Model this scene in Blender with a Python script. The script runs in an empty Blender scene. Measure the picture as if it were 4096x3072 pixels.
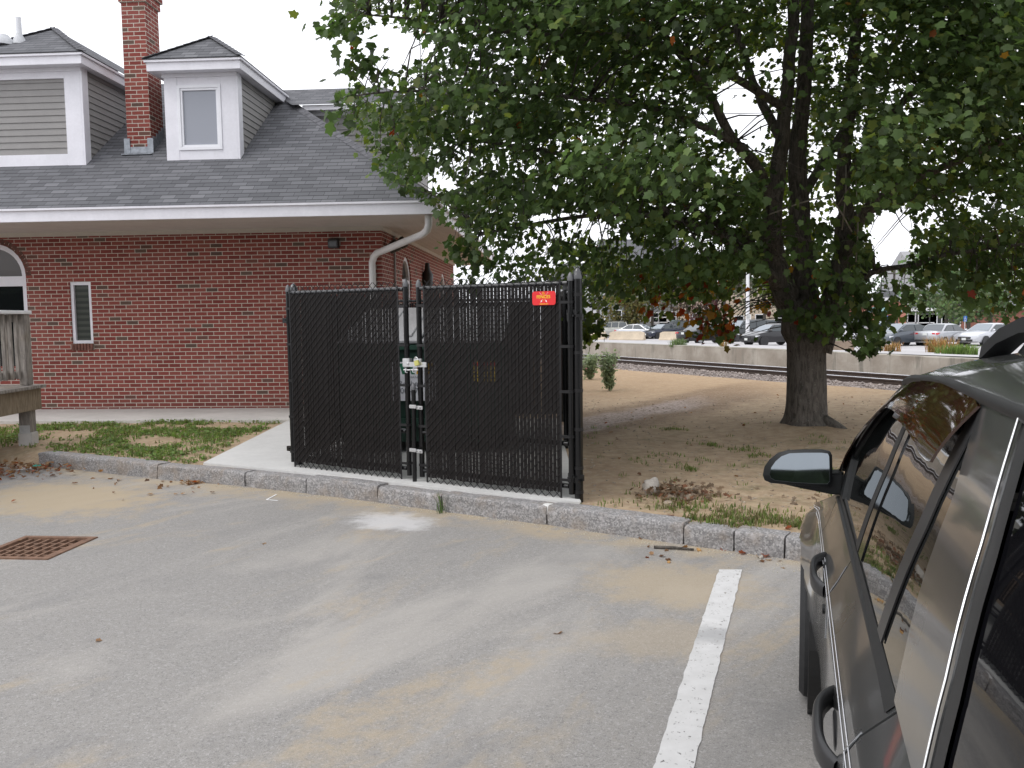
import bpy, bmesh, math, random
import numpy as np
from mathutils import Vector, Matrix, noise as mnoise
from mathutils.geometry import tessellate_polygon
random.seed(7); RNG = np.random.default_rng(7)
S = bpy.context.scene
COL = S.collection
R = math.radians

# ------------------------------------------------------------------ camera
CAM_H, PITCH, ROLL, FPX = 1.65, R(4.5), R(0.7), 828.0
_f = np.array([0, math.cos(PITCH), -math.sin(PITCH)])
_r = np.array([1.0, 0, 0]); _u = np.cross(_r, _f)
_c, _s = math.cos(ROLL), math.sin(ROLL)
CR, CU, CF = _r*_c - _u*_s, _u*_c + _r*_s, _f
CP = np.array([0, 0, CAM_H])
cam = bpy.data.cameras.new("camera"); camo = bpy.data.objects.new("camera", cam)
COL.objects.link(camo); S.camera = camo
cam.sensor_width = 36; cam.lens = FPX/1024*36; cam.clip_start = 0.05; cam.clip_end = 1500
m = Matrix.Identity(4)
for i in range(3):
    m[i][0], m[i][1], m[i][2], m[i][3] = CR[i], CU[i], -CF[i], CP[i]
camo.matrix_world = m

def ray(x, y): return CR*(x-512)/FPX - CU*(y-384)/FPX + CF
def atz(x, y, z):
    d = ray(x, y); return CP + d*((z-CAM_H)/d[2])
def atd(x, y, Y):
    d = ray(x, y); return CP + d*(Y/d[1])
def atplane(x, y, p0, n):
    d = ray(x, y); n = np.array(n, float); return CP + d*(((np.array(p0)-CP)@n)/(d@n))
def proj(p):
    q = np.array(p, float)-CP; w = q@CF
    return 512+FPX*(q@CR)/w, 384-FPX*(q@CU)/w

# ------------------------------------------------------------------ world, sun, exposure
W = bpy.data.worlds.new("World"); S.world = W; W.use_nodes = True
nt = W.node_tree; nt.nodes.clear()
SUN_EL, SUN_ROT = R(52), R(-65)
sky = nt.nodes.new('ShaderNodeTexSky'); sky.sky_type = 'NISHITA'; sky.sun_disc = False
sky.sun_elevation = SUN_EL; sky.sun_rotation = SUN_ROT; sky.dust_density = 6; sky.air_density = 1.5
hs = nt.nodes.new('ShaderNodeHueSaturation'); hs.inputs['Saturation'].default_value = 0.10
mixw = nt.nodes.new('ShaderNodeMix'); mixw.data_type = 'RGBA'; mixw.inputs[0].default_value = 0.72
mixw.inputs[7].default_value = (13.2, 13.4, 14.2, 1)          # even white cloud deck
bg = nt.nodes.new('ShaderNodeBackground'); bg.inputs['Strength'].default_value = 0.12
out = nt.nodes.new('ShaderNodeOutputWorld')
nt.links.new(sky.outputs[0], hs.inputs['Color']); nt.links.new(hs.outputs[0], mixw.inputs[6])
nt.links.new(mixw.outputs[2], bg.inputs['Color']); nt.links.new(bg.outputs[0], out.inputs[0])
sl = bpy.data.lights.new("sun", 'SUN'); sl.energy = 0.7; sl.angle = R(25); sl.color = (1, .96, .9)
so = bpy.data.objects.new("sun", sl); COL.objects.link(so)
# light comes from behind the camera's left shoulder, high
sd = Vector((math.sin(SUN_ROT)*math.cos(SUN_EL), math.cos(SUN_ROT)*math.cos(SUN_EL)*-1, math.sin(SUN_EL)))
so.rotation_euler = sd.to_track_quat('Z', 'Y').to_euler(); so.location = (0, 0, 40)
sky.sun_rotation = math.atan2(sd.x, sd.y)
S.view_settings.view_transform = 'Standard'; S.view_settings.look = 'None'
S.view_settings.exposure = 0.2; S.view_settings.gamma = 1.0
S.cycles.max_bounces = 6; S.cycles.transparent_max_bounces = 8

# ------------------------------------------------------------------ node helpers
def nd(nt, typ, inp=None, **kw):
    n = nt.nodes.new('ShaderNode'+typ)
    for k, v in kw.items(): setattr(n, k, v)
    for k, v in (inp or {}).items():
        s = n.inputs[k]
        if isinstance(v, bpy.types.NodeSocket): nt.links.new(v, s)
        else:
            if s.type == 'RGBA' and len(v) == 3: v = (*v, 1)
            s.default_value = v
    return n
def M_(nt, op, a, b=0.0, c=None):
    d = {0: a, 1: b}
    if c is not None: d[2] = c
    return nd(nt, 'Math', d, operation=op).outputs[0]
def mixc(nt, fac, a, b, blend='MIX'):
    return nd(nt, 'Mix', {0: fac, 6: a, 7: b}, data_type='RGBA', blend_type=blend).outputs[2]
def ramp(nt, fac, lo, hi):
    return nd(nt, 'MapRange', {0: fac, 1: lo, 2: hi, 3: 0.0, 4: 1.0}, interpolation_type='SMOOTHSTEP').outputs[0]
def noise(nt, vec, scale, detail=3.0, rough=0.55, dist=0.0, out='Fac'):
    return nd(nt, 'TexNoise', {'Vector': vec, 'Scale': scale, 'Detail': detail, 'Roughness': rough, 'Distortion': dist}).outputs[out]
def objco(nt): return nd(nt, 'TexCoord').outputs['Object']
def base(name):
    m = bpy.data.materials.new(name); m.use_nodes = True
    nt = m.node_tree; b = nt.nodes['Principled BSDF']; return m, nt, b
def setb(nt, b, **k):
    al = dict(color='Base Color', rough='Roughness', metal='Metallic', spec='Specular IOR Level', coat='Coat Weight',
              coatr='Coat Roughness', trans='Transmission Weight', emit='Emission Color', emits='Emission Strength', normal='Normal', alpha='Alpha', ior='IOR')
    for kk, v in k.items():
        s = b.inputs[al[kk]]
        if isinstance(v, bpy.types.NodeSocket): nt.links.new(v, s)
        else:
            if s.type == 'RGBA' and len(v) == 3: v = (*v, 1)
            s.default_value = v
def bump(nt, h, st=0.3, dist=0.01):
    return nd(nt, 'Bump', {'Strength': st, 'Distance': dist, 'Height': h}).outputs[0]
MATS = {}
def plain(name, col, rough=.6, var=.15, scale=6., metal=0., spec=.5, bmp=0., bscale=80., coat=0., col2=None):
    """one colour broken up by two scales of noise"""
    if name in MATS: return MATS[name]
    m, nt, b = base(name); co = objco(nt)
    n1 = noise(nt, co, scale, 4, .6); n2 = noise(nt, co, scale*9, 2)
    f = M_(nt, 'ADD', M_(nt, 'MULTIPLY', n1, .7), M_(nt, 'MULTIPLY', n2, .3))
    f = ramp(nt, f, .3, .7)
    a = tuple(c*(1-var) for c in col); c2 = col2 or tuple(min(1, c*(1+var)) for c in col)
    setb(nt, b, color=mixc(nt, f, a, c2), rough=rough, metal=metal, spec=spec, coat=coat)
    if bmp: setb(nt, b, normal=bump(nt, noise(nt, co, bscale, 3), bmp, .01))
    MATS[name] = m; return m

def cells(nt, u, v, w, h, mu, mv, shift=.5, wob=None):
    """running-bond cells: returns (mortar mask 0..1 where 1=joint, per cell random 0..1, second random)"""
    vv = M_(nt, 'DIVIDE', v, h); row = M_(nt, 'FLOOR', vv); fv = M_(nt, 'FRACT', vv)
    par = M_(nt, 'FLOORED_MODULO', row, 2.0)
    uu = M_(nt, 'ADD', M_(nt, 'DIVIDE', u, w), M_(nt, 'MULTIPLY', par, shift))
    col = M_(nt, 'FLOOR', uu); fu = M_(nt, 'FRACT', uu)
    mk = M_(nt, 'MAXIMUM', M_(nt, 'LESS_THAN', fu, mu/w), M_(nt, 'LESS_THAN', fv, mv/h))
    cv = nd(nt, 'CombineXYZ', {0: col, 1: row, 2: 3.7}).outputs[0]
    wn = nd(nt, 'TexWhiteNoise', {'Vector': cv}, noise_dimensions='3D')
    sep = nd(nt, 'SeparateColor', {0: wn.outputs['Color']})
    return mk, sep.outputs[0], sep.outputs[1], fv
def ramp_col(nt, fac, stops):
    r = nd(nt, 'ValToRGB', {0: fac}); cr = r.color_ramp
    while len(cr.elements) > 1: cr.elements.remove(cr.elements[-1])
    for i, (p, c) in enumerate(stops):
        e = cr.elements[0] if i == 0 else cr.elements.new(p)
        e.position = p; e.color = (*c, 1)
    return r.outputs[0]
def brick_mat(name, rowoff=0.0):
    m, nt, b = base(name); co = objco(nt); s = nd(nt, 'SeparateXYZ', {0: co})
    wv = noise(nt, co, 14, 2); wv = M_(nt, 'MULTIPLY', M_(nt, 'SUBTRACT', wv, .5), .006)
    u = M_(nt, 'ADD', s.outputs[0], s.outputs[1]); v = M_(nt, 'ADD', M_(nt, 'ADD', s.outputs[2], wv), rowoff)
    mk, r1, r2, fv = cells(nt, u, v, .2032, .0677, .011, .0105)
    bc = ramp_col(nt, r1, [(0, (.168, .036, .030)), (.3, (.222, .052, .042)), (.75, (.258, .068, .055)), (.93, (.24, .075, .058)), (.955, (.085, .060, .048)), (1, (.12, .088, .066))])
    n = noise(nt, co, 45, 3); bc = mixc(nt, M_(nt, 'MULTIPLY', n, .22), bc, (.26, .09, .07))
    eff = ramp(nt, noise(nt, co, .9, 4, .6), .52, .75)            # faint pale bloom on the wall
    bc = mixc(nt, M_(nt, 'MULTIPLY', eff, .08), bc, (.42, .33, .30))
    grime = ramp(nt, M_(nt, 'ADD', s.outputs[2], M_(nt, 'MULTIPLY', M_(nt, 'SUBTRACT', noise(nt, co, 1.7, 5, .65), .5), .9)), .62, .12)
    bc = mixc(nt, M_(nt, 'MULTIPLY', grime, .35), bc, (.11, .055, .045))
    mp_ = nd(nt, 'Mapping', {'Vector': co, 'Scale': (1.6, 1.6, .13)}).outputs[0]; bc = mixc(nt, M_(nt, 'MULTIPLY', ramp(nt, noise(nt, mp_, 2.4, 4, .7), .56, .74), .22), bc, (.13, .06, .05))
    mc = mixc(nt, noise(nt, co, 25, 2), (.42, .385, .33), (.62, .58, .50))
    setb(nt, b, color=mixc(nt, mk, bc, mc), rough=.85, spec=.25,
         normal=bump(nt, M_(nt, 'ADD', M_(nt, 'SUBTRACT', 1.0, mk), M_(nt, 'MULTIPLY', n, .25)), .5, .006))
    return m
BRICK = brick_mat("brick")
def shingle_mat():
    m, nt, b = base("asphalt_shingle"); uv = nd(nt, 'UVMap').outputs[0]; s = nd(nt, 'SeparateXYZ', {0: uv})
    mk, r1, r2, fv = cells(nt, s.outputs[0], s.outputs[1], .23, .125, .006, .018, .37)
    c = ramp_col(nt, r1, [(0, (.100, .102, .111)), (.5, (.128, .130, .141)), (.85, (.158, .160, .173)), (1, (.186, .188, .201))])
    n = noise(nt, uv, 160, 2); big = noise(nt, uv, .7, 3)
    c = mixc(nt, M_(nt, 'MULTIPLY', n, .35), c, (.17, .17, .178)); c = mixc(nt, M_(nt, 'MULTIPLY', ramp(nt, big, .4, .7), .25), c, (.075, .078, .085))
    c = mixc(nt, M_(nt, 'MULTIPLY', mk, .8), c, (.025, .025, .029))  # tab and course lines darkened, with the step shadow painted into the colour
    setb(nt, b, color=c, rough=.95, spec=.2, normal=bump(nt, M_(nt, 'ADD', M_(nt, 'SUBTRACT', 1.0, fv), M_(nt, 'MULTIPLY', n, .3)), .5, .012))
    return m
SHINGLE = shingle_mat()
WHITE = plain("white_trim_paint", (.76, .75, .80), .5, .05, 3.)
SOFF = plain("soffit_paint", (.56, .52, .49), .7, .05, 4.)
SIDING = plain("taupe_siding", (.262, .252, .246), .6, .06, 5.)
CONC = plain("concrete", (.50, .48, .455), .9, .10, 2.2, bmp=.3, bscale=120)
CONC_OLD = None
BLK = plain("black_vinyl", (.009, .0085, .009), .4, .2, 12., spec=.4)
SLAT = plain("black_brown_slat", (.0105, .0085, .0080), .55, .25, 9., spec=.18)
PIPE = plain("black_pipe_paint", (.0065, .0065, .007), .18, .15, 20., spec=.45)
GALV = plain("galvanised_steel", (.60, .60, .60), .35, .12, 25., metal=.75)
BRASS = plain("brass", (.62, .52, .16), .3, .1, 20., metal=.8)
WOODG = None

# ------------------------------------------------------------------ mesh helpers
class MB:
    def __init__(s): s.v = []; s.f = []; s.uv = None; s.mi = []; s.cm = 0
    def add(s, vs, fs):
        o = len(s.v); s.v += [tuple(map(float, p)) for p in vs]; s.f += [tuple(i+o for i in f) for f in fs]; s.mi += [s.cm]*len(fs)
    def box(s, c, d, rz=0., M=None):
        x, y, z = d[0]/2, d[1]/2, d[2]/2
        vs = [Vector(p) for p in ((-x,-y,-z),(x,-y,-z),(x,y,-z),(-x,y,-z),(-x,-y,z),(x,-y,z),(x,y,z),(-x,y,z))]
        T = (M if M is not None else Matrix.Rotation(rz, 3, 'Z'))
        s.add([T @ p + Vector(c) for p in vs], [(0,3,2,1),(4,5,6,7),(0,1,5,4),(1,2,6,5),(2,3,7,6),(3,0,4,7)])
    def bar(s, a, b, w, h=None, up=(0, 0, 1)):
        """box from a to b with section w x h"""
        a, b = Vector(a), Vector(b); d = b-a; L = d.length; d.normalize(); h = h or w
        x = d.cross(Vector(up));
        if x.length < 1e-5: x = d.cross(Vector((1, 0, 0)))
        x.normalize(); z = x.cross(d)
        s.box((a+b)/2, (w, L, h), M=Matrix((x, d, z)).transposed())
    def quad(s, a, b, c, d): s.add([a, b, c, d], [(0, 1, 2, 3)])
    def poly(s, pts): s.add(pts, [tuple(range(len(pts)))])
    def tube(s, path, r, n=8, caps=True, rough=0.0, seed=0):
        P = [Vector(p) for p in path]; k = len(P)
        rr = r if hasattr(r, '__len__') else [r]*k
        vs = []; fs = []; prev = None
        for i, p in enumerate(P):
            t = (P[min(i+1, k-1)]-P[max(i-1, 0)]).normalized()
            if prev is None:
                x = t.orthogonal().normalized()
            else:
                x = (prev - t*prev.dot(t)).normalized()
            prev = x; y = t.cross(x)
            for j in range(n):
                a = 2*math.pi*j/n
                q = rr[i]
                if rough: q *= 1+rough*mnoise.noise(Vector((math.cos(a)*1.5+seed, math.sin(a)*1.5, i*.35+seed)))
                vs.append(p+(x*math.cos(a)+y*math.sin(a))*q)
        for i in range(k-1):
            for j in range(n):
                fs.append((i*n+j, i*n+(j+1) % n, (i+1)*n+(j+1) % n, (i+1)*n+j))
        if caps: fs += [tuple(range(n-1, -1, -1)), tuple((k-1)*n+j for j in range(n))]
        s.add(vs, fs)
    def lathe(s, prof, c, n=16, axis='Z', M=None):
        vs = []; fs = []
        for r, h in prof:
            for j in range(n):
                a = 2*math.pi*j/n; p = Vector((r*math.cos(a), r*math.sin(a), h))
                if M is not None: p = M @ p
                vs.append(p+Vector(c))
        for i in range(len(prof)-1):
            for j in range(n): fs.append((i*n+j, i*n+(j+1) % n, (i+1)*n+(j+1) % n, (i+1)*n+j))
        fs += [tuple(range(n-1, -1, -1)), tuple((len(prof)-1)*n+j for j in range(n))]
        s.add(vs, fs)
    def prism(s, pts, off):
        """closed polygon pts (3d) extruded by off"""
        n = len(pts); o = Vector(off); P = [Vector(p) for p in pts]
        s.add(P+[p+o for p in P], [tuple(range(n-1, -1, -1)), tuple(range(n, 2*n))]+[(i, (i+1) % n, n+(i+1) % n, n+i) for i in range(n)])
    def holed(s, outer, holes, f3):
        """flat polygon with holes; outer/holes 2D, f3 maps 2D->3D"""
        loops = [[Vector((*p, 0)) for p in outer]]+[[Vector((*p, 0)) for p in h] for h in holes]
        allp = [p for l in loops for p in l]
        tris = tessellate_polygon(loops)
        s.add([f3(p.x, p.y) for p in allp], [tuple(t) for t in tris])
    def grid(s, P):
        nr, nc = len(P), len(P[0])
        s.add([p for row in P for p in row], [(i*nc+j, i*nc+j+1, (i+1)*nc+j+1, (i+1)*nc+j) for i in range(nr-1) for j in range(nc-1)])
    def build(s, name, mat, parent=None, smooth=None, loc=None, bevel=0, fix=True, world=False):
        me = bpy.data.meshes.new(name); me.from_pydata(s.v, [], s.f)
        mats = mat if isinstance(mat, (list, tuple)) else [mat]
        for q in mats: me.materials.append(q)
        if len(mats) > 1: me.polygons.foreach_set('material_index', s.mi)
        if fix:
            bm = bmesh.new(); bm.from_mesh(me); bmesh.ops.recalc_face_normals(bm, faces=bm.faces)
            if bevel: bmesh.ops.bevel(bm, geom=[e for e in bm.edges if len(e.link_faces) == 2 and e.calc_face_angle(0) > .5], offset=bevel, segments=2, affect='EDGES', clamp_overlap=True)
            bm.to_mesh(me); bm.free()
        if smooth is not None:
            me.polygons.foreach_set('use_smooth', [True]*len(me.polygons)); me.set_sharp_from_angle(angle=R(smooth))
        o = bpy.data.objects.new(name, me); COL.objects.link(o)
        if parent is not None:
            o.parent = parent
            if world: o.matrix_parent_inverse = parent.matrix_world.inverted()
        if loc is not None: o.location = loc
        return o
def tag(o, label=None, cat=None, group=None, kind=None):
    if label: o['label'] = label
    if cat: o['category'] = cat
    if group: o['group'] = group
    if kind: o['kind'] = kind
    return o
def thing(name, label, cat, loc=(0, 0, 0), rz=0., group=None):
    o = bpy.data.objects.new(name, None); COL.objects.link(o)
    o.location = loc; o.rotation_euler = (0, 0, rz); o.empty_display_size = .2
    bpy.context.view_layer.update()
    return tag(o, label, cat, group)
def uvset(o, fn):
    me = o.data; uv = me.uv_layers.new(name="UVMap")
    for l in me.loops:
        uv.data[l.index].uv = fn(me.vertices[l.vertex_index].co)
def text(name, s, size, M, mat, parent=None, align='CENTER', ext=.0005, sx=1.0):
    cu = bpy.data.curves.new(name, 'FONT'); cu.body = s; cu.size = size; cu.align_x = align; cu.align_y = 'CENTER'; cu.extrude = ext
    t = bpy.data.objects.new(name+"_c", cu); COL.objects.link(t); bpy.context.view_layer.update()
    me = bpy.data.meshes.new_from_object(t.evaluated_get(bpy.context.evaluated_depsgraph_get()))
    bpy.data.objects.remove(t); me.name = name
    me.transform(M @ Matrix.Diagonal((sx, 1, 1, 1))); me.materials.clear(); me.materials.append(mat)
    o = bpy.data.objects.new(name, me); COL.objects.link(o)
    if parent is not None: o.parent = parent
    return o
def frameM(o, x, y):
    """4x4 with origin o, x axis, y axis"""
    x = Vector(x).normalized(); y = Vector(y).normalized(); z = x.cross(y)
    m = Matrix((x, y, z)).transposed().to_4x4(); m.translation = Vector(o); return m

# ------------------------------------------------------------------ GROUND
CURB = [(-14., 13.3), (-8.5, 11.0), (-5.59, 9.63), (-4.32, 8.97), (-3.76, 8.68), (-2.75, 8.25), (-2.0, 7.86), (-1.26, 7.44), (-.64, 7.05), (.27, 6.52), (1.23, 5.9), (1.93, 5.45), (3.5, 4.35), (5., 3.2), (8., .8), (12., -2.5), (30., -16.)]
CX = np.array([p[0] for p in CURB]); CY = np.array([p[1] for p in CURB])
def ycurb(x): return float(np.interp(x, CX, CY))

def asphalt_mat():
    m, nt, b = base("worn_asphalt"); co = objco(nt); s = nd(nt, 'SeparateXYZ', {0: co}); X, Y = s.outputs[0], s.outputs[1]
    fine = noise(nt, co, 190, 2, .7); mid = noise(nt, co, 30, 3, .6); big = noise(nt, co, .8, 4, .6, .6)
    vor = nd(nt, 'TexVoronoi', {'Vector': co, 'Scale': 120.}); st = nd(nt, 'SeparateColor', {0: vor.outputs['Color']}).outputs[0]
    c = mixc(nt, ramp(nt, fine, .3, .7), (.190, .182, .173), (.312, .298, .280))
    c = mixc(nt, M_(nt, 'MULTIPLY', ramp(nt, st, .84, .97), .32), c, (.46, .45, .44))
    c = mixc(nt, M_(nt, 'MULTIPLY', ramp(nt, st, .16, .06), .28), c, (.075, .075, .08))
    c = mixc(nt, M_(nt, 'MULTIPLY', ramp(nt, mid, .45, .7), .30), c, (.345, .335, .325))
    c = mixc(nt, M_(nt, 'MULTIPLY', ramp(nt, noise(nt, co, 5.5, 5, .7), .52, .75), .30), c, (.175, .172, .173))
    # darker patches and pale dusty drifts, stretched along the way water runs
    mp = nd(nt, 'Mapping', {'Vector': co, 'Rotation': (0, 0, R(58)), 'Scale': (2.1, .8, 1)}, vector_type='TEXTURE').outputs[0]
    drift = noise(nt, mp, .9, 5, .6, .8); dk = noise(nt, mp, 1.4, 4, .6)
    c = mixc(nt, M_(nt, 'MULTIPLY', ramp(nt, dk, .52, .72), .38), c, (.165, .163, .165))
    c = mixc(nt, M_(nt, 'MULTIPLY', ramp(nt, drift, .47, .68), .6), c, (.385, .362, .332))
    sand = noise(nt, mp, 1.15, 5, .62, .5); brk = ramp(nt, noise(nt, co, 9, 4, .7), .25, .65)
    sd_ = M_(nt, 'MULTIPLY', M_(nt, 'MULTIPLY', ramp(nt, sand, .535, .64), brk), .62)
    # sand washed against the kerb
    dk_ = M_(nt, 'ADD', M_(nt, 'ADD', Y, M_(nt, 'MULTIPLY', X, .55)), -6.62)
    near = M_(nt, 'MULTIPLY', ramp(nt, M_(nt, 'ADD', dk_, M_(nt, 'MULTIPLY', M_(nt, 'SUBTRACT', noise(nt, co, 2.2, 4), .5), 1.1)), -.55, .02), ramp(nt, noise(nt, co, 3.5, 4, .65), .30, .55))
    # bigger sandy fan at the low corner by the drain, and another by the parked car
    def blob(cx, cy, rx, ry, rot=0., soft=1.0):
        q = nd(nt, 'Mapping', {'Vector': co, 'Location': (0, 0, 0)}); 
        dx = M_(nt, 'SUBTRACT', X, cx); dy = M_(nt, 'SUBTRACT', Y, cy)
        ca, sa = math.cos(rot), math.sin(rot)
        ex = M_(nt, 'DIVIDE', M_(nt, 'ADD', M_(nt, 'MULTIPLY', dx, ca), M_(nt, 'MULTIPLY', dy, sa)), rx)
        ey = M_(nt, 'DIVIDE', M_(nt, 'SUBTRACT', M_(nt, 'MULTIPLY', dy, ca), M_(nt, 'MULTIPLY', dx, sa)), ry)
        d = M_(nt, 'SQRT', M_(nt, 'ADD', M_(nt, 'MULTIPLY', ex, ex), M_(nt, 'MULTIPLY', ey, ey)))
        d = M_(nt, 'ADD', d, M_(nt, 'MULTIPLY', M_(nt, 'SUBTRACT', noise(nt, co, 4.5, 5, .7), .5), 1.5))
        return ramp(nt, d, 1.0, .35)
    f1 = M_(nt, 'MULTIPLY', blob(-4.3, 7.8, 1.5, 1.0, -.5), .95); f2 = M_(nt, 'MULTIPLY', blob(1.0, 5.0, .75, .6, -.5), .7)
    f3 = M_(nt, 'MULTIPLY', blob(.75, 4.15, .55, .35), .45)
    tot = M_(nt, 'MINIMUM', M_(nt, 'MAXIMUM', M_(nt, 'MAXIMUM', sd_, M_(nt, 'MULTIPLY', near, .85)), M_(nt, 'MAXIMUM', M_(nt, 'MAXIMUM', f1, f2), f3)), 1.0)
    sc = mixc(nt, fine, (.30, .235, .155), (.46, .38, .265))
    c = mixc(nt, M_(nt, 'MULTIPLY', tot, .9), c, sc)
    wp = M_(nt, 'MULTIPLY', blob(-1.0, 6.70, .48, .36, -.5), .6)     # spilt white powder
    c = mixc(nt, wp, c, (.62, .61, .61))
    h = M_(nt, 'ADD', M_(nt, 'MULTIPLY', fine, .6), M_(nt, 'MULTIPLY', st, .6))
    setb(nt, b, color=c, rough=.9, spec=.3, normal=bump(nt, h, .35, .005))
    return m
ASPH = asphalt_mat()
# near car park: everything on this side of the kerb, with a pit for the drain
GR = [atz(x, y, 0) for x, y in [(23.5, 538), (90, 539), (47, 557.6), (-19, 557.8)]]
gc = sum(GR)/4; gu = Vector(GR[1]-GR[0]); gu = Vector((gu.x, gu.y, 0)).normalized(); gv = Vector((-gu.y, gu.x, 0)); GH = .30
hole = [tuple((Vector(gc)+gu*a*GH+gv*b*GH).xy) for a, b in ((-1, -1), (1, -1), (1, 1), (-1, 1))]
mb = MB()
outer = [(-60, -60), (30, -60)]+[(x, y+.10) for x, y in reversed(CURB)]+[(-60, 33)]
mb.holed(outer, [hole], lambda x, y: (x, y, 0))
tag(mb.build("parking_lot", ASPH), kind='structure')
# the drain
gm = plain("rusty_iron", (.17, .095, .06), .85, .3, 14., bmp=.4)
pitm = plain("dark_pit", (.03, .025, .022), .9)
g = thing("storm_drain", "square rusty iron storm drain grate set flush in the asphalt", "drain grate", (gc[0], gc[1], 0), math.atan2(gu.y, gu.x))
mb = MB()
for sx, sy, lx, ly in ((0, 1, .60, .05), (0, -1, .60, .05), (1, 0, .05, .50), (-1, 0, .05, .50)): mb.box((sx*.275, sy*.275, -.006), (lx, ly, .03))
mb.build("frame", gm, g, bevel=.003)
mb = MB()
for k in range(7): mb.box((-.25+.5*(k+.5)/7, 0, -.022), (.02, .50, .036))
for k in range(4): mb.box((0, -.25+.5*(k+1)/5, -.024), (.50, .018, .03))
mb.build("grating", gm, g)
mb = MB()
for a, b_ in (((-.29, -.29), (.29, -.29)), ((.29, -.29), (.29, .29)), ((.29, .29), (-.29, .29)), ((-.29, .29), (-.29, -.29))):
    mb.quad((*a, -.035), (*b_, -.035), (*b_, -.6), (*a, -.6))
mb.quad((-.29, -.29, -.6), (.29, -.29, -.6), (.29, .29, -.6), (-.29, .29, -.6))
mb.build("pit", pitm, g)

# painted stall line (4 mm above the asphalt)
def paint_mat():
    m, nt, b = base("worn_white_paint"); co = objco(nt)
    n = noise(nt, co, 26, 5, .75); n2 = noise(nt, co, 90, 2)
    w = ramp(nt, M_(nt, 'ADD', M_(nt, 'MULTIPLY', n, .6), M_(nt, 'MULTIPLY', n2, .4)), .585, .63)
    s = nd(nt, 'SeparateXYZ', {0: co})
    dx = M_(nt, 'SUBTRACT', s.outputs[1], 4.18)
    sm = M_(nt, 'MULTIPLY', ramp(nt, M_(nt, 'ABSOLUTE', M_(nt, 'ADD', dx, M_(nt, 'MULTIPLY', M_(nt, 'SUBTRACT', noise(nt, co, 9, 4), .5), .25))), .16, .02), .72)
    c = mixc(nt, noise(nt, co, 12, 3), (.46, .455, .445), (.62, .615, .61)); c = mixc(nt, sm, c, (.30, .30, .30))
    al = M_(nt, 'SUBTRACT', 1.0, w)
    setb(nt, b, color=c, rough=.8, alpha=al); return m
PAINT = paint_mat()
L0, L1, L2, L3 = [atz(x/2.1602, y/2.1602, .004) for x, y in [(1553, 1230), (1603, 1230), (1498, 1659), (1410, 1659)]]
d0 = (L3-L0); d1 = (L2-L1)
N = 170; rows = []
for i in range(N+1):
    t = i/N*1.9
    j0, j1 = (mnoise.noise(Vector((i*.3, 1, 0)))*.007+mnoise.noise(Vector((i*1.7, 2, 0)))*.006*(.4+i/N), mnoise.noise(Vector((i*.3, 7, 0)))*.006+mnoise.noise(Vector((i*1.7, 9, 0)))*.005)
    a = L0+d0*t; b_ = L1+d1*t; rows.append([(a[0]+j0, a[1], .004), (b_[0]+j1, b_[1], .004)])
mb = MB(); mb.grid(rows); tag(mb.build("parking_stripe", PAINT), kind='structure')
# the survey tick sprayed on the asphalt
mb = MB(); q = [atz(x/2.1602, y/2.1602, .004) for x, y in [(597, 1068), (576, 1079), (600, 1081)]]
for a, b_ in ((q[0], q[1]), (q[1], q[2])): mb.bar((a[0], a[1], .003), (b_[0], b_[1], .003), .014, .002)
tag(mb.build("survey_mark", plain("white_spray", (.75, .75, .75), .8, .1)), "small white chevron sprayed on the asphalt before the kerb", "paint mark")

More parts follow.
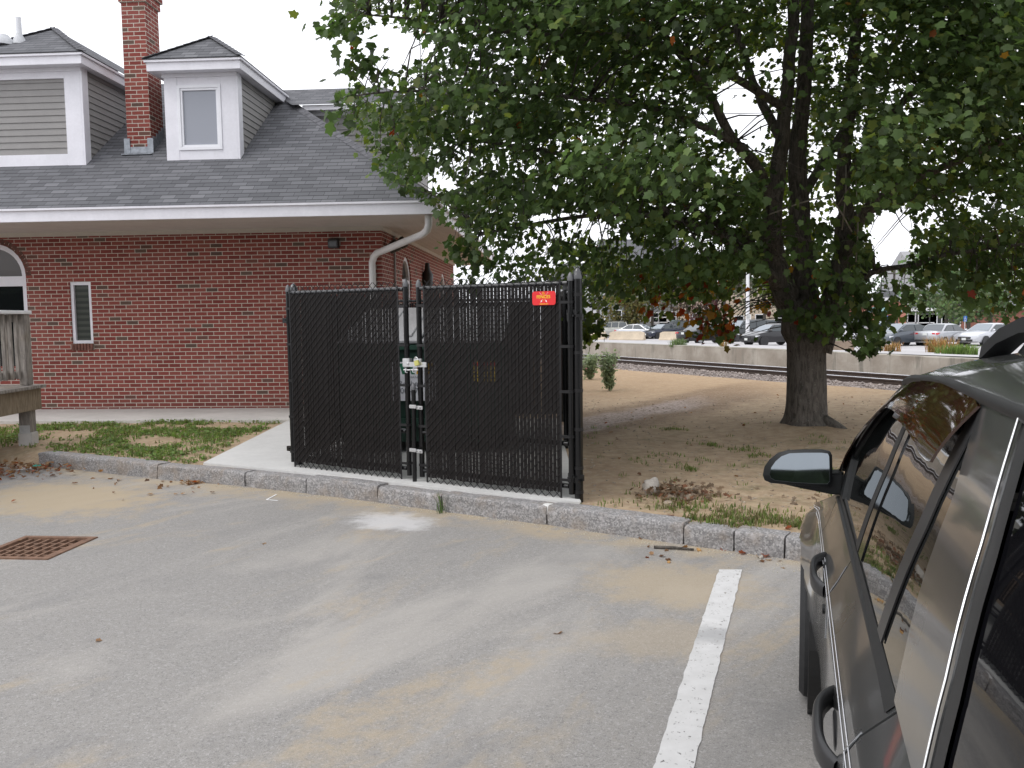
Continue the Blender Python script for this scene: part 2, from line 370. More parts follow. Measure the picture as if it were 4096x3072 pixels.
# soil beyond the kerb
def zsoil(x, y):
    d = y-ycurb(x)
    z = .135 - .13*max(0, min(1, (y-10)/16))
    z += .02*max(0, min(1, d/3))*(1 if x < -1 else 0)
    z += .022*mnoise.noise(Vector((x*.7, y*.7, 2)))*min(1, d*1.5)+.010*mnoise.noise(Vector((x*3, y*3, 5)))*min(1, d*3)
    if y > 14 and x > 1: z += .05*math.sin((y-14)*.35)*.4
    # flare up round the maple's root collar
    rr = math.hypot(x-3.9, y-11.0); z += .10*math.exp(-(rr/.75)**2)
    return z
def soil_mat():
    m, nt, b = base("bare_soil"); co = objco(nt); s = nd(nt, 'SeparateXYZ', {0: co}); X, Y = s.outputs[0], s.outputs[1]
    big = noise(nt, co, .7, 5, .6, .5); mid = noise(nt, co, 7, 5, .65); fine = noise(nt, co, 75, 3, .7)
    c = mixc(nt, ramp(nt, mid, .3, .7), (.32, .225, .148), (.47, .36, .24))
    c = mixc(nt, M_(nt, 'MULTIPLY', ramp(nt, fine, .35, .7), .45), c, (.43, .34, .24))
    c = mixc(nt, M_(nt, 'MULTIPLY', ramp(nt, big, .46, .70), .30), c, (.18, .12, .08))
    # warmer raked strip toward the track
    c = mixc(nt, M_(nt, 'MULTIPLY', ramp(nt, Y, 14., 18.), .55), c, mixc(nt, mid, (.29, .19, .105), (.40, .28, .165)))
    # thin green bloom of weeds close to the kerb, and drifted grit
    gm_ = M_(nt, 'MULTIPLY', M_(nt, 'MULTIPLY', ramp(nt, noise(nt, co, 2.2, 5, .7), .50, .70), ramp(nt, Y, 13.5, 9.0)), .40)
    c = mixc(nt, gm_, c, (.085, .105, .045))
    # washed-out strip of wood chips and gravel running across under the tree
    band = M_(nt, 'ABSOLUTE', M_(nt, 'SUBTRACT', Y, M_(nt, 'ADD', M_(nt, 'MULTIPLY', X, 1.42), 10.35)))
    wob = M_(nt, 'MULTIPLY', M_(nt, 'SUBTRACT', noise(nt, co, 1.1, 4), .5), 1.3)
    bm_ = M_(nt, 'MULTIPLY', ramp(nt, M_(nt, 'ADD', band, wob), .95, .45), ramp(nt, X, 4.0, 2.8))
    damp = M_(nt, 'MULTIPLY', M_(nt, 'MULTIPLY', ramp(nt, M_(nt, 'ADD', band, wob), 1.9, 1.0), ramp(nt, X, 6.5, 4.0)), .5)
    c = mixc(nt, damp, c, (.12, .075, .05))
    chip = nd(nt, 'TexVoronoi', {'Vector': co, 'Scale': 34.}); cs = nd(nt, 'SeparateColor', {0: chip.outputs['Color']}).outputs[0]
    c = mixc(nt, M_(nt, 'MULTIPLY', bm_, .62), c, mixc(nt, cs, (.20, .165, .15), (.58, .50, .48)))
    st = M_(nt, 'MULTIPLY', ramp(nt, cs, .90, .97), .45); c = mixc(nt, st, c, (.44, .38, .30))
    sm_ = nd(nt, 'Mapping', {'Vector': co, 'Rotation': (0, 0, R(-12)), 'Scale': (1.2, 22, 1)}).outputs[0]
    c = mixc(nt, M_(nt, 'MULTIPLY', ramp(nt, noise(nt, sm_, 3.0, 3, .7), .66, .72), .45), c, (.52, .42, .27))
    h = M_(nt, 'ADD', M_(nt, 'MULTIPLY', mid, .6), M_(nt, 'MULTIPLY', fine, .4))
    setb(nt, b, color=c, rough=.97, spec=.15, normal=bump(nt, h, .8, .03)); return m
SOIL = soil_mat()
xs = np.concatenate([np.arange(-14, -6, .5), np.arange(-6, 4.5, .14), np.arange(4.5, 16.1, .4)])
ds = np.concatenate([np.arange(0, 3, .1), np.arange(3, 8, .25), np.arange(8, 24.1, .8)])
def rail_y(x): return 34.02-2.105*(x-2.93)                 # near rail line
def zsoil2(x, y):
    z = zsoil(x, y); dn = (rail_y(x)-y)*.429; k = max(0, min(1, (3.2-dn)/2.0)); k = k*k*(3-2*k); z += (-.125-z)*k
    if x < -5.2: z = min(z, -.01+.28*max(0, y-ycurb(x)+.12)) if x < -5.35 else z
    return z
rows = []
for x in xs:
    y0 = ycurb(x)+(.14 if x > -5.35 else -.12); Lm = min(rail_y(x)-2.56, 44)-y0; nd_ = len(ds)
    row = []
    for j, d in enumerate(ds):
        dd = d*min(1, Lm/24)+max(0, Lm-24)*(j/(nd_-1))**6; row.append((x, y0+dd, zsoil2(x, y0+dd)))
    rows.append(row)
mb = MB(); mb.grid(rows)
tag(mb.build("ground", SOIL, smooth=180, fix=False), kind='structure')
# wide ground sheet carrying on to the horizon (the town beyond stands on it)
mb = MB(); mb.quad((-400, 24, -.62), (500, -60, -.62), (600, 900, -.62), (-500, 900, -.62))
tag(mb.build("town_ground", plain("far_ground", (.16, .15, .12), .95, .3, .05)), kind='structure')
mb = MB(); mb.quad((-40, 20, .0), (-13.9, 13.6, .0), (-13.9, 44, -.1), (-40, 44, -.1))
tag(mb.build("side_ground", SOIL), kind='structure')

# concrete walk along the wall and the pad with the approach to the enclosure
# building frame: corner of the brick walls, e1 along the front to the right, e2 back
BA = R(3.44); E1 = np.array([math.cos(BA), -math.sin(BA), 0]); E2 = np.array([math.sin(BA), math.cos(BA), 0])
B0 = np.array([-2.16, 14.03, 0.])
def bl(p): q = np.array(p)-B0; return np.array([q@E1, q@E2, q[2]])
def bw(x, y, z): return B0+E1*x+E2*y+np.array([0, 0, z])
def bpl(px, py, yl=0.):      # pixel -> local point on the plane y=yl
    return bl(atplane(px, py, bw(0, yl, 0), E2))
def bpx(px, py, xl=0.): return bl(atplane(px, py, bw(xl, 0, 0), E1))
yw = bl(atz(200, 420.5, .17))[1]
mb = MB(); 
ptsw = [bw(-12, yw, 0), bw(1.6, yw, 0), bw(1.6, .05, 0), bw(-12, .05, 0)]
mb.prism([(p[0], p[1], -.05) for p in ptsw], (0, 0, .225))
tag(mb.build("walkway", CONC, bevel=.008), kind='structure')
A = atz(203, 462.5, .165); Bp = atz(288, 420.3, .165)
pad = [A, Bp, np.array([.66, Bp[1]-.15, 0]), np.array([.55, 6.62, 0])]
for x in (.25, -.3, -.9, -1.5, -2.1, -2.7): pad.append(np.array([x, ycurb(x)+.20, 0]))
mb = MB(); mb.prism([(p[0], p[1], -.05) for p in pad], (0, 0, .216))
tag(mb.build("enclosure_pad", plain("new_concrete", (.52, .515, .50), .9, .07, 2.5, bmp=.25, bscale=150), bevel=.006), kind='structure')

# granite kerb: every stone a thing
def granite_mat():
    m, nt, b = base("granite"); co = objco(nt); g_ = nd(nt, 'NewGeometry').outputs['Position']
    v = nd(nt, 'TexVoronoi', {'Vector': g_, 'Scale': 85.}); cs = nd(nt, 'SeparateColor', {0: v.outputs['Color']}).outputs[0]
    n = noise(nt, g_, 5, 5, .65)
    c = mixc(nt, ramp(nt, cs, .1, .9), (.185, .18, .18), (.325, .315, .31)); c = mixc(nt, M_(nt, 'MULTIPLY', ramp(nt, cs, .88, .96), .35), c, (.50, .48, .47))
    c = mixc(nt, M_(nt, 'MULTIPLY', ramp(nt, n, .45, .72), .55), c, (.27, .215, .165))
    c = mixc(nt, M_(nt, 'MULTIPLY', ramp(nt, noise(nt, g_, 11, 4), .58, .74), .6), c, (.46, .44, .44))
    setb(nt, b, color=c, rough=.88, spec=.3, normal=bump(nt, M_(nt, 'ADD', n, M_(nt, 'MULTIPLY', cs, .4)), .6, .012)); return m
GRAN = granite_mat()
cl = [0.]
for i in range(1, len(CURB)): cl.append(cl[-1]+math.dist(CURB[i], CURB[i-1]))
def cpt(s): return np.array([np.interp(s, cl, CX), np.interp(s, cl, CY)])
def s_at_px(px):
    best = min(np.arange(0, cl[-1], .01), key=lambda s: abs(proj((*cpt(s), .13))[0]-px) if cpt(s)[1] > 3.5 else 1e9); return float(best)
JP = [38, 156, 244, 305.6, 377, 441, 546, 683, 733, 784]
JS = [s_at_px(p) for p in JP]; JS = JS+[JS[-1]+1.1, JS[-1]+2.3, JS[-1]+3.7]
KL = ["longest low granite kerb stone along the weedy grass, nearest the wooden deck", "granite kerb stone below the start of the new concrete walk",
      "grey granite kerb stone left of the fence's left post", "granite kerb stone under the hinge end of the left gate leaf", "granite kerb stone under the meeting stiles of the gates",
      "pale granite kerb stone under the right gate leaf, ending at a cracked corner", "granite kerb stone right of the gate post, below bare soil and rubble",
      "short granite kerb stone with a stick lying before it", "short granite kerb stone nearest to the dark car's fender on its left", "granite kerb stone just visible beside the dark car's fender", None, None]
for k in range(len(JS)-1):
    if KL[k] is None: continue
    s0, s1 = JS[k]+.007, JS[k+1]-.007; L = s1-s0; n = max(6, int(L/.07)); hh = .15+.009*math.sin(k*2.3+1); rows = []
    prof = [(0.0, -.06), (0., .035), (.003, .075), (.004, .11), (.006, hh-.014), (.014, hh-.003), (.035, hh), (.09, hh), (.14, hh), (.19, hh-.004), (.20, -.06)]
    for i in range(n+1):
        s = s0+L*i/n; p = cpt(s); q = cpt(s+.03)-cpt(s-.03); q /= np.linalg.norm(q); nn = np.array([-q[1], q[0]])
        if nn[1] < 0: nn = -nn
        row = []
        for o_, z in prof:
            dr = .016*mnoise.noise(Vector((s*6+k*9, z*14, 1.3)))+.012*mnoise.noise(Vector((s*17, z*30, k)))
            if o_ > .03: dr = 0
            edge = .007 if i in (0, n) else 0
            row.append((p[0]+nn[0]*(o_+dr+edge), p[1]+nn[1]*(o_+dr+edge), z+(.006*mnoise.noise(Vector((s*5, o_*9, k))) if z > .1 else 0)-(.004 if i in (0, n) else 0)))
        rows.append(row)
    mb = MB(); mb.grid(rows); c_ = len(prof); o = len(mb.v)
    mb.f += [tuple(range(c_)), tuple(n*c_+j for j in range(c_-1, -1, -1))]; mb.mi += [0, 0]
    ko = mb.build("kerb_stone", GRAN, smooth=50); KS = ko.name; tag(ko, KL[k], "kerb stone", "granite kerb stones along the car park")
    if k == 5:
        p = cpt(JS[6]); mo = MB(); rr_ = []
        for i in range(9):
            f_ = math.pi*i/8; rr_.append([(p[0]+.02+(.085*math.sin(f_)*math.cos(a_))*(1+.25*mnoise.noise(Vector((i, a_, 2)))), p[1]+.085+.075*math.sin(f_)*math.sin(a_)*(1+.25*mnoise.noise(Vector((a_, i, 5)))), .105+.052*math.cos(f_)) for a_ in np.linspace(0, 2*math.pi, 15)])
        mo.grid(rr_); mo.build("mortar_patch", plain("white_mortar", (.60, .59, .57), .9, .06, 12., bmp=.4), bpy.data.objects[KS], smooth=60)

# ------------------------------------------------------------------ BRICK BUILDING
BLD = thing("brick_building", "red brick building with white trim, grey shingled hip roof and dormers", "building", tuple(B0), -BA)
ZS = 3.22
ec = bl(atz(435, 213, ZS)); EX, EY = float(ec[0]), float(ec[1]); ZE = ZS+.19
d = ray(287, 100); k = (bw(0, 0, 0), d)
def lray(px, py):
    d = ray(px, py); o = CP-B0
    return np.array([o@E1, o@E2, o[2]]), np.array([d@E1, d@E2, d[2]])
o_, d_ = lray(287, 100)
# point on ray where x+y == EX+EY-... hip: x=EX-s, y=EY+s  -> x+y = EX+EY
t_ = (EX+EY-o_[0]-o_[1])/(d_[0]+d_[1]); hp = o_+d_*t_
SLP = float((hp[2]-ZE)/(hp[1]-EY))
def onroof(px, py):
    o, d = lray(px, py); t = (ZE+SLP*(o[1]-EY)-o[2])/(d[2]-SLP*d[1]); return o+d*t
def roofz(y): return ZE+SLP*(y-EY)
YR = float(onroof(160, 84)[1]); ZR = roofz(YR); YEND = float(bpx(453.5, 264.7)[1])
print("eave", EX, EY, "pitch", SLP, "ridge", YR, ZR, "wall end", YEND)
XL = -12.5
def arch_pts(xc, zs, r, zb, n=14):
    return [(xc-r, zb)]+[(xc-r*math.cos(math.pi*i/n), zs+r*math.sin(math.pi*i/n)) for i in range(n+1)]+[(xc+r, zb)]
# openings in the front wall
w0 = bpl(69.3, 282); w1 = bpl(93.6, 343.5); NW = (w0[0], w1[0], w1[2], w0[2])
dc = bpl(25.8, 276); DR = .56; DX = dc[0]-DR; DZ = dc[2]; DB = .93
front_holes = [[(NW[0], NW[2]), (NW[1], NW[2]), (NW[1], NW[3]), (NW[0], NW[3])], arch_pts(DX, DZ, DR, DB)]
side_w = []
for px, py in ((406.3, 256.5), (426.8, 266), (443., 273)):
    p = bpx(px, py); side_w.append((p[1], p[2]))
side_holes = [arch_pts(y, z-.48, .48, .95) for y, z in side_w]
mb = MB()
mb.holed([(XL, .05), (0, .05), (0, ZS+.05), (XL, ZS+.05)], front_holes, lambda x, z: (x, 0, z))
mb.holed([(0, .05), (YEND, .05), (YEND, ZS+.05), (0, ZS+.05)], side_holes, lambda y, z: (0, y, z))
mb.quad((0, YEND, .05), (XL, YEND, .05), (XL, YEND, ZS+.05), (0, YEND, ZS+.05)); mb.quad((XL, 0, .05), (XL, YEND, .05), (XL, YEND, ZS+.05), (XL, 0, ZS+.05))
for h, f in [(h, (lambda a, z, dd: (a, dd, z))) for h in front_holes]+[(h, (lambda a, z, dd: (-dd, a, z))) for h in side_holes]:
    for i in range(len(h)):
        a, b_ = h[i], h[(i+1) % len(h)]; mb.quad(f(*a, 0), f(*b_, 0), f(*b_, .16), f(*a, .16))
mb.build("brick_wall", BRICK, BLD, fix=False)
# narrow window
def glass_mat(name, col, rough=.05, band=None, spec=.5):
    m, nt, b = base(name); co = objco(nt)
    c = col
    if band:
        s = nd(nt, 'SeparateXYZ', {0: co}); f = M_(nt, 'FRACT', M_(nt, 'DIVIDE', s.outputs[2], band[0]))
        c = mixc(nt, ramp(nt, f, .35, .65), col, band[1])
    setb(nt, b, color=c, rough=rough, spec=spec, normal=bump(nt, noise(nt, co, 2.5, 2), .04, .02)); return m
GL_BLIND = glass_mat("blind_behind_glass", (.052, .058, .052), .1, (.10, (.085, .09, .08)), .35)
GL_GREY = glass_mat("curtained_glass", (.30, .315, .36), .08)
GL_DARK = glass_mat("dark_glass", (.008, .010, .011), .04)
GL_FAN = glass_mat("fanlight_glass", (.085, .075, .07), .15)
x0, x1, z0, z1 = NW
win = MB(); t = .055
win.box(((x0+x1)/2, .055, z1-t/2), (x1-x0, .07, t)); win.box(((x0+x1)/2, .055, z0+t/2), (x1-x0, .07, t))
win.box((x0+t/2, .055, (z0+z1)/2), (t, .07, z1-z0-2*t)); win.box((x1-t/2, .055, (z0+z1)/2), (t, .07, z1-z0-2*t))
wo = win.build("window", WHITE, BLD, bevel=.004)
mb = MB(); mb.box(((x0+x1)/2, .075, (z0+z1)/2), (x1-x0-2*t, .02, z1-z0-2*t)); mb.build("pane", GL_BLIND, wo)
brickd = plain("sill_brick", (.17, .075, .055), .85, .35, 7., bmp=.3)
mb = MB(); nS = 7
for i in range(nS):
    w = (x1-x0+.02)/nS; mb.box((x0-.01+w*(i+.5), -.012, z0-.055), (w-.011, .06, .11))
mb.build("sill", brickd, wo, bevel=.003)
mb = MB(); mb.box(((x0+x1)/2, .0, z0-.055), (x1-x0+.02, .016, .116)); mb.build("sill_mortar", plain("mortar", (.44, .41, .35), .9), wo)
# arched door with fanlight
mb = MB(); n = 16
def ring(mb, xc, zc, r0, r1, y0, y1, a0=0, a1=math.pi, n=16):
    for i in range(n):
        a, b_ = a0+(a1-a0)*i/n, a0+(a1-a0)*(i+1)/n
        P = lambda r, g, y: (xc+r*math.cos(g), y, zc+r*math.sin(g))
        vs = [P(r0, a, y0), P(r1, a, y0), P(r1, b_, y0), P(r0, b_, y0), P(r0, a, y1), P(r1, a, y1), P(r1, b_, y1), P(r0, b_, y1)]
        mb.add(vs, [(0, 1, 2, 3), (0, 4, 5, 1), (1, 5, 6, 2), (3, 2, 6, 7), (0, 3, 7, 4), (4, 7, 6, 5)])
ring(mb, DX, DZ, DR-.085, DR-.002, .03, .11)
for s in (-1, 1): mb.box((DX+s*(DR-.0435), .07, (DB+DZ)/2), (.083, .08, DZ-DB))
mb.box((DX, .07, DZ-.085), (2*DR-.17, .078, .17))
do = mb.build("arched_door", WHITE, BLD)
mb = MB(); mb.poly([(DX+(DR-.06)*math.cos(math.pi*i/16), .1, DZ+(DR-.06)*math.sin(math.pi*i/16)) for i in range(17)]); mb.build("fanlight", GL_FAN, do, fix=False)
mb = MB(); mb.box((DX, .11, (DB+DZ-.17)/2), (2*DR-.17, .02, DZ-.17-DB)); mb.build("pane", GL_DARK, do)
mb = MB(); nb = 26
for i in range(nb):
    a = math.pi*(i+.08)/nb; b_ = math.pi*(i+.92)/nb; ring(mb, DX, DZ, DR+.004, DR+.10, -.004, .02, a, b_, 1)
mb.build("brick_arch", plain("arch_brick", (.13, .06, .045), .85, .4, 9., bmp=.3), do)
# side windows
for (y, z) in side_w:
    mb = MB(); zc = z-.48
    for i in range(14):
        a, b_ = math.pi*i/14, math.pi*(i+1)/14
        vs = []
        for xx in (-.10, -.03):
            for r, g in ((.40, a), (.478, a), (.478, b_), (.40, b_)): vs.append((xx, y+r*math.cos(g), zc+r*math.sin(g)))
        mb.add(vs, [(0, 1, 2, 3), (4, 5, 6, 7), (0, 1, 5, 4), (1, 2, 6, 5), (2, 3, 7, 6), (3, 0, 4, 7)])
    for s in (-1, 1): mb.box((-.065, y+s*.439, (zc+.95)/2), (.07, .078, zc-.95))
    mb.box((-.065, y, .98), (.07, .80, .06)); mb.box((-.065, y, zc), (.06, .80, .06))
    o = mb.build("arched_window", WHITE, BLD)
    mb = MB(); mb.poly([(-.09, y+.41*math.cos(math.pi*i/14), zc+.41*math.sin(math.pi*i/14)) for i in range(15)]+[(-.09, y-.41, 1.), (-.09, y+.41, 1.)]); mb.build("pane", GL_DARK, o, fix=False)
# soffit, frieze, fascia
mb = MB()
mb.quad((XL-1, EY, ZS), (EX, EY, ZS), (EX, 0, ZS), (XL-1, 0, ZS)); mb.quad((0, 0, ZS), (EX, 0, ZS), (EX, YEND+1, ZS), (0, YEND+1, ZS))
nbd = 9
for i in range(1, nbd):                                              # beaded board joints running round under the eaves
    y = EY*i/nbd; mb.box(((XL-1)/2+.3, y, ZS-.001), (-XL+1.6, .008, .006)); x = EX*i/nbd; mb.box((x, YEND/2, ZS-.001), (.008, YEND+1, .006))
mb.build("soffit", SOFF, BLD, fix=False)
mb = MB(); mb.box(((XL)/2, -.02, ZS-.035), (-XL, .036, .07)); mb.box((.02, YEND/2, ZS-.035), (.036, YEND+.08, .07)); mb.build("frieze_board", plain("frieze", (.55, .50, .44), .6, .05), BLD)
mb = MB()
mb.box(((XL-1+EX)/2, EY-.012, ZS+.07), (EX-XL+1, .024, .17)); mb.box(((XL-1+EX)/2, EY-.03, ZS+.165), (EX-XL+1.04, .06, .035)); mb.box((EX+.012, (EY+YEND)/2, ZS+.07), (.024, YEND-EY, .17)); mb.box((EX+.03, (EY+YEND)/2, ZS+.165), (.06, YEND-EY, .035))
mb.build("fascia", WHITE, BLD, bevel=.004)
# roof
ro = MB(); o0 = .06
A0 = (XL-1, EY-o0, ZE-.005); A1 = (EX+o0, EY-o0, ZE-.005); sr = YR-EY
A2 = (EX-sr, YR, ZR); A3 = (XL-1, YR, ZR)
ro.quad(A0, A1, A2, A3); yb = YEND+1.2
ro.quad(A1, (EX+o0, yb, ZE-.005), (EX-sr, yb-sr, ZR), A2)
ro.quad(A3, A2, (EX-sr, yb-sr, ZR), (XL-1, yb-sr, ZR)); ro.quad((EX+o0, yb, ZE-.005), (XL-1, yb, ZE-.005), (XL-1, yb-sr, ZR), (EX-sr, yb-sr, ZR))
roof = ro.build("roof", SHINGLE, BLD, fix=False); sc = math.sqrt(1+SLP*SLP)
me = roof.data; uv = me.uv_layers.new(name="UVMap")
for p in me.polygons:
    for li in p.loop_indices:
        c = me.vertices[me.loops[li].vertex_index].co
        if p.index in (0, 2): uv.data[li].uv = (c.x, (c.y-EY)*sc)
        else: uv.data[li].uv = (c.y, (EX-c.x)*sc)
hipd = Vector(A2)-Vector(A1); L = hipd.length; hipd.normalize(); mb = MB(); k = 0.
while k < L:
    a = Vector(A1)+hipd*k+Vector((0, 0, .012)); b_ = Vector(A1)+hipd*min(L, k+.15)+Vector((0, 0, .030))
    for s in ((-1, 0), (0, 1)):
        pass
    l = Vector((-.11, -.02, -.05)); r = Vector((.02, .11, -.05))
    mb.quad(a+l+Vector((0, 0, .035)), a+Vector((0, 0, .035)), b_+Vector((0, 0, .01)), b_+l+Vector((0, 0, .01))); mb.quad(a+Vector((0, 0, .035)), a+r+Vector((0, 0, .035)), b_+r+Vector((0, 0, .01)), b_+Vector((0, 0, .01)))
    mb.quad(a+l+Vector((0, 0, .035)), a+l, a, a+Vector((0, 0, .035))); k += .145
mb.build("hip_cap", plain("hip_shingle", (.125, .125, .137), .95, .3, 9.), roof, fix=False)

def siding(mb, org, ax, out, z0, z1, rng, h=.10):
    """clapboards: org + ax*a + z ; rng(z)->(a0,a1) ; out = outward unit"""
    org = Vector(org); ax = Vector(ax); out = Vector(out); z = z0
    while z < z1-.005:
        zt = min(z+h, z1); a0, a1 = rng(z+.01); b0, b1 = rng(zt-.001)
        if a1-a0 > .03:
            P = lambda a, zz, oo: org+ax*a+out*oo+Vector((0, 0, zz))
            b1 = max(b1, b0+.005)
            mb.add([P(a0, z, .020), P(a1, z, .020), P(b1, zt, .006), P(b0, zt, .006), P(a0, z, 0), P(a1, z, 0)], [(0, 1, 2, 3), (4, 5, 1, 0)])
        z = zt
def dormer(pxl, pxr, pybot, pmid, pyfb, pyft, papex, style):
    f = onroof(pmid, pybot); yf = f[1]; zb = f[2]
    xl = bpl(pxl, pybot-20, yf)[0]; xr = bpl(pxr, pybot-20, yf)[0]
    of, os_ = .26, .17
    zfb = bpl(pmid, pyfb, yf-of)[2]; zft = bpl(pmid, pyft, yf-of)[2]
    hw = (xr-xl)/2+os_; ap = bpl(papex[0], papex[1], yf-of+hw); zap = ap[2]; xc = (xl+xr)/2; pit = (zap-zft)/hw
    zt = zfb+.02; ye = (zfb-ZE)/SLP+EY          # where eave meets the roof
    yr = min((zap-ZE)/SLP+EY, YR+1.5)
    print(style, "dormer", xl, xr, yf, zb, zfb, zft, zap, 'pitch', pit, ye)
    D = MB()
    D.quad((xl, yf, zb-.1), (xr, yf, zb-.1), (xr, yf, zt), (xl, yf, zt)); D.poly([(xr, yf, zb-.1), (xr, ye+.1, zt-.05), (xr, ye, zt), (xr, yf, zt)]); D.poly([(xl, yf, zb-.1), (xl, ye+.1, zt-.05), (xl, ye, zt), (xl, yf, zt)])
    dm = D.build("dormer", SIDING, BLD, fix=False)
    T = MB()   # white trim
    if style == 'window':
        bw_ = .165
        wx0, wx1 = bpl(178.5, 100, yf)[0], bpl(222, 100, yf)[0]; wz1, wz0 = bpl(200, 85.5, yf)[2], bpl(200, 150.5, yf)[2]
        T.box(((xl+wx0)/2, yf-.02, (zb+zt)/2-.03), (wx0-xl, .04, zt-zb+.06)); T.box(((xr+wx1)/2, yf-.02, (zb+zt)/2-.03), (xr-wx1, .04, zt-zb+.06))
        T.box(((wx0+wx1)/2, yf-.0175, (zt+wz1)/2), (wx1-wx0, .035, zt-wz1)); T.box(((wx0+wx1)/2, yf-.0175, (zb+wz0)/2-.03), (wx1-wx0, .035, wz0-zb+.06))
        wi = MB(); tt = .05
        for a, b_, c, d in ((wx0, wx1, wz1-tt, wz1), (wx0, wx1, wz0, wz0+tt), (wx0, wx0+tt, wz0+tt, wz1-tt), (wx1-tt, wx1, wz0+tt, wz1-tt)): wi.box(((a+b_)/2, yf-.03, (c+d)/2), (b_-a, .05, d-c))
        tt2 = .085
        for a, b_, c, d in ((wx0+tt, wx1-tt, wz1-tt2, wz1-tt), (wx0+tt, wx1-tt, wz0+tt, wz0+tt2), (wx0+tt, wx0+tt2, wz0+tt2, wz1-tt2), (wx1-tt2, wx1-tt, wz0+tt2, wz1-tt2)): wi.box(((a+b_)/2, yf-.02, (c+d)/2), (b_-a, .04, d-c))
        wi.build("window_frame", plain("window_vinyl", (.80, .80, .84), .4, .03), dm, bevel=.003)
        P = MB(); P.box(((wx0+wx1)/2, yf-.008, (wz0+wz1)/2), (wx1-wx0-2*tt2, .01, wz1-wz0-2*tt2)); P.build("pane", GL_GREY, dm)
    else:
        cb = .27
        T.box((xr-cb/2, yf-.02, (zb+zt)/2-.03), (cb, .04, zt-zb+.06)); T.box((xl+cb/2, yf-.02, (zb+zt)/2-.03), (cb, .04, zt-zb+.06))
        zh = bpl(40, 79.5, yf)[2]; zbb = bpl(40, 155, yf)[2]
        T.box((xc, yf-.0175, (zt+zh)/2), (xr-xl-2*cb, .035, zt-zh)); T.box((xc, yf-.0175, (zb+zbb)/2-.03), (xr-xl-2*cb, .035, zbb-zb+.06))
        Sg = MB(); siding(Sg, (0, yf, 0), (1, 0, 0), (0, -1, 0), zbb, zh, lambda z: (xl+cb, xr-cb), .105); Sg.build("front_siding", SIDING, dm, fix=False)
    T.box((xr+.018, yf+.045, (zb+zt)/2+.0), (.036, .17, zt-zb+.12))
    # fascia all round
    hh = zft-zfb
    T.box((xc, yf-of+.012, (zfb+zft)/2), (2*hw, .024, hh)); T.box((xc, yf-of-.012, zft-.02), (2*hw+.05, .04, .04))
    for s in (-1, 1):
        yk = ye+.15
        T.box((xc+s*(hw-.012), (yf-of+yk)/2+.012, (zfb+zft)/2), (.024, yk-yf+of-.024, hh)); T.box((xc+s*(hw+.012), (yf-of+yk)/2, zft-.02), (.04, yk-yf+of+.05, .04))
    T.quad((xc-hw, yf-of, zfb+.01), (xc+hw, yf-of, zfb+.01), (xc+hw, ye+.2, zfb+.01), (xc-hw, ye+.2, zfb+.01))
    T.box((xc, yf-.03, zfb-.02), (xr-xl+.06, .06, .06))
    T.build("dormer_trim", WHITE, dm, bevel=.003)
    Sg = MB(); siding(Sg, (xr, yf, 0), (0, 1, 0), (1, 0, 0), zb+.02, zfb, lambda z: (.13, (z-ZE)/SLP+EY-yf-.02), .105); Sg.build("side_siding", SIDING, dm, fix=False)
    # hipped roof
    Rf = MB(); y0 = yf-of-.04; h2 = hw+.04; yk = min((zap-ZE)/SLP+EY+.05, YR+.3); zz = zft+.01
    Lc, Rc, Ap = (xc-h2, y0, zz), (xc+h2, y0, zz), (xc, y0+h2, zz+pit*h2)
    Bk = (xc, yk, zz+pit*h2)
    Rf.poly([Lc, Rc, Ap]); Rf.poly([Rc, (xc+h2, ye+.1, zz), Bk, Ap]); Rf.poly([Lc, Ap, Bk, (xc-h2, ye+.1, zz)])
    Rf.poly([(xc-h2, y0, zz-.012), (xc+h2, y0, zz-.012), Rc, Lc])
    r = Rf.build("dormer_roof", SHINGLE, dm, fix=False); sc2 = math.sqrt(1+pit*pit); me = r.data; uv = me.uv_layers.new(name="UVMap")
    for p in me.polygons:
        for li in p.loop_indices:
            c = me.vertices[me.loops[li].vertex_index].co
            uv.data[li].uv = (c.x, (c.y-y0)*sc2) if p.index in (0, 3) else (c.y, abs(abs(c.x-xc)-h2)*sc2)
    mb = MB()
    for C_ in (Rc, Lc):
        dv = Vector(Ap)-Vector(C_); Ln = dv.length; dv.normalize(); k = 0
        while k < Ln: mb.bar(Vector(C_)+dv*k+Vector((0, 0, .014)), Vector(C_)+dv*min(Ln, k+.15)+Vector((0, 0, .006)), .13, .010); k += .145
    mb.build("hip_cap", MATS["hip_shingle"], dm)
    return dm, xc, y0, zz, pit, yf
dormer(167.3, 238.6, 160, 203, 69.5, 58.5, (211.5, 39.3), 'window')
dL = dormer(-22, 84.5, 166, 60, 64, 53, (47.5, 31), 'siding')
# plumbing vents on the left dormer's roof
def vent(px, pyt, pyb, rad, name, mat, parent, dy):
    y = dL[2]+dy; zb = dL[3]+dL[4]*dy; x = bpl(px, pyb, y)[0]; zt = bpl(px, pyt, y)[2]
    mb = MB(); mb.lathe([(rad, 0), (rad, zt-zb), (rad*.8, zt-zb)], (x, y, zb-.02), 14); v = mb.build(name, mat, parent, smooth=40)
    mb = MB(); mb.lathe([(rad*2.3, -.06), (rad*2.1, .02), (rad*1.25, .09), (rad*1.05, .12)], (x, y, zb), 14); mb.build("flange", plain("lead_grey", (.52, .53, .55), .5, .15), v, smooth=40)
vent(19.6, 16, 43, .045, "vent_pipe", plain("pvc_white", (.72, .73, .76), .4, .05), BLD, .55)
vent(3, 38, 43, .09, "roof_vent", plain("dark_vent", (.08, .085, .08), .6, .2), BLD, .5)
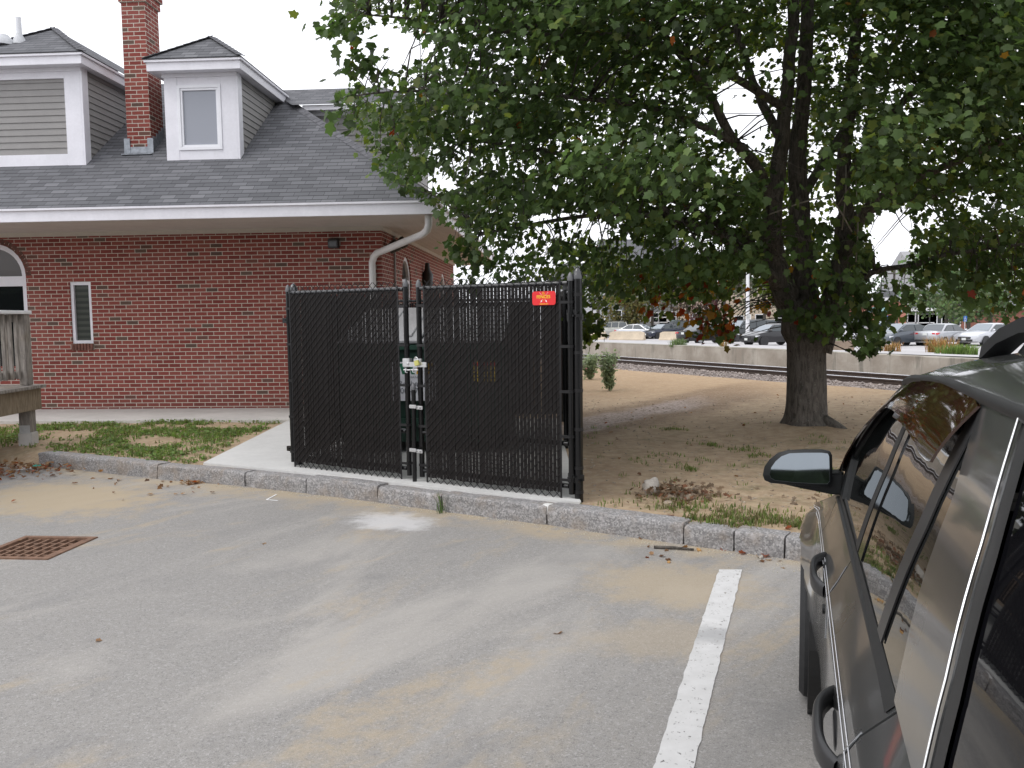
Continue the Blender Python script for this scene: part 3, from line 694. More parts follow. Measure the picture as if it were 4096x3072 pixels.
# chimney
cf = onroof(139, 154); yc = cf[1]; cz = cf[2]
cx0 = bpl(124.5, 80, yc)[0]; cx1 = bpl(148., 80, yc)[0]; cyb = bpx(161, 80, cx1)[1]; zc = bpl(146, 1.5, yc)[2]
print("chimney", cx0, cx1, yc, cyb, zc)
bm2 = brick_mat("chimney_brick", .03)
mb = MB(); mb.box(((cx0+cx1)/2, (yc+cyb)/2, (cz-.3+zc)/2), (cx1-cx0, cyb-yc, zc-cz+.3)); mb.box(((cx0+cx1)/2, (yc+cyb)/2, zc+.068), (cx1-cx0+.06, cyb-yc+.06, .1354)); mb.box(((cx0+cx1)/2, (yc+cyb)/2, zc+.2), (cx1-cx0+.12, cyb-yc+.12, .1354))
ch = mb.build("chimney", bm2, BLD)
lead = plain("lead_flashing", (.28, .30, .33), .45, .3, 14., metal=.4)
mb = MB(); zl = cz
mb.box(((cx0+cx1)/2, yc-.008, zl+.03), (cx1-cx0+.10, .012, .17))
for s, xx in ((-1, cx0), (1, cx1)):
    for i in range(5):
        y0 = yc+(cyb-yc)*i/5; y1 = yc+(cyb-yc)*(i+1)/5; mb.box((xx+s*.008, (y0+y1)/2, roofz((y0+y1)/2)+.09), (.012, y1-y0-.004, .24))
    mb.box((xx+s*.0, yc-.012, zl+.13), (.10, .02, .25))
mb.bar((cx0-.06, yc-.05, zl-.02), (cx1+.06, yc-.05, zl-.02), .12, .012)
mb.build("flashing", lead, ch)
# dormer on the far side slope (seen past the hip)
o_, d_ = lray(304, 108); t_ = (EX+EY-o_[0]-o_[1])/(d_[0]+d_[1]); ys = float((o_+d_*t_)[1])+.22; q = bpl(412, 178, ys); print("side dormer", ys, q, ZE+SLP*(EX-q[0]))
xr = q[0]; zb = min(q[2], ZE+SLP*(EX-q[0])); zfb = bpl(330, 112.5, ys)[2]; zft = bpl(330, 104.5, ys-.2)[2]; zrg = bpl(320, 89, ys+.9)[2]
xw = EX-(zfb-ZE)/SLP
D = MB(); D.poly([(xr, ys, zb-.1), (xr, ys, zfb+.02), (xw-.3, ys, zfb+.02)]); D.quad((xr, ys, zb-.1), (xr, ys+1.9, zb-.1), (xr, ys+1.9, zfb+.02), (xr, ys, zfb+.02)); sd2 = D.build("dormer", SIDING, BLD, fix=False)
Sg = MB(); siding(Sg, (xr, ys, 0), (-1, 0, 0), (0, -1, 0), zb+.05, zfb-.06, lambda z: (.09, xr-(EX-(z-ZE)/SLP)), .105); Sg.build("side_siding", SIDING, sd2, fix=False)
T = MB(); T.box((xr-.045, ys-.02, (zb+zfb)/2), (.10, .04, zfb-zb+.1)); T.box(((xr+.25+xw)/2, ys-.19, (zfb+zft)/2), (xr+.25-xw, .024, zft-zfb)); T.box(((xr+.25+xw)/2, ys-.10, zfb+.01), (xr+.25-xw, .2, .02)); T.box(((xr+xw)/2, ys-.015, zfb-.03), (xr-xw, .03, .06)); T.build("dormer_trim", WHITE, sd2)
Rf = MB(); xq0 = EX-(zft-ZE)/SLP-.05; xq1 = EX-(min(zrg, ZR)-ZE)/SLP-.05
Rf.quad((xr+.25, ys-.24, zft), (xr+.25-.9, ys+.9, zrg), (xq1, ys+.9, zrg), (xq0, ys-.24, zft)); Rf.poly([(xr+.25, ys-.24, zft), (xr+.25, ys+2.0, zft), (xr+.25-.9, ys+.9, zrg)])
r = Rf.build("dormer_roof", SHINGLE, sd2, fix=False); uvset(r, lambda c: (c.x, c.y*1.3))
# downspout from the eave corner
mb = MB(); gx, gy = EX-.13, EY+.20
pts = [(gx, gy, ZS-.01), (gx, gy, ZS-.14), (gx-.03, gy+.05, ZS-.22), (gx-.12, gy+.16, ZS-.27), (-.04, -.20, 2.76), (-.11, -.11, 2.71), (-.15, -.072, 2.62), (-.15, -.07, 2.5), (-.15, -.07, .2)]
for a, b_ in zip(pts[:-1], pts[1:]): pass
def rect_tube(mb, path, w, h):
    P = [Vector(p) for p in path]; vs = []; fs = []; k = len(P)
    side = Vector((1, -.35, 0)).normalized()
    for i, p in enumerate(P):
        t = (P[min(i+1, k-1)]-P[max(i-1, 0)]).normalized(); x = side-t*side.dot(t)
        if abs(t.z) < .97: x = t.cross(Vector((0, 0, 1))).normalized()*-1; x = -x if x.dot(Vector((0, -1, 0))) < 0 and False else x
        x.normalize(); y = t.cross(x).normalized()
        if i and (x.dot(px_) < 0): x, y = -x, -y
        px_ = x
        for a, b_ in ((-1, -1), (1, -1), (1, 1), (-1, 1)): vs.append(p+x*a*w/2+y*b_*h/2)
    for i in range(k-1):
        for j in range(4): fs.append((i*4+j, i*4+(j+1) % 4, (i+1)*4+(j+1) % 4, (i+1)*4+j))
    fs += [(0, 1, 2, 3), tuple((k-1)*4+j for j in range(4))]; mb.add(vs, fs)
mb.tube(pts, .058, 8)
mb.build("downspout", plain("white_aluminium", (.76, .75, .75), .4, .06, 3.), BLD, smooth=50)
# wall lamps, conduit and flood lamps
p0 = bpl(329.8, 248.6); p1 = bpl(339.4, 238.4); mb = MB()
cx = (p0[0]+p1[0])/2; w = p1[0]-p0[0]; h = p1[2]-p0[2]; cz_ = (p0[2]+p1[2])/2
mb.prism([(cx-w/2, -.005, cz_-h/2), (cx-w/2, -.12, cz_-h/2), (cx-w/2, -.13, cz_+h*.3), (cx-w/2, -.07, cz_+h/2), (cx-w/2, -.005, cz_+h/2)], (w, 0, 0))
wl = mb.build("wall_light", plain("bronze_lamp", (.022, .019, .017), .45, .2), BLD, bevel=.008)
mb = MB(); mb.box((cx, -.125, cz_-h*.1), (w*.8, .012, h*.5)); mb.build("lens", plain("lamp_lens", (.04, .04, .04), .2, .1), wl)
cyy = bpx(393.4, 270)[1]; mb = MB(); mb.tube([(.03, cyy, .2), (.03, cyy, 3.15)], .02, 8); mb.build("conduit", plain("conduit_grey", (.35, .33, .32), .5, .1), BLD, smooth=60)
for px, py in ((394, 246.5), (401.3, 243.5)):
    p = bpx(px, py, .14); mb = MB(); mb.lathe([(.03, -.12), (.085, -.10), (.11, .05), (.10, .09)], (p[0], p[1], p[2]), 12, M=Matrix.Rotation(R(60), 3, 'Y')); mb.bar((0, p[1], p[2]+.02), (p[0], p[1], p[2]+.02), .03); mb.build("flood_light", MATS["bronze_lamp"], BLD, smooth=40)
p = bpx(427.5, 277, .1); mb = MB(); mb.lathe([(.03, -.22), (.11, -.2), (.13, .05), (.06, .16), (.05, .3), (.02, .31)], tuple(p), 12); mb.bar((0, p[1], p[2]-.05), (p[0], p[1], p[2]-.05), .04); mb.build("wall_lantern", MATS["bronze_lamp"], BLD, smooth=40)

# ------------------------------------------------------------------ WOODEN DECK
def wood_mat(name, c0, c1):
    m, nt, b = base(name); co = objco(nt)
    mp = nd(nt, 'Mapping', {'Vector': co, 'Scale': (9, 9, 1.2)}).outputs[0]; n = noise(nt, mp, 5, 5, .65, .5); n2 = noise(nt, co, 2.5, 4)
    c = mixc(nt, ramp(nt, n, .3, .7), c0, c1); c = mixc(nt, M_(nt, 'MULTIPLY', ramp(nt, n2, .5, .7), .4), c, (.20, .15, .10))
    setb(nt, b, color=c, rough=.85, normal=bump(nt, n, .4, .006)); return m
WOODG = wood_mat("weathered_wood", (.15, .13, .115), (.33, .30, .27))
DK0 = np.array([-6.0, 10.55])
zt_ = .89
DK = thing("wooden_deck", "weathered grey wooden deck corner with baluster railing at the left edge of the frame", "deck", (DK0[0], DK0[1], .12), R(2.))
def dz(z): return z-.12
DL, DW = 4.2, 3.2
mb = MB()
for k in range(27): mb.box((-DW/2+.05, -.07-k*.152, dz(zt_)-.02), (DW, .145, .038))
mb.build("deck_board", WOODG, DK, bevel=.004)
mb = MB(); mb.box((-.03, -DL/2, dz(zt_)-.175), (.045, DL-.05, .27)); mb.box((-DW/2, -.055, dz(zt_)-.175), (DW-.1, .045, .27)); mb.build("rim_beam", wood_mat("stained_beam", (.16, .12, .08), (.30, .24, .17)), DK, bevel=.004)
for (x, y) in ((-.13, -.15), (-.13, -2.6), (-2.6, -.15)):
    mb = MB(); mb.box((x, y, (dz(zt_)-.04+.16)/2), (.14, .14, dz(zt_)-.04-.16)); po = mb.build("support_post", WOODG, DK, bevel=.006)
    mb = MB(); mb.box((x, y, .08), (.17, .17, .2)); mb.build("concrete_pier", CONC, po, bevel=.01)
    mb = MB(); mb.box((x, y-.074, .22), (.13, .006, .10)); mb.build("post_bracket", GALV, po)
for (x, y) in ((-.13, -.12), (-.13, -2.3), (-2.6, -.12)):
    mb = MB(); mb.box((x, y, dz(zt_)+.45), (.10, .14, .89)); mb.build("railing_post", WOODG, DK, bevel=.006)
mb = MB(); mb.box((-.14, -DL/2-.0, dz(1.805)), (.15, DL-.05, .045)); mb.box((-DW/2-.16, -.12, dz(1.805)), (DW-.19, .15, .045)); mb.build("top_rail", plain("pale_rail", (.76, .76, .77), .5, .08), DK, bevel=.006)
mb = MB()
for z in (1.73, 1.03): mb.box((-.17, -DL/2, dz(z)), (.04, DL-.1, .09)); mb.box((-DW/2-.16, -.16, dz(z)), (DW-.35, .04, .09))
mb.build("side_rail", WOODG, DK, bevel=.004)
for k in range(14):
    mb = MB(); mb.box((-.125, -.30-.14*k, dz(1.38)), (.038, .038, .80)); mb.build("baluster", WOODG, DK)
for k in range(8):
    mb = MB(); mb.box((-.35-.14*k, -.12, dz(1.38)), (.038, .038, .80)); mb.build("baluster", WOODG, DK)

# ------------------------------------------------------------------ FENCE ENCLOSURE
G0 = np.array([-2.30, 8.47, 0.]); G1 = np.array([.48, 6.75, 0.])
GD = (G1-G0)/np.linalg.norm(G1-G0); GN = np.array([-GD[1], GD[0], 0.])     # GN points away from the camera
GA = math.atan2(GD[1], GD[0])
def gpx(px, py, off=0.):
    p = atplane(px, py, G0+GN*off, GN)-G0; return float(p@GD), float(p[2])
def acorn(r): return [(r*1.12, 0), (r*1.14, r*.9), (r*1.02, r*1.1), (r*.92, r*1.7), (r*.6, r*2.4), (r*.2, r*2.75), (.001, r*2.8)]
def bullet(r): return [(r*1.08, 0), (r*1.08, r*.8), (r*1.0, r*1.3), (r*.72, r*2.2), (r*.3, r*2.8), (.001, r*2.95)]
def chain(mb, w0, w1, z0, z1, y=0., front=True, slats=None, wire=.0046, pitch=.0715):
    """one zigzag family in front, the other behind; both meet in open knuckles at the edges"""
    n = round((w1-w0)/pitch); px = (w1-w0)/n; nz = round((z1-z0)/pitch); pz = (z1-z0)/nz
    for fam in (1, -1):
        yy = y+(-.006 if fam == 1 else .007)
        for k in range(-nz, n+nz+1):
            # line from (k*px, z0) rising with slope fam*pz/px
            a, b = (k, 0), (k+nz*fam, nz)
            pts = []
            t0, t1 = 0., 1.
            xa, xb = a[0], b[0]
            if xb != xa:
                for lim in (0, n):
                    t = (lim-xa)/(xb-xa)
                    if xb > xa:
                        if lim == 0: t0 = max(t0, t)
                        else: t1 = min(t1, t)
                    else:
                        if lim == n: t0 = max(t0, t)
                        else: t1 = min(t1, t)
            if t1-t0 < 1e-4: continue
            p = lambda t: Vector((w0+px*(xa+(xb-xa)*t), yy, z0+pz*nz*t))
            mb.bar(p(t0), p(t1), wire, wire, up=(0, 1, 0))
def slats(mb, w0, w1, z0, z1, y=0., pitch=.0358, w=.0316, seed=0):
    n = round((w1-w0)/pitch); p = (w1-w0)/n; rg = random.Random(seed)
    for k in range(n):
        c = w0+p*(k+.5); ja = rg.uniform(-.0012, .0012); ln = rg.uniform(-.006, .004); rt = rg.uniform(-.12, .12)
        mb.box((c+ja, y+rg.uniform(-.0015, .0015), (z0+z1)/2+ln), (w+rg.uniform(-.0022, .0012), .003, z1-z0), M=Matrix.Rotation(rt*.6, 3, 'Z'))
def put(o, M):
    return o
GALVP = plain("weathered_cap", (.10, .10, .105), .38, .2, 20., spec=.6)
RAILG = plain("shiny_black_rail", (.022, .022, .024), .16, .1, 20., spec=.9)
wl, zl = gpx(288, 293.5); wm0, zm0 = gpx(405.4, 286.3); wm1, zm1 = gpx(418.4, 285.); wr, zr = gpx(570.3, 280.5)
print("gate w", wl, wm0, wm1, wr, "top z", zl, zm0, zm1, zr)
ZT = 1.955
def make_gate(label, w0, w1, zb0, zb1, hinge, capz, seed, mesh0, mesh1):
    T = thing("chain_link_gate", label, "gate", tuple(G0), GA)
    ur = .0245; zt = ZT
    for wv, top, bot in ((w0, capz[0], zb0), (w1, capz[1], zb1)):
        mb = MB(); mb.tube([(wv, 0, bot), (wv, 0, top)], ur, 14); u_ = mb.build("upright", PIPE, T, smooth=40)
        mb = MB(); mb.lathe(bullet(ur), (wv, 0, top-.004), 14); mb.build("post_cap", GALVP, u_, smooth=60)
    mb = MB(); mb.tube([(w0+ur, 0, zt-.02), (w1-ur, 0, zt-.02)], .0205, 12); mb.build("top_rail", RAILG, T, smooth=40)
    mb = MB(); mb.tube([(w0+ur, 0, max(zb0, zb1)+.06), (w1-ur, 0, max(zb0, zb1)+.06)], .0205, 12); mb.build("bottom_rail", PIPE, T, smooth=40)
    mb = MB(); mb.tube([(w0+ur, .0, .62), (w1-ur, 0, .62)], .0205, 12); mb.build("middle_rail", PIPE, T, smooth=40)
    m0, m1 = mesh0, mesh1
    mb = MB(); zlo = .5*(zb0+zb1)-.03; chain(mb, m0, m1, zlo-.012, zt+.050, y=-.031); mb.build("chain_link", BLK, T, fix=False)
    mb = MB(); slats(mb, m0+.002, m1-.002, zlo+.042, zt-.036, y=-.0305, seed=seed); mb.build("privacy_slats", SLAT, T, fix=False)
    for wv in (m0-.004, m1+.004):
        mb = MB(); mb.box((wv, -.031, (zlo+zt)/2), (.016, .005, zt-zlo+.02)); mb.build("tension_bar", BLK, T)
    for wv, ws in ((m0-.004, w0), (m1+.004, w1)):
        for zz in (.32, .68, 1.05, 1.42, 1.78):
            mb = MB(); a, b = min(wv, ws), max(wv, ws); mb.box(((a+b)/2, -.030, zz), (b-a+.02, .010, .022)); mb.lathe([(ur+.004, -.011), (ur+.004, .011)], (ws, 0, zz), 12)
            mb.build("tension_band", BLK, T)
    hw = w0 if hinge < 0 else w1
    for zz in (.34, 1.66):
        mb = MB(); mb.box((hw+hinge*.05, .02, zz), (.10, .03, .05)); mb.lathe([(ur+.006, -.035), (ur+.006, .035)], (hw, 0, zz), 12); mb.tube([(hw+hinge*.035, -.03, zz+.01), (hw+hinge*.035, .05, zz+.01)], .009, 8); mb.build("hinge", PIPE, T)
    return T
zbl = gpx(289, 466)[1]; zbm = gpx(406, 475)[1]; zbr = gpx(570, 500)[1]
print("gate bottoms", zbl, zbm, zbr)
GL = make_gate("left leaf of the slatted black chain link double gate, no sign on it", wl, wm0, .21, .205, -1, (ZT-.0, ZT+.005), 3, wl+.055, wm0-.075)
GRt = make_gate("right leaf of the slatted black chain link double gate, carrying the red sign", wm1, wr, .205, .20, 1, (ZT-.005, ZT+.0), 11, wm1+.085, wr-.085)
# latch on the left leaf
def gl(px, py, off=-.05): return gpx(px, py, off)
sc_ = .09789; 
def gq(zx, zy, off=-.06):   # detail crop coordinates
    return gpx((1550+zx*.3916)/4, (1350+zy*.3916)/4, off)
mb = MB(); a = gq(168, 212); b = gq(240, 300); mb.box(((a[0]+b[0])/2, -.06, (a[1]+b[1])/2), (b[0]-a[0], .05, a[1]-b[1]))
lt = mb.build("latch", GALV, GL, bevel=.004)
a = gq(200, 248); b = gq(412, 303); mb = MB(); mb.box(((a[0]+b[0])/2, -.075, (a[1]+b[1])/2), (b[0]-a[0], .018, a[1]-b[1])); mb.build("latch_bar", GALV, lt, bevel=.003)
mb = MB(); c = gq(206, 266, -.09); mb.lathe([(.010, -.006), (.010, .006), (.004, .009)], (c[0], -.088, c[1]), 10, M=Matrix.Rotation(R(90), 3, 'X')); mb.build("rivet", GALV, lt, smooth=40)
a = gq(268, 215); b = gq(348, 302); mb = MB(); mb.box(((a[0]+b[0])/2, -.055, (a[1]+b[1])/2), (b[0]-a[0], .02, a[1]-b[1])); lk = mb.build("latch_catch", GALV, GRt, bevel=.003)
mb = MB()
for x_ in (200, 275):
    p = gq(x_, 330); mb.tube([(p[0]-.03, -.07, p[1]), (p[0]+.05, -.07, p[1])], .007, 8); mb.tube([(p[0], -.075, p[1]+.02), (p[0], -.085, p[1]-.02), (p[0]+.02, -.08, p[1]-.025)], .005, 6)
mb.build("latch_bolts", GALV, lt, smooth=40)
# drop rod with its two clips, on the right leaf
p0 = gq(262, 530); p1 = gq(276, 1500); mb = MB(); mb.tube([(p1[0], -.055, .165), (p0[0], -.055, p0[1])], .0205, 12); dr = mb.build("drop_rod", PIPE, GRt, smooth=40)
mb = MB(); mb.lathe(bullet(.021), (p0[0], -.055, p0[1]-.004), 12); mb.build("rod_cap", GALVP, dr, smooth=60)
for y0, y1 in ((685, 735), (1127, 1182)):
    a = gq(236, y0); b = gq(362, y1); mb = MB(); w_ = b[0]-a[0]
    mb.box((a[0]+w_*.28, -.078, (a[1]+b[1])/2+.004), (w_*.56, .012, (a[1]-b[1])*.86)); mb.box((a[0]+w_*.76, -.068, (a[1]+b[1])/2-.004), (w_*.52, .012, (a[1]-b[1])*.86))
    cl_ = mb.build("rod_clip", GALV, GRt, bevel=.004)
    mb = MB()
    for q in (.58, .86): mb.lathe([(.007, -.004), (.007, .004), (.003, .007)], (a[0]+w_*q, -.078, (a[1]+b[1])/2-.004), 8, M=Matrix.Rotation(R(90), 3, 'X'))
    mb.build("bolt", plain("bolt_dark", (.25, .25, .25), .4, .1, metal=.8), cl_, smooth=40)
# padlock hanging on the latch
c = gq(285, 256, -.12)
PL = thing("padlock", "yellow brass padlock hanging tilted on the galvanised gate latch", "padlock", tuple(G0+GD*c[0]-GN*.10+np.array([0, 0, c[1]])), GA)
mb = MB(); Mr = Matrix.Rotation(R(-14), 3, 'Y'); mb.box((0, 0, -.005), (.05, .022, .048), M=Mr); mb.build("body", plain("yellow_brass", (.56, .54, .17), .35, .1, 20., metal=.35), PL, bevel=.004)
mb = MB(); pth = [Mr @ Vector((-.017, 0, .015))]+[Mr @ Vector((-.017*math.cos(math.pi*i/8), 0, .032+.017*math.sin(math.pi*i/8))) for i in range(9)]+[Mr @ Vector((.017, 0, .015))]
mb.tube(pth, .0042, 8); mb.build("shackle", plain("chrome", (.8, .8, .8), .15, .05, metal=1.), PL, smooth=60)
# terminal posts
def post(label, px, off, cap_py, r, w=None):
    ww = gpx(px, 380, off)[0]; zt = gpx(px, cap_py, off)[1]; P = G0+GD*ww+GN*off
    T = thing("fence_post", label, "fence post", (P[0], P[1], .12), GA); zt -= .12+r*2.7
    mb = MB(); mb.tube([(0, 0, -.1), (0, 0, zt)], r, 18); mb.build("pole", PIPE, T, smooth=40)
    mb = MB(); mb.lathe(acorn(r), (0, 0, zt-.003), 18); mb.build("post_cap", plain("glossy_cap", (.03, .03, .033), .18, .1, spec=.9), T, smooth=60)
    for zz in (.1, .3, .62, .94, 1.25, 1.55, 1.72):
        if zz < zt-.05: mb = MB(); mb.lathe([(r+.003, -.013), (r+.003, .013)], (0, 0, zz), 18); mb.build("post_band", BLK, T, smooth=40)
    for zz in (.2, zt-.27):
        mb = MB(); mb.box((-.045 if off < .1 else .045, -.01, zz), (.09, .05, .05)); mb.tube([(.02, -r-.03, zz), (.02, -r+.01, zz)], .012, 8); mb.build("hinge_clamp", PIPE, T, bevel=.004)
    return P, T
PR, _t = post("thick black right hand post of the fence enclosure with an acorn cap", 578.3, .03, 266.8, .036)
PLt, _t = post("black left hand post of the fence enclosure with a domed cap, before the brick wall", 296.3, .10, 283.3, .042)
# side and back runs of the enclosure
def fence_run(label, P, Q, seed, npost=1):
    P, Q = np.array(P), np.array(Q); L = float(np.linalg.norm(Q-P)); a = math.atan2(Q[1]-P[1], Q[0]-P[0])
    T = thing("chain_link_fence", label, "fence", (P[0], P[1], 0), a)
    mb = MB(); mb.tube([(.0, 0, 1.93), (L, 0, 1.93)], .02, 10); mb.build("top_rail", RAILG, T, smooth=40)
    mb = MB(); mb.tube([(.0, 0, .24), (L, 0, .24)], .016, 8); mb.build("bottom_rail", PIPE, T, smooth=40)
    mb = MB(); slats(mb, .04, L-.04, .24, 1.90, y=-.03, seed=seed); mb.build("privacy_slats", SLAT, T, fix=False)
    mb = MB(); chain(mb, .03, L-.03, .2, 1.98, y=-.03); mb.build("chain_link", BLK, T, fix=False)
    for k in range(npost+1):
        if k == 0: continue
        mb = MB(); mb.tube([(L*k/npost-.0, .03, .1), (L*k/npost, .03, 1.98)], .03, 12); po = mb.build("line_post", PIPE, T, smooth=40)
        mb = MB(); mb.lathe(acorn(.03), (L*k/npost, .03, 1.975), 12); mb.build("post_cap", GALVP, po, smooth=60)
    return T
YB = 12.3
fence_run("right side run of the black slatted fence, edge on behind the thick post", (PR[0]-.035, PR[1]+.07), (PR[0]+.26, YB), 21, 2)
fence_run("left side run of the black slatted fence behind the left gate leaf", (PLt[0]+.02, PLt[1]+.06), (PLt[0]+.30, YB), 22, 2)
fence_run("back run of the black slatted fence, seen through the gap between the gates", (PLt[0]+.33, YB), (PR[0]+.22, YB), 23, 2)
# the red company sign wired to the right leaf
a = gpx(532.1, 291.6, -.05); b = gpx(555.4, 304.8, -.05); sw, sh = b[0]-a[0], a[1]-b[1]
SG = thing("fence_sign", "small red sign with yellow lettering FENCES wired to the right gate leaf", "sign", tuple(G0+GD*(a[0]+b[0])/2-GN*.048+np.array([0, 0, (a[1]+b[1])/2])), GA)
red = plain("red_enamel", (.72, .018, .022), .35, .04); yel = plain("yellow_ink", (.85, .62, .02), .5, .05); wht = plain("white_ink", (.8, .72, .76), .5, .05)
r_ = .02; pts = []
for cx, cy, a0 in ((sw/2-r_, sh/2-r_, 0), (-sw/2+r_, sh/2-r_, 90), (-sw/2+r_, -sh/2+r_, 180), (sw/2-r_, -sh/2+r_, 270)):
    for k in range(5): g_ = R(a0+k*22.5); pts.append((cx+r_*math.cos(g_), 0, cy+r_*math.sin(g_)))
mb = MB(); mb.prism(pts, (0, .003, 0)); mb.build("sign_plate", red, SG)
FM = lambda x, z, y=-.0008: frameM((x, y, z), (1, 0, 0), (0, 0, 1))
def bold(name, s, size, x, z, mat, off, sx=1.):
    t = text(name, s, size, FM(x, z), mat, SG, sx=sx); return t
u = sw/690.
for k in (-1, 1): text("lettering", "FENCES", 118*u, FM(-10*u+k*2.2*u, 32*u, -.0008-.0002*k), yel, SG, sx=1.02)
text("lettering", "GC", 44*u, FM(-12*u, 145*u), yel, SG); text("lettering", "AAA", 46*u, FM(-10*u, 108*u), yel, SG); text("lettering", "INC", 26*u, FM(-10*u, -48*u), yel, SG)
text("lettering", "1-800-690-0033", 44*u, FM(0, -152*u), yel, SG, sx=.95)
for s in (-1, 1):
    mb = MB(); P2 = lambda x, z: Vector((x*u*s, -.0006, z*u))
    mb.bar(P2(130, 155), P2(62, 78), 5*u, .0006, up=(0, 1, 0)); mb.bar(P2(-30+2*32, -35), P2(98, -110), 7*u, .0006, up=(0, 1, 0))
    mb.poly([P2(52, -62), P2(70, -50), P2(88, -62), P2(92, -84), P2(78, -100), P2(62, -92), P2(50, -80)]); mb.build("crossed_sword", wht, SG, fix=False)

# ------------------------------------------------------------------ DUMPSTER
DG = plain("dumpster_green", (.012, .045, .03), .5, .25, 5.)
DC = thing("dumpster", "dark green refuse dumpster with a grey sloping lid behind the gates", "dumpster", (-1.0, 9.15, .165), R(-3.4))
w, dp = .93, 1.45
mb = MB(); mb.prism([(-w, .05, .12), (-w, 0, 1.19), (-w, .0, 1.205), (-w, dp, 1.58), (-w, dp, .12)], (2*w, 0, 0)); bd = mb.build("body", DG, DC, bevel=.01)
mb = MB()
for z in (.35, .95): mb.box((0, -.015, z), (2*w+.04, .05, .09))
mb.box((0, -.02, 1.185), (2*w+.06, .06, .06)); mb.build("rib", DG, bd, bevel=.006)
mb = MB()
for s in (-1, 1): mb.box((s*(w+.06), .7, .62), (.11, 1.0, .16))
mb.build("fork_pocket", DG, DC, bevel=.006)
lid = plain("grey_plastic_lid", (.34, .34, .35), .22, .12, 2.5, spec=.7)
for s in (-1, 1):
    mb = MB(); x0, x1 = (.012, w-.01) if s > 0 else (-w+.01, -.012)
    mb.prism([(x0, -.05, 1.225), (x1, -.05, 1.225), (x1, dp+.02, 1.615), (x0, dp+.02, 1.615)], (0, -.008, .03)); l_ = mb.build("lid", lid, DC, bevel=.008)
    mb = MB()
    for k in range(3): x = x0+(x1-x0)*(k+.5)/3; mb.prism([(x-.04, .1, 1.295), (x+.04, .1, 1.295), (x+.04, dp-.1, 1.615), (x-.04, dp-.1, 1.615)], (0, -.004, .02))
    mb.build("lid_rib", lid, l_, bevel=.006)
for x in (-.5, .5):
    mb = MB(); mb.lathe([(.03, -.02), (.08, -.02), (.085, 0), (.08, .02), (.03, .02)], (x, .1, .085), 14, M=Matrix.Rotation(R(90), 3, 'Y')); mb.build("caster", BLK, DC, smooth=40)
wp_ = plain("placard_white", (.62, .62, .66), .5, .04); gi = plain("green_ink", (.02, .13, .07), .5, .05); yi = plain("orange_ink", (.75, .45, .03), .5, .05); ki = plain("grey_ink", (.12, .13, .15), .6, .05)
mb = MB(); mb.box((-.075, -.045, .81), (.49, .006, .43)); pc = mb.build("placard", wp_, DC)
DM = lambda x, z: frameM((x, -.0495, z), (1, 0, 0), (0, 0, 1))
mb = MB()
for x in (-.24, -.14): mb.poly([(x, -.0495, 1.01), (x+.045, -.0495, 1.01), (x+.075, -.0495, .89), (x+.035, -.0495, .89)])
mb.build("emblem_left", gi, pc, fix=False)
mb = MB()
for x in (-.05, .05): mb.poly([(x+.02, -.0495, 1.01), (x+.085, -.0495, 1.01), (x+.055, -.0495, .89), (x, -.0495, .89)])
mb.build("emblem_right", yi, pc, fix=False)
text("lettering", "MANA", .035, DM(-.07, .855), ki, pc, sx=1.3); text("lettering", "Rochester", .085, DM(-.075, .785), ki, pc); text("lettering", "00 - 7   3", .085, DM(-.075, .705), ki, pc); text("lettering", "c", .06, DM(.0, .64), ki, pc)
mb = MB(); mb.box((.70, -.045, .915), (.28, .004, .22)); st = mb.build("warning_sticker", plain("sticker_yellow", (.70, .50, .05), .5, .05), DC)
mb = MB(); mb.box((.70, -.0485, .995), (.25, .003, .035)); mb.build("sticker_band", plain("sticker_red", (.45, .03, .03), .5, .05), st)
mb = MB()
for k in range(4): mb.box((.70, -.0485, .955-.035*k), (.22, .003, .010))
mb.build("sticker_lines", ki, st)

# ------------------------------------------------------------------ MAPLE
def bark_mat():
    m, nt, b = base("maple_bark"); co = objco(nt)
    mp = nd(nt, 'Mapping', {'Vector': co, 'Scale': (1, 1, .22)}).outputs[0]
    r = noise(nt, mp, 26, 5, .65, .8); n = noise(nt, co, 4, 4); li = noise(nt, co, 38, 3, .7)
    c = mixc(nt, ramp(nt, r, .3, .65), (.045, .040, .036), (.145, .128, .112)); c = mixc(nt, M_(nt, 'MULTIPLY', ramp(nt, n, .45, .7), .4), c, (.12, .11, .095))
    c = mixc(nt, M_(nt, 'MULTIPLY', ramp(nt, li, .60, .70), .5), c, (.22, .235, .20))
    setb(nt, b, color=c, rough=.92, spec=.2, normal=bump(nt, r, .9, .03)); return m
BARK = bark_mat()
def leaf_mat(name, tr=.32):
    m, nt, b = base(name)
    at = nd(nt, 'Attribute', attribute_name='col'); c = at.outputs['Color']
    setb(nt, b, color=c, rough=.5, spec=.35)
    tl = nd(nt, 'BsdfTranslucent', {'Color': nd(nt, 'HueSaturation', {'Color': c, 'Saturation': 1.15, 'Value': 1.35}).outputs[0]})
    mx = nd(nt, 'MixShader', {0: tr, 1: b.outputs[0], 2: tl.outputs[0]}); o = nt.nodes['Material Output']; nt.links.new(mx.outputs[0], o.inputs[0]); return m
LEAF = leaf_mat("leaf", .48)
HALF = np.array([(0, 0), (.27, -.05), (.46, .15), (.34, .28), (.54, .56), (.28, .64), (0, 1.)])
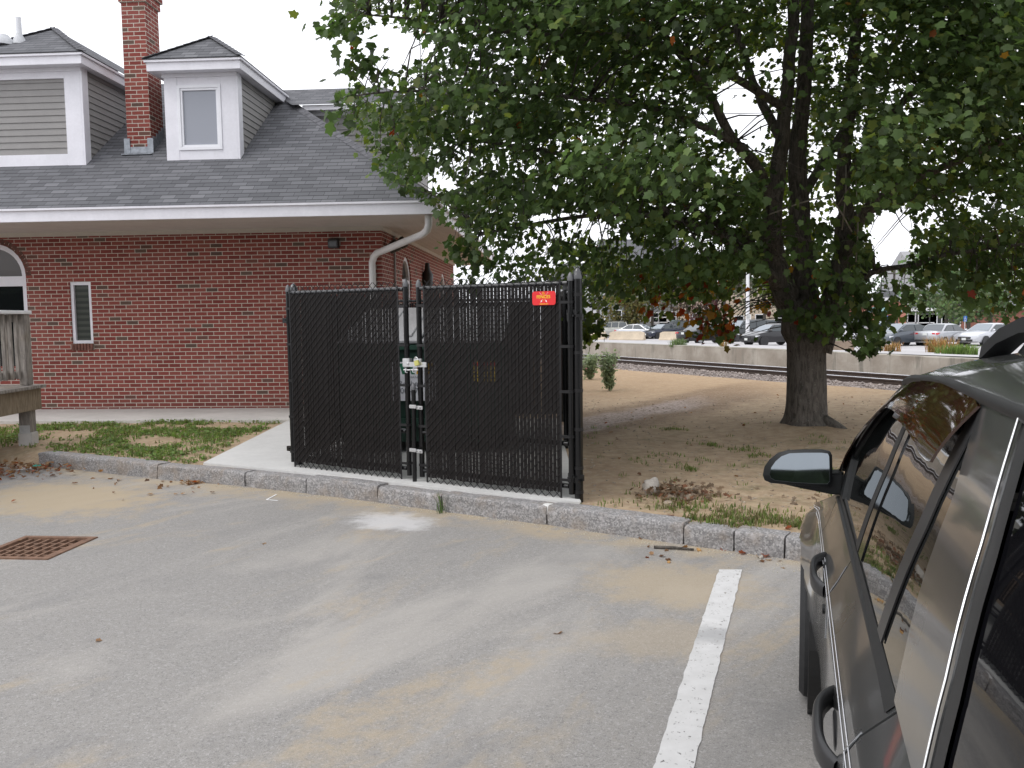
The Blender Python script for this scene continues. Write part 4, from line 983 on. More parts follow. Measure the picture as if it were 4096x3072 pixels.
def leaf_mesh(name, pos, tip, nrm, size, col, mat, parent, shape=HALF, curl=.16):
    """every leaf is two halves folded along the midrib"""
    n = len(pos); k = len(shape); tip = tip/np.linalg.norm(tip, axis=1)[:, None]
    nrm = nrm-tip*(nrm*tip).sum(1)[:, None]; nrm /= np.linalg.norm(nrm, axis=1)[:, None]+1e-9; sd_ = np.cross(tip, nrm)
    vs = np.zeros((n, 2*k-2, 3))
    order = [(1, i) for i in range(k)]+[(-1, i) for i in range(1, k-1)]
    for j, (s, i) in enumerate(order):
        x, y = shape[i]; vs[:, j] = pos+(sd_*(x*s)+tip*y+nrm*(-curl*abs(x)*1.3-.10*y*y))*size[:, None]
    vs = vs.reshape(-1, 3); nv = 2*k-2
    loops = list(range(k))+[0]+[k-1]+[k+i for i in range(k-3, -1, -1)]
    f1 = list(range(k)); f2 = [0, k-1]+[k+i for i in range(k-3, -1, -1)]
    idx = np.array(f1+f2)[None, :]+(np.arange(n)*nv)[:, None]
    me = bpy.data.meshes.new(name); me.vertices.add(n*nv); me.vertices.foreach_set('co', vs.ravel().astype(np.float32))
    tot = len(f1)+len(f2); me.loops.add(n*tot); me.loops.foreach_set('vertex_index', idx.ravel().astype(np.int32))
    me.polygons.add(n*2); st = np.empty(n*2, np.int32); st[0::2] = np.arange(n)*tot; st[1::2] = np.arange(n)*tot+len(f1); me.polygons.foreach_set('loop_start', st)
    me.update(calc_edges=True)
    ca = me.color_attributes.new('col', 'FLOAT_COLOR', 'POINT'); cc = np.ones((n, nv, 4), np.float32); cc[:, :, :3] = col[:, None, :]; ca.data.foreach_set('color', cc.ravel())
    me.materials.append(mat); o = bpy.data.objects.new(name, me); COL.objects.link(o)
    if parent is not None: o.parent = parent
    return o
TX, TY, TZ = 3.90, 10.95, .10
TREE = thing("maple_tree", "large maple with dark multi stemmed trunk and leaves turning orange low down", "tree", (TX, TY, TZ))
TO = np.array([TX, TY, TZ])
def tp(px, py, Y): return atd(px, py, Y)-TO
PXM = lambda Y: Y/FPX
def limb(name, pts, seed, n=10, rough=.12):
    P = []; r = []
    for px, py, Y, rp in pts: P.append(tp(px, py, Y)); r.append(rp*PXM(Y))
    # refine with a catmull-rom through the guide points
    Q = []; rq = []
    for i in range(len(P)-1):
        p0, p1, p2, p3 = P[max(i-1, 0)], P[i], P[i+1], P[min(i+2, len(P)-1)]
        for t in np.linspace(0, 1, 6)[:-1]:
            Q.append(.5*((2*p1)+(-p0+p2)*t+(2*p0-5*p1+4*p2-p3)*t*t+(-p0+3*p1-3*p2+p3)*t**3)); rq.append(r[i]+(r[i+1]-r[i])*t)
    Q.append(P[-1]); rq.append(r[-1])
    Q = [Vector(q)+Vector((mnoise.noise(Vector((i*.5, seed, 0))), mnoise.noise(Vector((i*.5, seed, 9))), 0))*rq[i]*.35 for i, q in enumerate(Q)]
    mb = MB(); mb.tube(Q, rq, n, rough=rough, seed=seed); mb.build(name, BARK, TREE, smooth=180)
    return [np.array(q)+TO for q in Q]
LIMBS = []
# trunk with root flare
zs = [(-.12, .46), (0, .40), (.08, .335), (.2, .285), (.4, .262), (.7, .247), (1.0, .243), (1.3, .25), (1.55, .265), (1.72, .26)]
mb = MB(); nn = 28; rows = []
zz_ = np.linspace(-.12, 1.75, 44)
for z in zz_:
    r0 = np.interp(z, [a for a, b in zs], [b for a, b in zs]); row = []
    for j in range(nn+1):
        a = 2*math.pi*j/nn; fl = max(0, 1-(z+.12)/.45); r = r0*(1+.16*fl*math.sin(a*5+.6)+.05*mnoise.noise(Vector((math.cos(a)*2, math.sin(a)*2, z*1.2)))+.05*mnoise.noise(Vector((math.cos(a)*7, math.sin(a)*7, z*1.5))))
        row.append((-.01*z+.015+r*math.cos(a)-.04*max(0, z-1.2), r*math.sin(a), z))
    rows.append(row)
mb.grid(rows); mb.build("trunk", BARK, TREE, smooth=180)
mb = MB(); mb.tube([(.16, -.22, .20), (.30, -.32, .10), (.44, -.40, .0), (.55, -.46, -.06)], [.07, .065, .05, .03], 8, rough=.25); mb.build("root", BARK, TREE, smooth=180)
G = [("limb", [(806, 352, 10.95, 18), (794, 312, 10.9, 14.5), (783, 288, 10.85, 12), (776, 262, 10.8, 10.5), (772, 225, 10.75, 9.5), (777, 180, 10.7, 8), (783, 130, 10.7, 7), (790, 60, 10.7, 6), (795, -40, 10.8, 5), (800, -170, 10.9, 3)]),
     ("limb", [(810, 350, 10.98, 16), (806, 312, 11.0, 14), (803, 270, 11.05, 12), (799, 215, 11.1, 10), (798, 150, 11.1, 8.5), (804, 90, 11.1, 7), (808, 0, 11.2, 6), (812, -140, 11.2, 3)]),
     ("limb", [(818, 350, 10.9, 13), (829, 310, 10.85, 12.5), (838, 280, 10.8, 11), (845, 230, 10.8, 8), (843, 180, 10.8, 7), (849, 100, 10.8, 6), (858, 0, 10.8, 5), (866, -130, 10.8, 3)]),
     ("limb", [(774, 215, 10.75, 6.5), (757, 168, 10.4, 5.8), (733, 140, 10.1, 5), (706, 88, 9.8, 4.2), (680, 55, 9.6, 3.4), (650, 10, 9.4, 2.6), (620, -60, 9.2, 1.5)]),
     ("limb", [(781, 140, 10.7, 5), (763, 105, 10.9, 4.2), (752, 78, 11.1, 3.6), (740, 40, 11.3, 3), (726, -10, 11.5, 2.4), (710, -90, 11.7, 1.5)]),
     ("limb", [(785, 292, 10.85, 8), (766, 272, 10.6, 6.5), (748, 262, 10.4, 5.5), (722, 236, 10.1, 5), (676, 218, 9.8, 4.2), (648, 194, 9.6, 3.6), (600, 165, 9.4, 2.8), (540, 150, 9.2, 2), (470, 140, 9.0, 1.2)]),
     ("limb", [(838, 275, 10.8, 7), (862, 215, 10.4, 5.5), (900, 186, 10.0, 4.5), (960, 160, 9.5, 3.5), (1010, 140, 9.2, 2.6), (1090, 120, 8.8, 1.5)]),
     ("limb", [(835, 300, 10.8, 5), (858, 280, 10.4, 3.2), (880, 270, 10.2, 2.8), (915, 265, 10.0, 2.4), (940, 256, 9.8, 2), (1000, 247, 9.4, 1.5), (1080, 238, 9.0, 1)]),
     ("limb", [(786, 110, 10.7, 4.5), (720, 70, 10.2, 3.8), (640, 38, 9.6, 3), (540, 35, 9.1, 2.2), (440, 22, 8.7, 1.4), (370, 15, 8.5, .9)]),
     ("limb", [(735, 142, 10.1, 3.6), (660, 110, 9.6, 3), (570, 97, 9.1, 2.3), (480, 90, 8.8, 1.7), (390, 92, 8.5, 1), (355, 96, 8.4, .7)]),
     ("limb", [(676, 218, 9.8, 3), (610, 214, 9.9, 2.4), (545, 222, 10.0, 1.8), (480, 235, 10.1, 1)]),
     ("limb", [(845, 180, 10.8, 4.5), (895, 110, 10.2, 3.8), (955, 55, 9.6, 3), (1020, 0, 9.0, 2.2), (1080, -60, 8.6, 1.4)]),
     ("limb", [(800, 200, 11.1, 5), (850, 120, 11.8, 4), (900, 30, 12.5, 3), (940, -80, 13, 2)]),
     ("limb", [(776, 262, 10.9, 5), (720, 225, 11.8, 4), (650, 190, 12.8, 3), (570, 170, 13.6, 2), (520, 180, 14, 1.2)]),
     ("limb", [(803, 285, 11.1, 5), (770, 265, 12., 3.5), (720, 262, 12.8, 2.6), (660, 268, 13.3, 1.8), (610, 280, 13.8, 1)]),
     ("limb", [(845, 220, 10.9, 5), (900, 200, 11.8, 3.8), (960, 190, 12.6, 2.8), (1040, 170, 13.4, 1.8)])]
for i, (nm, pts) in enumerate(G): LIMBS += limb(nm, pts, i*3.1+1)
LP = np.array(LIMBS)
# crown: clusters of leaves sampled through the crown's volume
SIL = [(300, -400), (325, -150), (336, 25), (350, 38), (383, 21), (404, 30), (426, 38), (436, 46), (426, 56), (410, 68), (379, 74), (348, 80), (340, 96), (352, 112), (350, 124), (356, 138), (368, 148), (374, 168), (386, 180), (404, 190), (420, 199), (432, 205), (436, 216), (452, 226), (466, 234), (468, 253), (482, 268), (500, 284), (575, 288), (584, 318), (597, 326), (612, 308), (640, 296), (655, 302), (690, 300), (712, 300), (745, 296), (768, 298), (790, 300), (840, 290), (872, 262), (876, 240), (884, 218), (905, 212), (912, 250), (945, 262), (985, 262), (1024, 300), (1300, 330), (1500, -400)]
GAPS = [((733, 103), (24, 26), .93), ((748, 128), (20, 20), .93), ((440, 182), (22, 9), .8), ((600, 232), (45, 12), .5), ((858, 128), (6, 26), .8), ((800, 20), (18, 14), .6), ((905, 95), (16, 22), .6), ((890, 235), (22, 28), .97), ((772, 60), (10, 20), .6), ((735, 165), (22, 14), .55), ((650, 90), (10, 8), .6), ((700, 215), (26, 12), .45), ((940, 150), (24, 20), .55), ((560, 260), (30, 10), .35), ((820, 205), (8, 22), .7), ((835, 60), (7, 26), .6), ((748, 298), (16, 26), .72), ((712, 120), (22, 18), .55), ((756, 96), (26, 40), .5), ((560, 222), (34, 12), .5), ((530, 245), (24, 10), .55), ((640, 250), (26, 10), .45), ((388, 8), (26, 16), .45), ((400, 45), (18, 10), .7), ((365, 22), (16, 10), .4), ((690, 20), (22, 12), .4), ((870, 30), (12, 24), .5), ((985, 205), (26, 14), .5), ((930, 215), (14, 12), .6), ((480, 120), (18, 8), .4), ((560, 60), (18, 8), .4), ((520, 165), (16, 8), .4), ((620, 150), (18, 10), .4)]
SA = np.array(SIL)
def inpoly(x, y):
    c = False; j = len(SA)-1
    for i in range(len(SA)):
        if (SA[i, 1] > y) != (SA[j, 1] > y) and x < (SA[j, 0]-SA[i, 0])*(y-SA[i, 1])/(SA[j, 1]-SA[i, 1])+SA[i, 0]: c = not c
        j = i
    return c
rg = np.random.default_rng(11)
cl = []
NCL = 3350; tries = 0
while len(cl) < NCL and tries < 400000:
    tries += 1
    x, y = rg.uniform(320, 1230), rg.uniform(-230, 348); Y = rg.uniform(7.2, 14.6)
    if not inpoly(x, y): continue
    p = atd(x, y, Y); q = np.abs((p-np.array([3.9, 10.9, 4.7]))/np.array([6.5, 4.2, 4.6]))
    if (q**2.6).sum() > 1 or p[2] < 1.9: continue
    if p[2] < 2.5 and Y < 8.9: continue
    if p[1] > 12.6 and p[0] < .6: continue                      # clear of the building's eave
    nv_ = mnoise.noise(Vector((p[0]*.85, p[1]*.85, p[2]*1.5)))+.35*mnoise.noise(Vector((p[0]*2.1, p[1]*2.1, p[2]*3.2+9)))
    if nv_ < -.06 and rg.random() < .88: continue               # foliage gathers in layered masses with hollows between
    bad = False
    for (gx, gy), (rx, ry), pr in GAPS:
        if ((x-gx)/rx)**2+((y-gy)/ry)**2 < 1.25 and rg.random() < pr: bad = True; break
    if bad: continue
    # keep the trunk and forks readable
    if 764 < x < 852 and 120 < y < 400 and Y < 11.3 and rg.random() < .88: continue
    if 768 < x < 830 and -40 < y <= 120 and Y < 11 and rg.random() < .6: continue
    if y > 272 and 500 < x < 790 and Y < 9.8: continue
    cl.append((*p, 1.0))
print("clusters", len(cl), tries)
# individual boughs the picture shows
def bough(px, py, Y, n, spread=.12, size=1.):
    for k in range(n):
        q = atd(px+rg.normal()*spread*60, py+rg.normal()*spread*60, Y+rg.normal()*.25); cl.append((*q, -size))
for px, py, Y, n, s in ((745, 240, 10.0, 6, .2), (770, 246, 10.0, 5, .18), (790, 250, 10.0, 4, .14), (800, 312, 10.3, 5, .14), (822, 325, 10.2, 4, .12), (716, 314, 11.4, 6, .20), (723, 330, 11.4, 4, .15), (703, 326, 11.4, 3, .12), (735, 322, 11.4, 3, .14), (655, 308, 12, 4, .12), (672, 312, 12.2, 3, .1), (590, 318, 11.5, 6, .15), (596, 331, 11.5, 3, .08), (762, 306, 11.6, 3, .10),
                        (795, 312, 10.4, 4, .1), (812, 318, 10.3, 6, .13), (828, 322, 10.3, 4, .1), (838, 300, 10.2, 5, .13), (848, 275, 10.2, 6, .16), (856, 300, 10.1, 5, .13), (862, 325, 10.1, 5, .1), (866, 345, 10.1, 4, .08), (864, 360, 10.1, 3, .06), (872, 312, 10.1, 3, .1), (850, 250, 10.2, 6, .18),
                        (885, 300, 10.1, 3, .1), (800, 232, 10.0, 9, .2), (815, 262, 10.1, 5, .18), (846, 238, 10.1, 7, .2), (785, 225, 10.0, 5, .18), (765, 232, 10.0, 4, .14), (905, 290, 10.1, 3, .1), (920, 275, 9.9, 4, .14), (945, 262, 9.8, 4, .14), (985, 285, 9.6, 6, .2), (1010, 300, 9.5, 5, .18), (960, 280, 9.7, 4, .14), (362, 58, 8.5, 3, .1), (372, 62, 8.5, 2, .06), (350, 100, 8.4, 4, .14), (344, 30, 8.5, 4, .12), (342, 12, 8.5, 4, .12), (470, 262, 10.2, 4, .12), (462, 245, 10.2, 4, .12), (478, 278, 10.4, 3, .1)):
    bough(px, py, Y, n, s)
CLA = np.array(cl)
pos = []; tip = []; nrm = []; size = []; colr = []; EXPL = []
STEMS = [((776, 215), (13, 90), .9), ((783, 90), (11, 120), .8), ((803, 170), (13, 140), .88), ((806, 30), (10, 70), .7), ((843, 200), (11, 110), .75), ((738, 145), (36, 30), .72), ((690, 70), (30, 26), .6), ((748, 60), (16, 60), .6), ((720, 240), (50, 10), .7), ((660, 205), (36, 9), .6), ((860, 215), (18, 16), .7), ((815, 300), (26, 18), .55), ((790, 300), (16, 40), .6)]
UP = np.array([0, 0, 1.])
for c in CLA:
    p = c[:3]; expl = c[3] < 0
    n = int(rg.integers(26, 52)) if not expl else int(rg.integers(10, 18))
    sp = np.array([.25, .25, .13])*rg.uniform(.7, 1.25) if not expl else np.array([.10, .10, .09])
    q = p+rg.normal(size=(n, 3))*sp
    outw = q-np.array([TX, TY, 3.5]); outw /= np.linalg.norm(outw, axis=1)[:, None]
    N_ = rg.normal(size=(n, 3))*.42+UP*.75+outw*.40; T_ = rg.normal(size=(n, 3))*.55+outw*.45-UP*.65
    s = rg.uniform(.046, .104, n)*(1.25 if expl else 1.)
    base_ = np.array([.072, .116, .038]); tint = np.clip(rg.normal(1, .27), .5, 1.7); cc = base_[None, :]*tint*rg.uniform(.8, 1.22, (n, 1))
    cc = cc*np.array([1, 1, 1])+rg.uniform(0, 1, (n, 1))**9*np.array([.09, .085, .01])
    x, y = proj(p); low = p[2] < 2.75
    pr = .002
    if p[1] > 11.3: cc = cc*np.array([1.25, 1.12, .8])  # leaves past the trunk yellowed: backlight painted into their colour
    if low and 625 < x < 765 and y > 284: pr = .16 if y < 298 else .50
    if low and x > 955 and y > 270: pr = .10
    if expl and 680 < x < 780 and y > 300: pr = .62
    if expl and 766 < x < 900: pr = .015
    au = rg.random(n) < pr
    pal = np.array([(.27, .045, .022), (.38, .115, .03), (.34, .19, .04), (.22, .05, .025), (.20, .15, .03)])
    k = au.sum()
    if k: cc[au] = pal[rg.integers(0, len(pal), k)]*rg.uniform(.6, 1.15, (k, 1))
    pos.append(q); tip.append(T_); nrm.append(N_); size.append(s); colr.append(cc); EXPL.append(np.full(n, expl))
pos = np.concatenate(pos); tip = np.concatenate(tip); nrm = np.concatenate(nrm); size = np.concatenate(size); colr = np.clip(np.concatenate(colr), .005, 1)
keep = (pos[:, 1] > 5.2) & (pos[:, 2] > 1.15)
# thin the spray ends so the boughs end where they do in the picture and the sky shows between them
rel = pos-CP; wz_ = rel@CF; LX = 512+FPX*(rel@CR)/wz_; LY = 384-FPX*(rel@CU)/wz_
ins = np.zeros(len(pos), bool); j = len(SA)-1
for i in range(len(SA)):
    cr_ = ((SA[i, 1] > LY) != (SA[j, 1] > LY)) & (LX < (SA[j, 0]-SA[i, 0])*(LY-SA[i, 1])/(SA[j, 1]-SA[i, 1]+1e-9)+SA[i, 0]); ins ^= cr_; j = i
rnd = rg.random(len(pos)); EXPL = np.concatenate(EXPL); keep &= ins | (rnd < .02) | EXPL
for (gx, gy), (rx, ry), pr in GAPS: keep &= ~((((LX-gx)/rx)**2+((LY-gy)/ry)**2 < 1) & (rnd < pr*1.02))
keep &= ~((LY > 315) & (((LX > 618) & (LX < 688)) | ((LX > 738) & (LX < 786))) & (rnd < .9))
for (gx, gy), (rx, ry), pr in STEMS: keep &= ~((((LX-gx)/rx)**2+((LY-gy)/ry)**2 < 1) & (rnd < pr) & (pos[:, 1] < 11.1))
print("leaves", keep.sum())
leaf_mesh("crown", (pos-TO)[keep], tip[keep], nrm[keep], size[keep], colr[keep], LEAF, TREE)
# twigs carrying the clusters
mb = MB()
for i, c in enumerate(CLA):
    p = c[:3]; d = LP-p; dd = (d*d).sum(1); j = int(dd.argmin()); q = LP[j]
    if dd[j] > 1.9 or dd[j] < .02: continue
    x, y = proj(p)
    if c[3] > 0 and any(((x-gx)/rx)**2+((y-gy)/ry)**2 < 1.2 and pr >= .5 for (gx, gy), (rx, ry), pr in GAPS): continue
    mid = (p+q)/2+np.array([rg.normal()*.08, rg.normal()*.08, .10+rg.normal()*.06]); r = .004+.0035*math.sqrt(dd[j])
    mb.tube([q-TO, (q+mid)/2-TO+np.array([0, 0, .03]), mid-TO, p-TO], [r*1.5, r*1.15, r*.9, r*.35], 5)
mb.build("twigs", BARK, TREE, smooth=180, fix=False)
# bare pale hanging shoots by the trunk
mb = MB()
for pts in ([(838, 205, 9.9), (856, 176, 9.9), (858, 230, 9.9), (856, 262, 9.9)], [(765, 216, 9.8), (800, 203, 9.8), (830, 195, 9.8), (842, 214, 9.8), (852, 232, 9.8)], [(842, 230, 9.9), (846, 190, 9.9), (846, 165, 9.9)]):
    mb.tube([tp(*p) for p in pts], .009, 6)
mb.build("bare_shoot", plain("pale_twig", (.20, .18, .15), .8, .2), TREE, smooth=180)

# ------------------------------------------------------------------ SHRUBS, WEEDS, GRASS
def shrub(label, px, pyb, h, w, seed, n=900):
    rg = np.random.default_rng(seed); y = None
    P = atz(px, pyb, .06); zg = zsoil(P[0], P[1]); T = thing("shrub", label, "shrub", (P[0], P[1], zg-.02))
    mb = MB(); ps = []
    for k in range(22):
        a = rg.uniform(0, 6.28); l = rg.uniform(.7, 1.05)*h; sp = rg.uniform(.2, 1)*w*.5
        e = np.array([math.cos(a)*sp, math.sin(a)*sp, l]); b_ = e*np.array([.25, .25, .45]); mb.tube([(0, 0, 0), b_, e], [.008, .006, .002], 5)
        t = rg.uniform(.22, 1.02, n//22)[:, None]; q = (b_*2*t*(1-t)+e*t*t)+rg.normal(size=(n//22, 3))*.045; ps.append(q)
    mb.build("stems", plain("shrub_stem", (.10, .10, .05), .8, .2), T, smooth=180)
    q = np.concatenate(ps); m_ = len(q); cc = np.array([.23, .28, .17])*rg.uniform(.6, 1.6, (m_, 1))
    leaf_mesh("foliage", q, rg.normal(size=(m_, 3))+np.array([0, 0, .4]), rg.normal(size=(m_, 3))+UP*.6, rg.uniform(.035, .07, m_), cc, LEAF, T)
    k = 10; q2 = q[rg.integers(0, m_, k)]+rg.normal(size=(k, 3))*.02; mb = MB()
    for p in q2: mb.lathe([(.004, -.012), (.022, .0), (.028, .014), (.012, .02)], tuple(p), 7)
    mb.build("blossom", plain("pink_blossom", (.55, .20, .26), .6, .2), T, smooth=60)
shrub("bushy shrub with pink blossom farther back, half hidden by the fence post", 590, 379, .66, .62, 5, 1400)
shrub("upright pale green shrub with few pink blossoms on bare soil, nearer of two", 609, 392.5, .80, .46, 6, 1300)

def grass_patch(name, spots, seed, hmin, hmax, cols, wid=.006):
    """spots: list of (x,y,z,n,r)"""
    rg = np.random.default_rng(seed); V = []; F_ = []; Cc = []
    for x, y, z, n, r in spots:
        for k in range(n):
            a = rg.uniform(0, 6.28); rr = r*math.sqrt(rg.random()); bx, by = x+rr*math.cos(a), y+rr*math.sin(a); h = rg.uniform(hmin, hmax); le = rg.uniform(.1, .9)*h; g_ = rg.uniform(0, 6.28)
            dx, dy = math.cos(g_), math.sin(g_); w_ = wid*rg.uniform(.6, 1.5); sx, sy = -dy*w_, dx*w_; o = len(V)
            V += [(bx-sx, by-sy, z-.01), (bx+sx, by+sy, z-.01), (bx+dx*le*.4+sx*.8, by+dy*le*.4+sy*.8, z+h*.6), (bx+dx*le*.4-sx*.8, by+dy*le*.4-sy*.8, z+h*.6), (bx+dx*le, by+dy*le, z+h)]
            F_ += [(o, o+1, o+2, o+3), (o+3, o+2, o+4)]; c = cols[rg.integers(0, len(cols))]; f = rg.uniform(.7, 1.3); Cc += [(c[0]*f, c[1]*f, c[2]*f, 1)]*5
    me = bpy.data.meshes.new(name); me.from_pydata(V, [], F_); ca = me.color_attributes.new('col', 'FLOAT_COLOR', 'POINT'); ca.data.foreach_set('color', np.array(Cc, np.float32).ravel()); me.materials.append(LEAF)
    o = bpy.data.objects.new(name, me); COL.objects.link(o); return o
GCOL = [(.145, .205, .055), (.18, .22, .07), (.11, .16, .045), (.20, .17, .085)]
rg = np.random.default_rng(3)
sp = []
for k in range(9000):
    x = rg.uniform(-7.6, -1.75); y = rg.uniform(7.6, 12.65); yc_ = ycurb(x)
    if y < yc_+.24 or y > 12.55: continue
    px, py = proj((x, y, .15))
    # edge of the concrete approach
    if px > 200+(463-py)*2.02-4: continue
    nv = mnoise.noise(Vector((x*1.1, y*1.1, 3)))+.5*mnoise.noise(Vector((x*3, y*3, 8)))
    if nv < .06+rg.normal()*.10 and rg.random() > .07: continue
    if rg.random() < .35: continue
    sp.append((x, y, zsoil(x, y), 5, .05))
gp = grass_patch("grass", sp, 4, .02, .075, GCOL, .0055); tag(gp, "patchy green grass and weeds growing before the brick wall", "grass", kind='stuff')
# broad-leaved weeds among it
n = len(sp); idx = rg.integers(0, n, 5200); q = np.array([(sp[i][0], sp[i][1], sp[i][2]) for i in idx])+np.c_[rg.normal(size=(5200, 2))*.05, rg.uniform(.01, .045, 5200)]
wl_ = leaf_mesh("clover", q, rg.normal(size=(5200, 3))*np.array([1, 1, .3]), rg.normal(size=(5200, 3))*.4+UP, rg.uniform(.02, .045, 5200), np.array([.15, .23, .065])*rg.uniform(.6, 1.4, (5200, 1)), LEAF, None, np.array([(0, 0), (.35, .2), (.5, .6), (.3, .95), (0, 1.)]))
tag(wl_, "low broad leaved weeds and clover among the grass by the wall", "weeds", kind='stuff')
sp = []
for k in range(2300):
    x = rg.uniform(.55, 4.2); y = ycurb(x)+.18+abs(rg.normal())*.33
    nv = mnoise.noise(Vector((x*1.4, y*1.4, 13)))
    pr = np.interp(x, [.6, 1.0, 1.25, 2.4, 4], [.03, .10, .75, 1., .7])
    if rg.random() > pr or nv < -.12: continue
    sp.append((x, y, zsoil(x, y), 4, .05))
tag(grass_patch("grass", sp, 6, .012, .055, GCOL+[(.20, .17, .09)], .005), "strip of mixed green grass behind the right hand kerb stones", "grass", kind='stuff')
sp = []
for k in range(900):
    x = rg.uniform(.7, 6); y = rg.uniform(6.3, 11.5)
    if y < ycurb(x)+.3: continue
    if mnoise.noise(Vector((x*.9, y*.9, 23))) < .22 and rg.random() > .06: continue
    sp.append((x, y, zsoil(x, y), 7, .06))
for px, py in ((745, 450), (757, 456), (712, 445), (672, 430), (690, 470)):
    P = atz(px, py, .13); sp += [(P[0]+rg.normal()*.07, P[1]+rg.normal()*.07, zsoil(P[0], P[1]), 12, .06) for _ in range(9)]
tag(grass_patch("grass", sp, 7, .015, .05, GCOL, .004), "thin scattered grass tufts sprouting in the bare soil under the maple", "grass", kind='stuff')
# weed growing from the joint between two kerb stones
P = atz(440, 511, .01); wd = grass_patch("kerb_weed", [(P[0], P[1]-.02, .0, 9, .06), (P[0]+.05, P[1], .02, 4, .03)], 9, .08, .30, [(.07, .12, .04), (.11, .16, .06)], .005); tag(wd, "long bladed green weed growing at the kerb before the gates", "weed")

# ------------------------------------------------------------------ RUBBLE, LEAVES, LITTER
def rock(label, P, d, seed, mat, name="rock"):
    bm = bmesh.new(); bmesh.ops.create_icosphere(bm, subdivisions=3, radius=1)
    for v in bm.verts:
        c = v.co.copy(); k = 1+.28*mnoise.noise(c*1.1+Vector((seed, 0, 0)))+.12*mnoise.noise(c*3+Vector((seed, 3, 0)))
        for ax in range(3): c[ax] = math.copysign(min(abs(c[ax]), .78+.1*math.sin(seed+ax)), c[ax])
        v.co = Vector((c.x*d[0], c.y*d[1], c.z*d[2]))*k
    bmesh.ops.rotate(bm, verts=bm.verts, matrix=Matrix.Rotation(seed*1.7, 3, 'Z') @ Matrix.Rotation(.5*math.sin(seed), 3, 'X'))
    me = bpy.data.meshes.new(name); bm.to_mesh(me); bm.free(); me.materials.append(mat); me.polygons.foreach_set('use_smooth', [True]*len(me.polygons)); me.set_sharp_from_angle(angle=R(38))
    o = bpy.data.objects.new(name, me); COL.objects.link(o); o.location = P; tag(o, label, "rock"); return o
RK = plain("pale_rock", (.36, .33, .29), .9, .2, 9., bmp=.5, bscale=40); RK2 = plain("tan_rock", (.30, .24, .18), .9, .25, 9., bmp=.5, bscale=40)
P = atz(652, 491, .16); rock("large pale angular rock at the left of the rubble heap", (P[0], P[1], .20), (.085, .06, .095), 2.2, RK)
for lab, px, py, d, sd in (("flat tan rock at the right front of the rubble heap", 687, 498, (.10, .06, .03), 4.1), ("small brown rock in the middle of the rubble heap", 672, 497, (.05, .045, .035), 5.3), ("small tan rock low at the front of the rubble heap", 668, 505, (.045, .04, .03), 6.6), ("rounded rock at the far right end of the rubble heap", 694, 492, (.04, .035, .045), 7.9)):
    P = atz(px, py, .15); rock(lab, (P[0], P[1], zsoil(P[0], P[1])+.015), d, sd, RK2)
for lab, px, py, d, sd in (("orange pebble on the asphalt near the stick at the kerb", 699, 551, (.022, .018, .013), 1.1), ("small white pebble on the asphalt close to the dark car", 761, 558, (.022, .017, .012), 2.6), ("tiny orange pebble on the asphalt above the stripe's left", 669, 563, (.012, .012, .010), 3.3)):
    P = atz(px, py, 0); rock(lab, (P[0], P[1], .008), d, sd, plain("orange_stone", (.42, .24, .09), .8, .2) if "orange" in lab else RK, "pebble")
P0, P1 = atz(654, 547, .012), atz(694, 549.5, .012); mb = MB(); mb.tube([P0, (P0+P1)/2+np.array([0, .006, .004]), P1], [.011, .010, .007], 8, rough=.2); tag(mb.build("stick", BARK, smooth=180), "short dark stick lying on the asphalt along the kerb", "stick")
# fallen leaves: in the rubble, at the kerb's foot, at the left corner, and strewn thinly
def fallen(spots, seed, name, label, pal):
    rg = np.random.default_rng(seed); q = []; 
    for x, y, z, n, r, hz in spots: q.append(np.c_[x+rg.normal(size=n)*r, y+rg.normal(size=n)*r*.8, z+rg.random(n)*hz])
    q = np.concatenate(q); n = len(q); cc = np.array(pal)[rg.integers(0, len(pal), n)]*rg.uniform(.6, 1.2, (n, 1))
    o = leaf_mesh(name, q, rg.normal(size=(n, 3))*np.array([1, 1, .35]), rg.normal(size=(n, 3))*.35+UP, rg.uniform(.025, .06, n), cc, LEAF, None, curl=-.3); tag(o, label, "fallen leaves", kind='stuff')
BR = [(.24, .13, .06), (.33, .20, .11), (.17, .09, .05), (.36, .25, .16), (.30, .09, .04)]
P = atz(677, 495, .15); fallen([(P[0], P[1], .14, 190, .17, .10), (P[0]+.1, P[1]-.1, .14, 60, .22, .03), (P[0]+.9, P[1]-.45, .15, 20, .4, .03)], 31, "fallen_leaves", "dry brown leaves heaped on the rubble behind the kerb", [(.20, .145, .095), (.27, .20, .14), (.14, .10, .065), (.32, .25, .18), (.24, .12, .07)])
P = atz(22, 468, .05); P2 = atz(198, 482, .005); fallen([(P[0], P[1]+.05, .01, 260, .34, .05), (P[0]-.7, P[1]+.3, .02, 120, .4, .03), (P2[0], P2[1], .004, 45, .09, .02), (-3.6, 8.55, .004, 40, .5, .008)], 32, "fallen_leaves", "drift of dry leaves at the kerb's left end and foot", BR)
sp = [(rg.uniform(-4, 2.5), rg.uniform(3.4, 6.4), .003, 1, .01, .004) for _ in range(9)]+[(rg.uniform(.8, 2.0), ycurb(1.4)-.1+rg.normal()*.25, .004, 1, .05, .006) for _ in range(26)]+[(rg.uniform(1, 7), rg.uniform(7, 16), .15, 1, .05, .01) for _ in range(70)]
sp = [(a, b, (zsoil(a, b)+.006 if b > ycurb(a)+.2 else .004), n, r, h) for a, b, z, n, r, h in sp]
fallen(sp, 33, "fallen_leaves", "single fallen leaves strewn over asphalt and soil", BR)
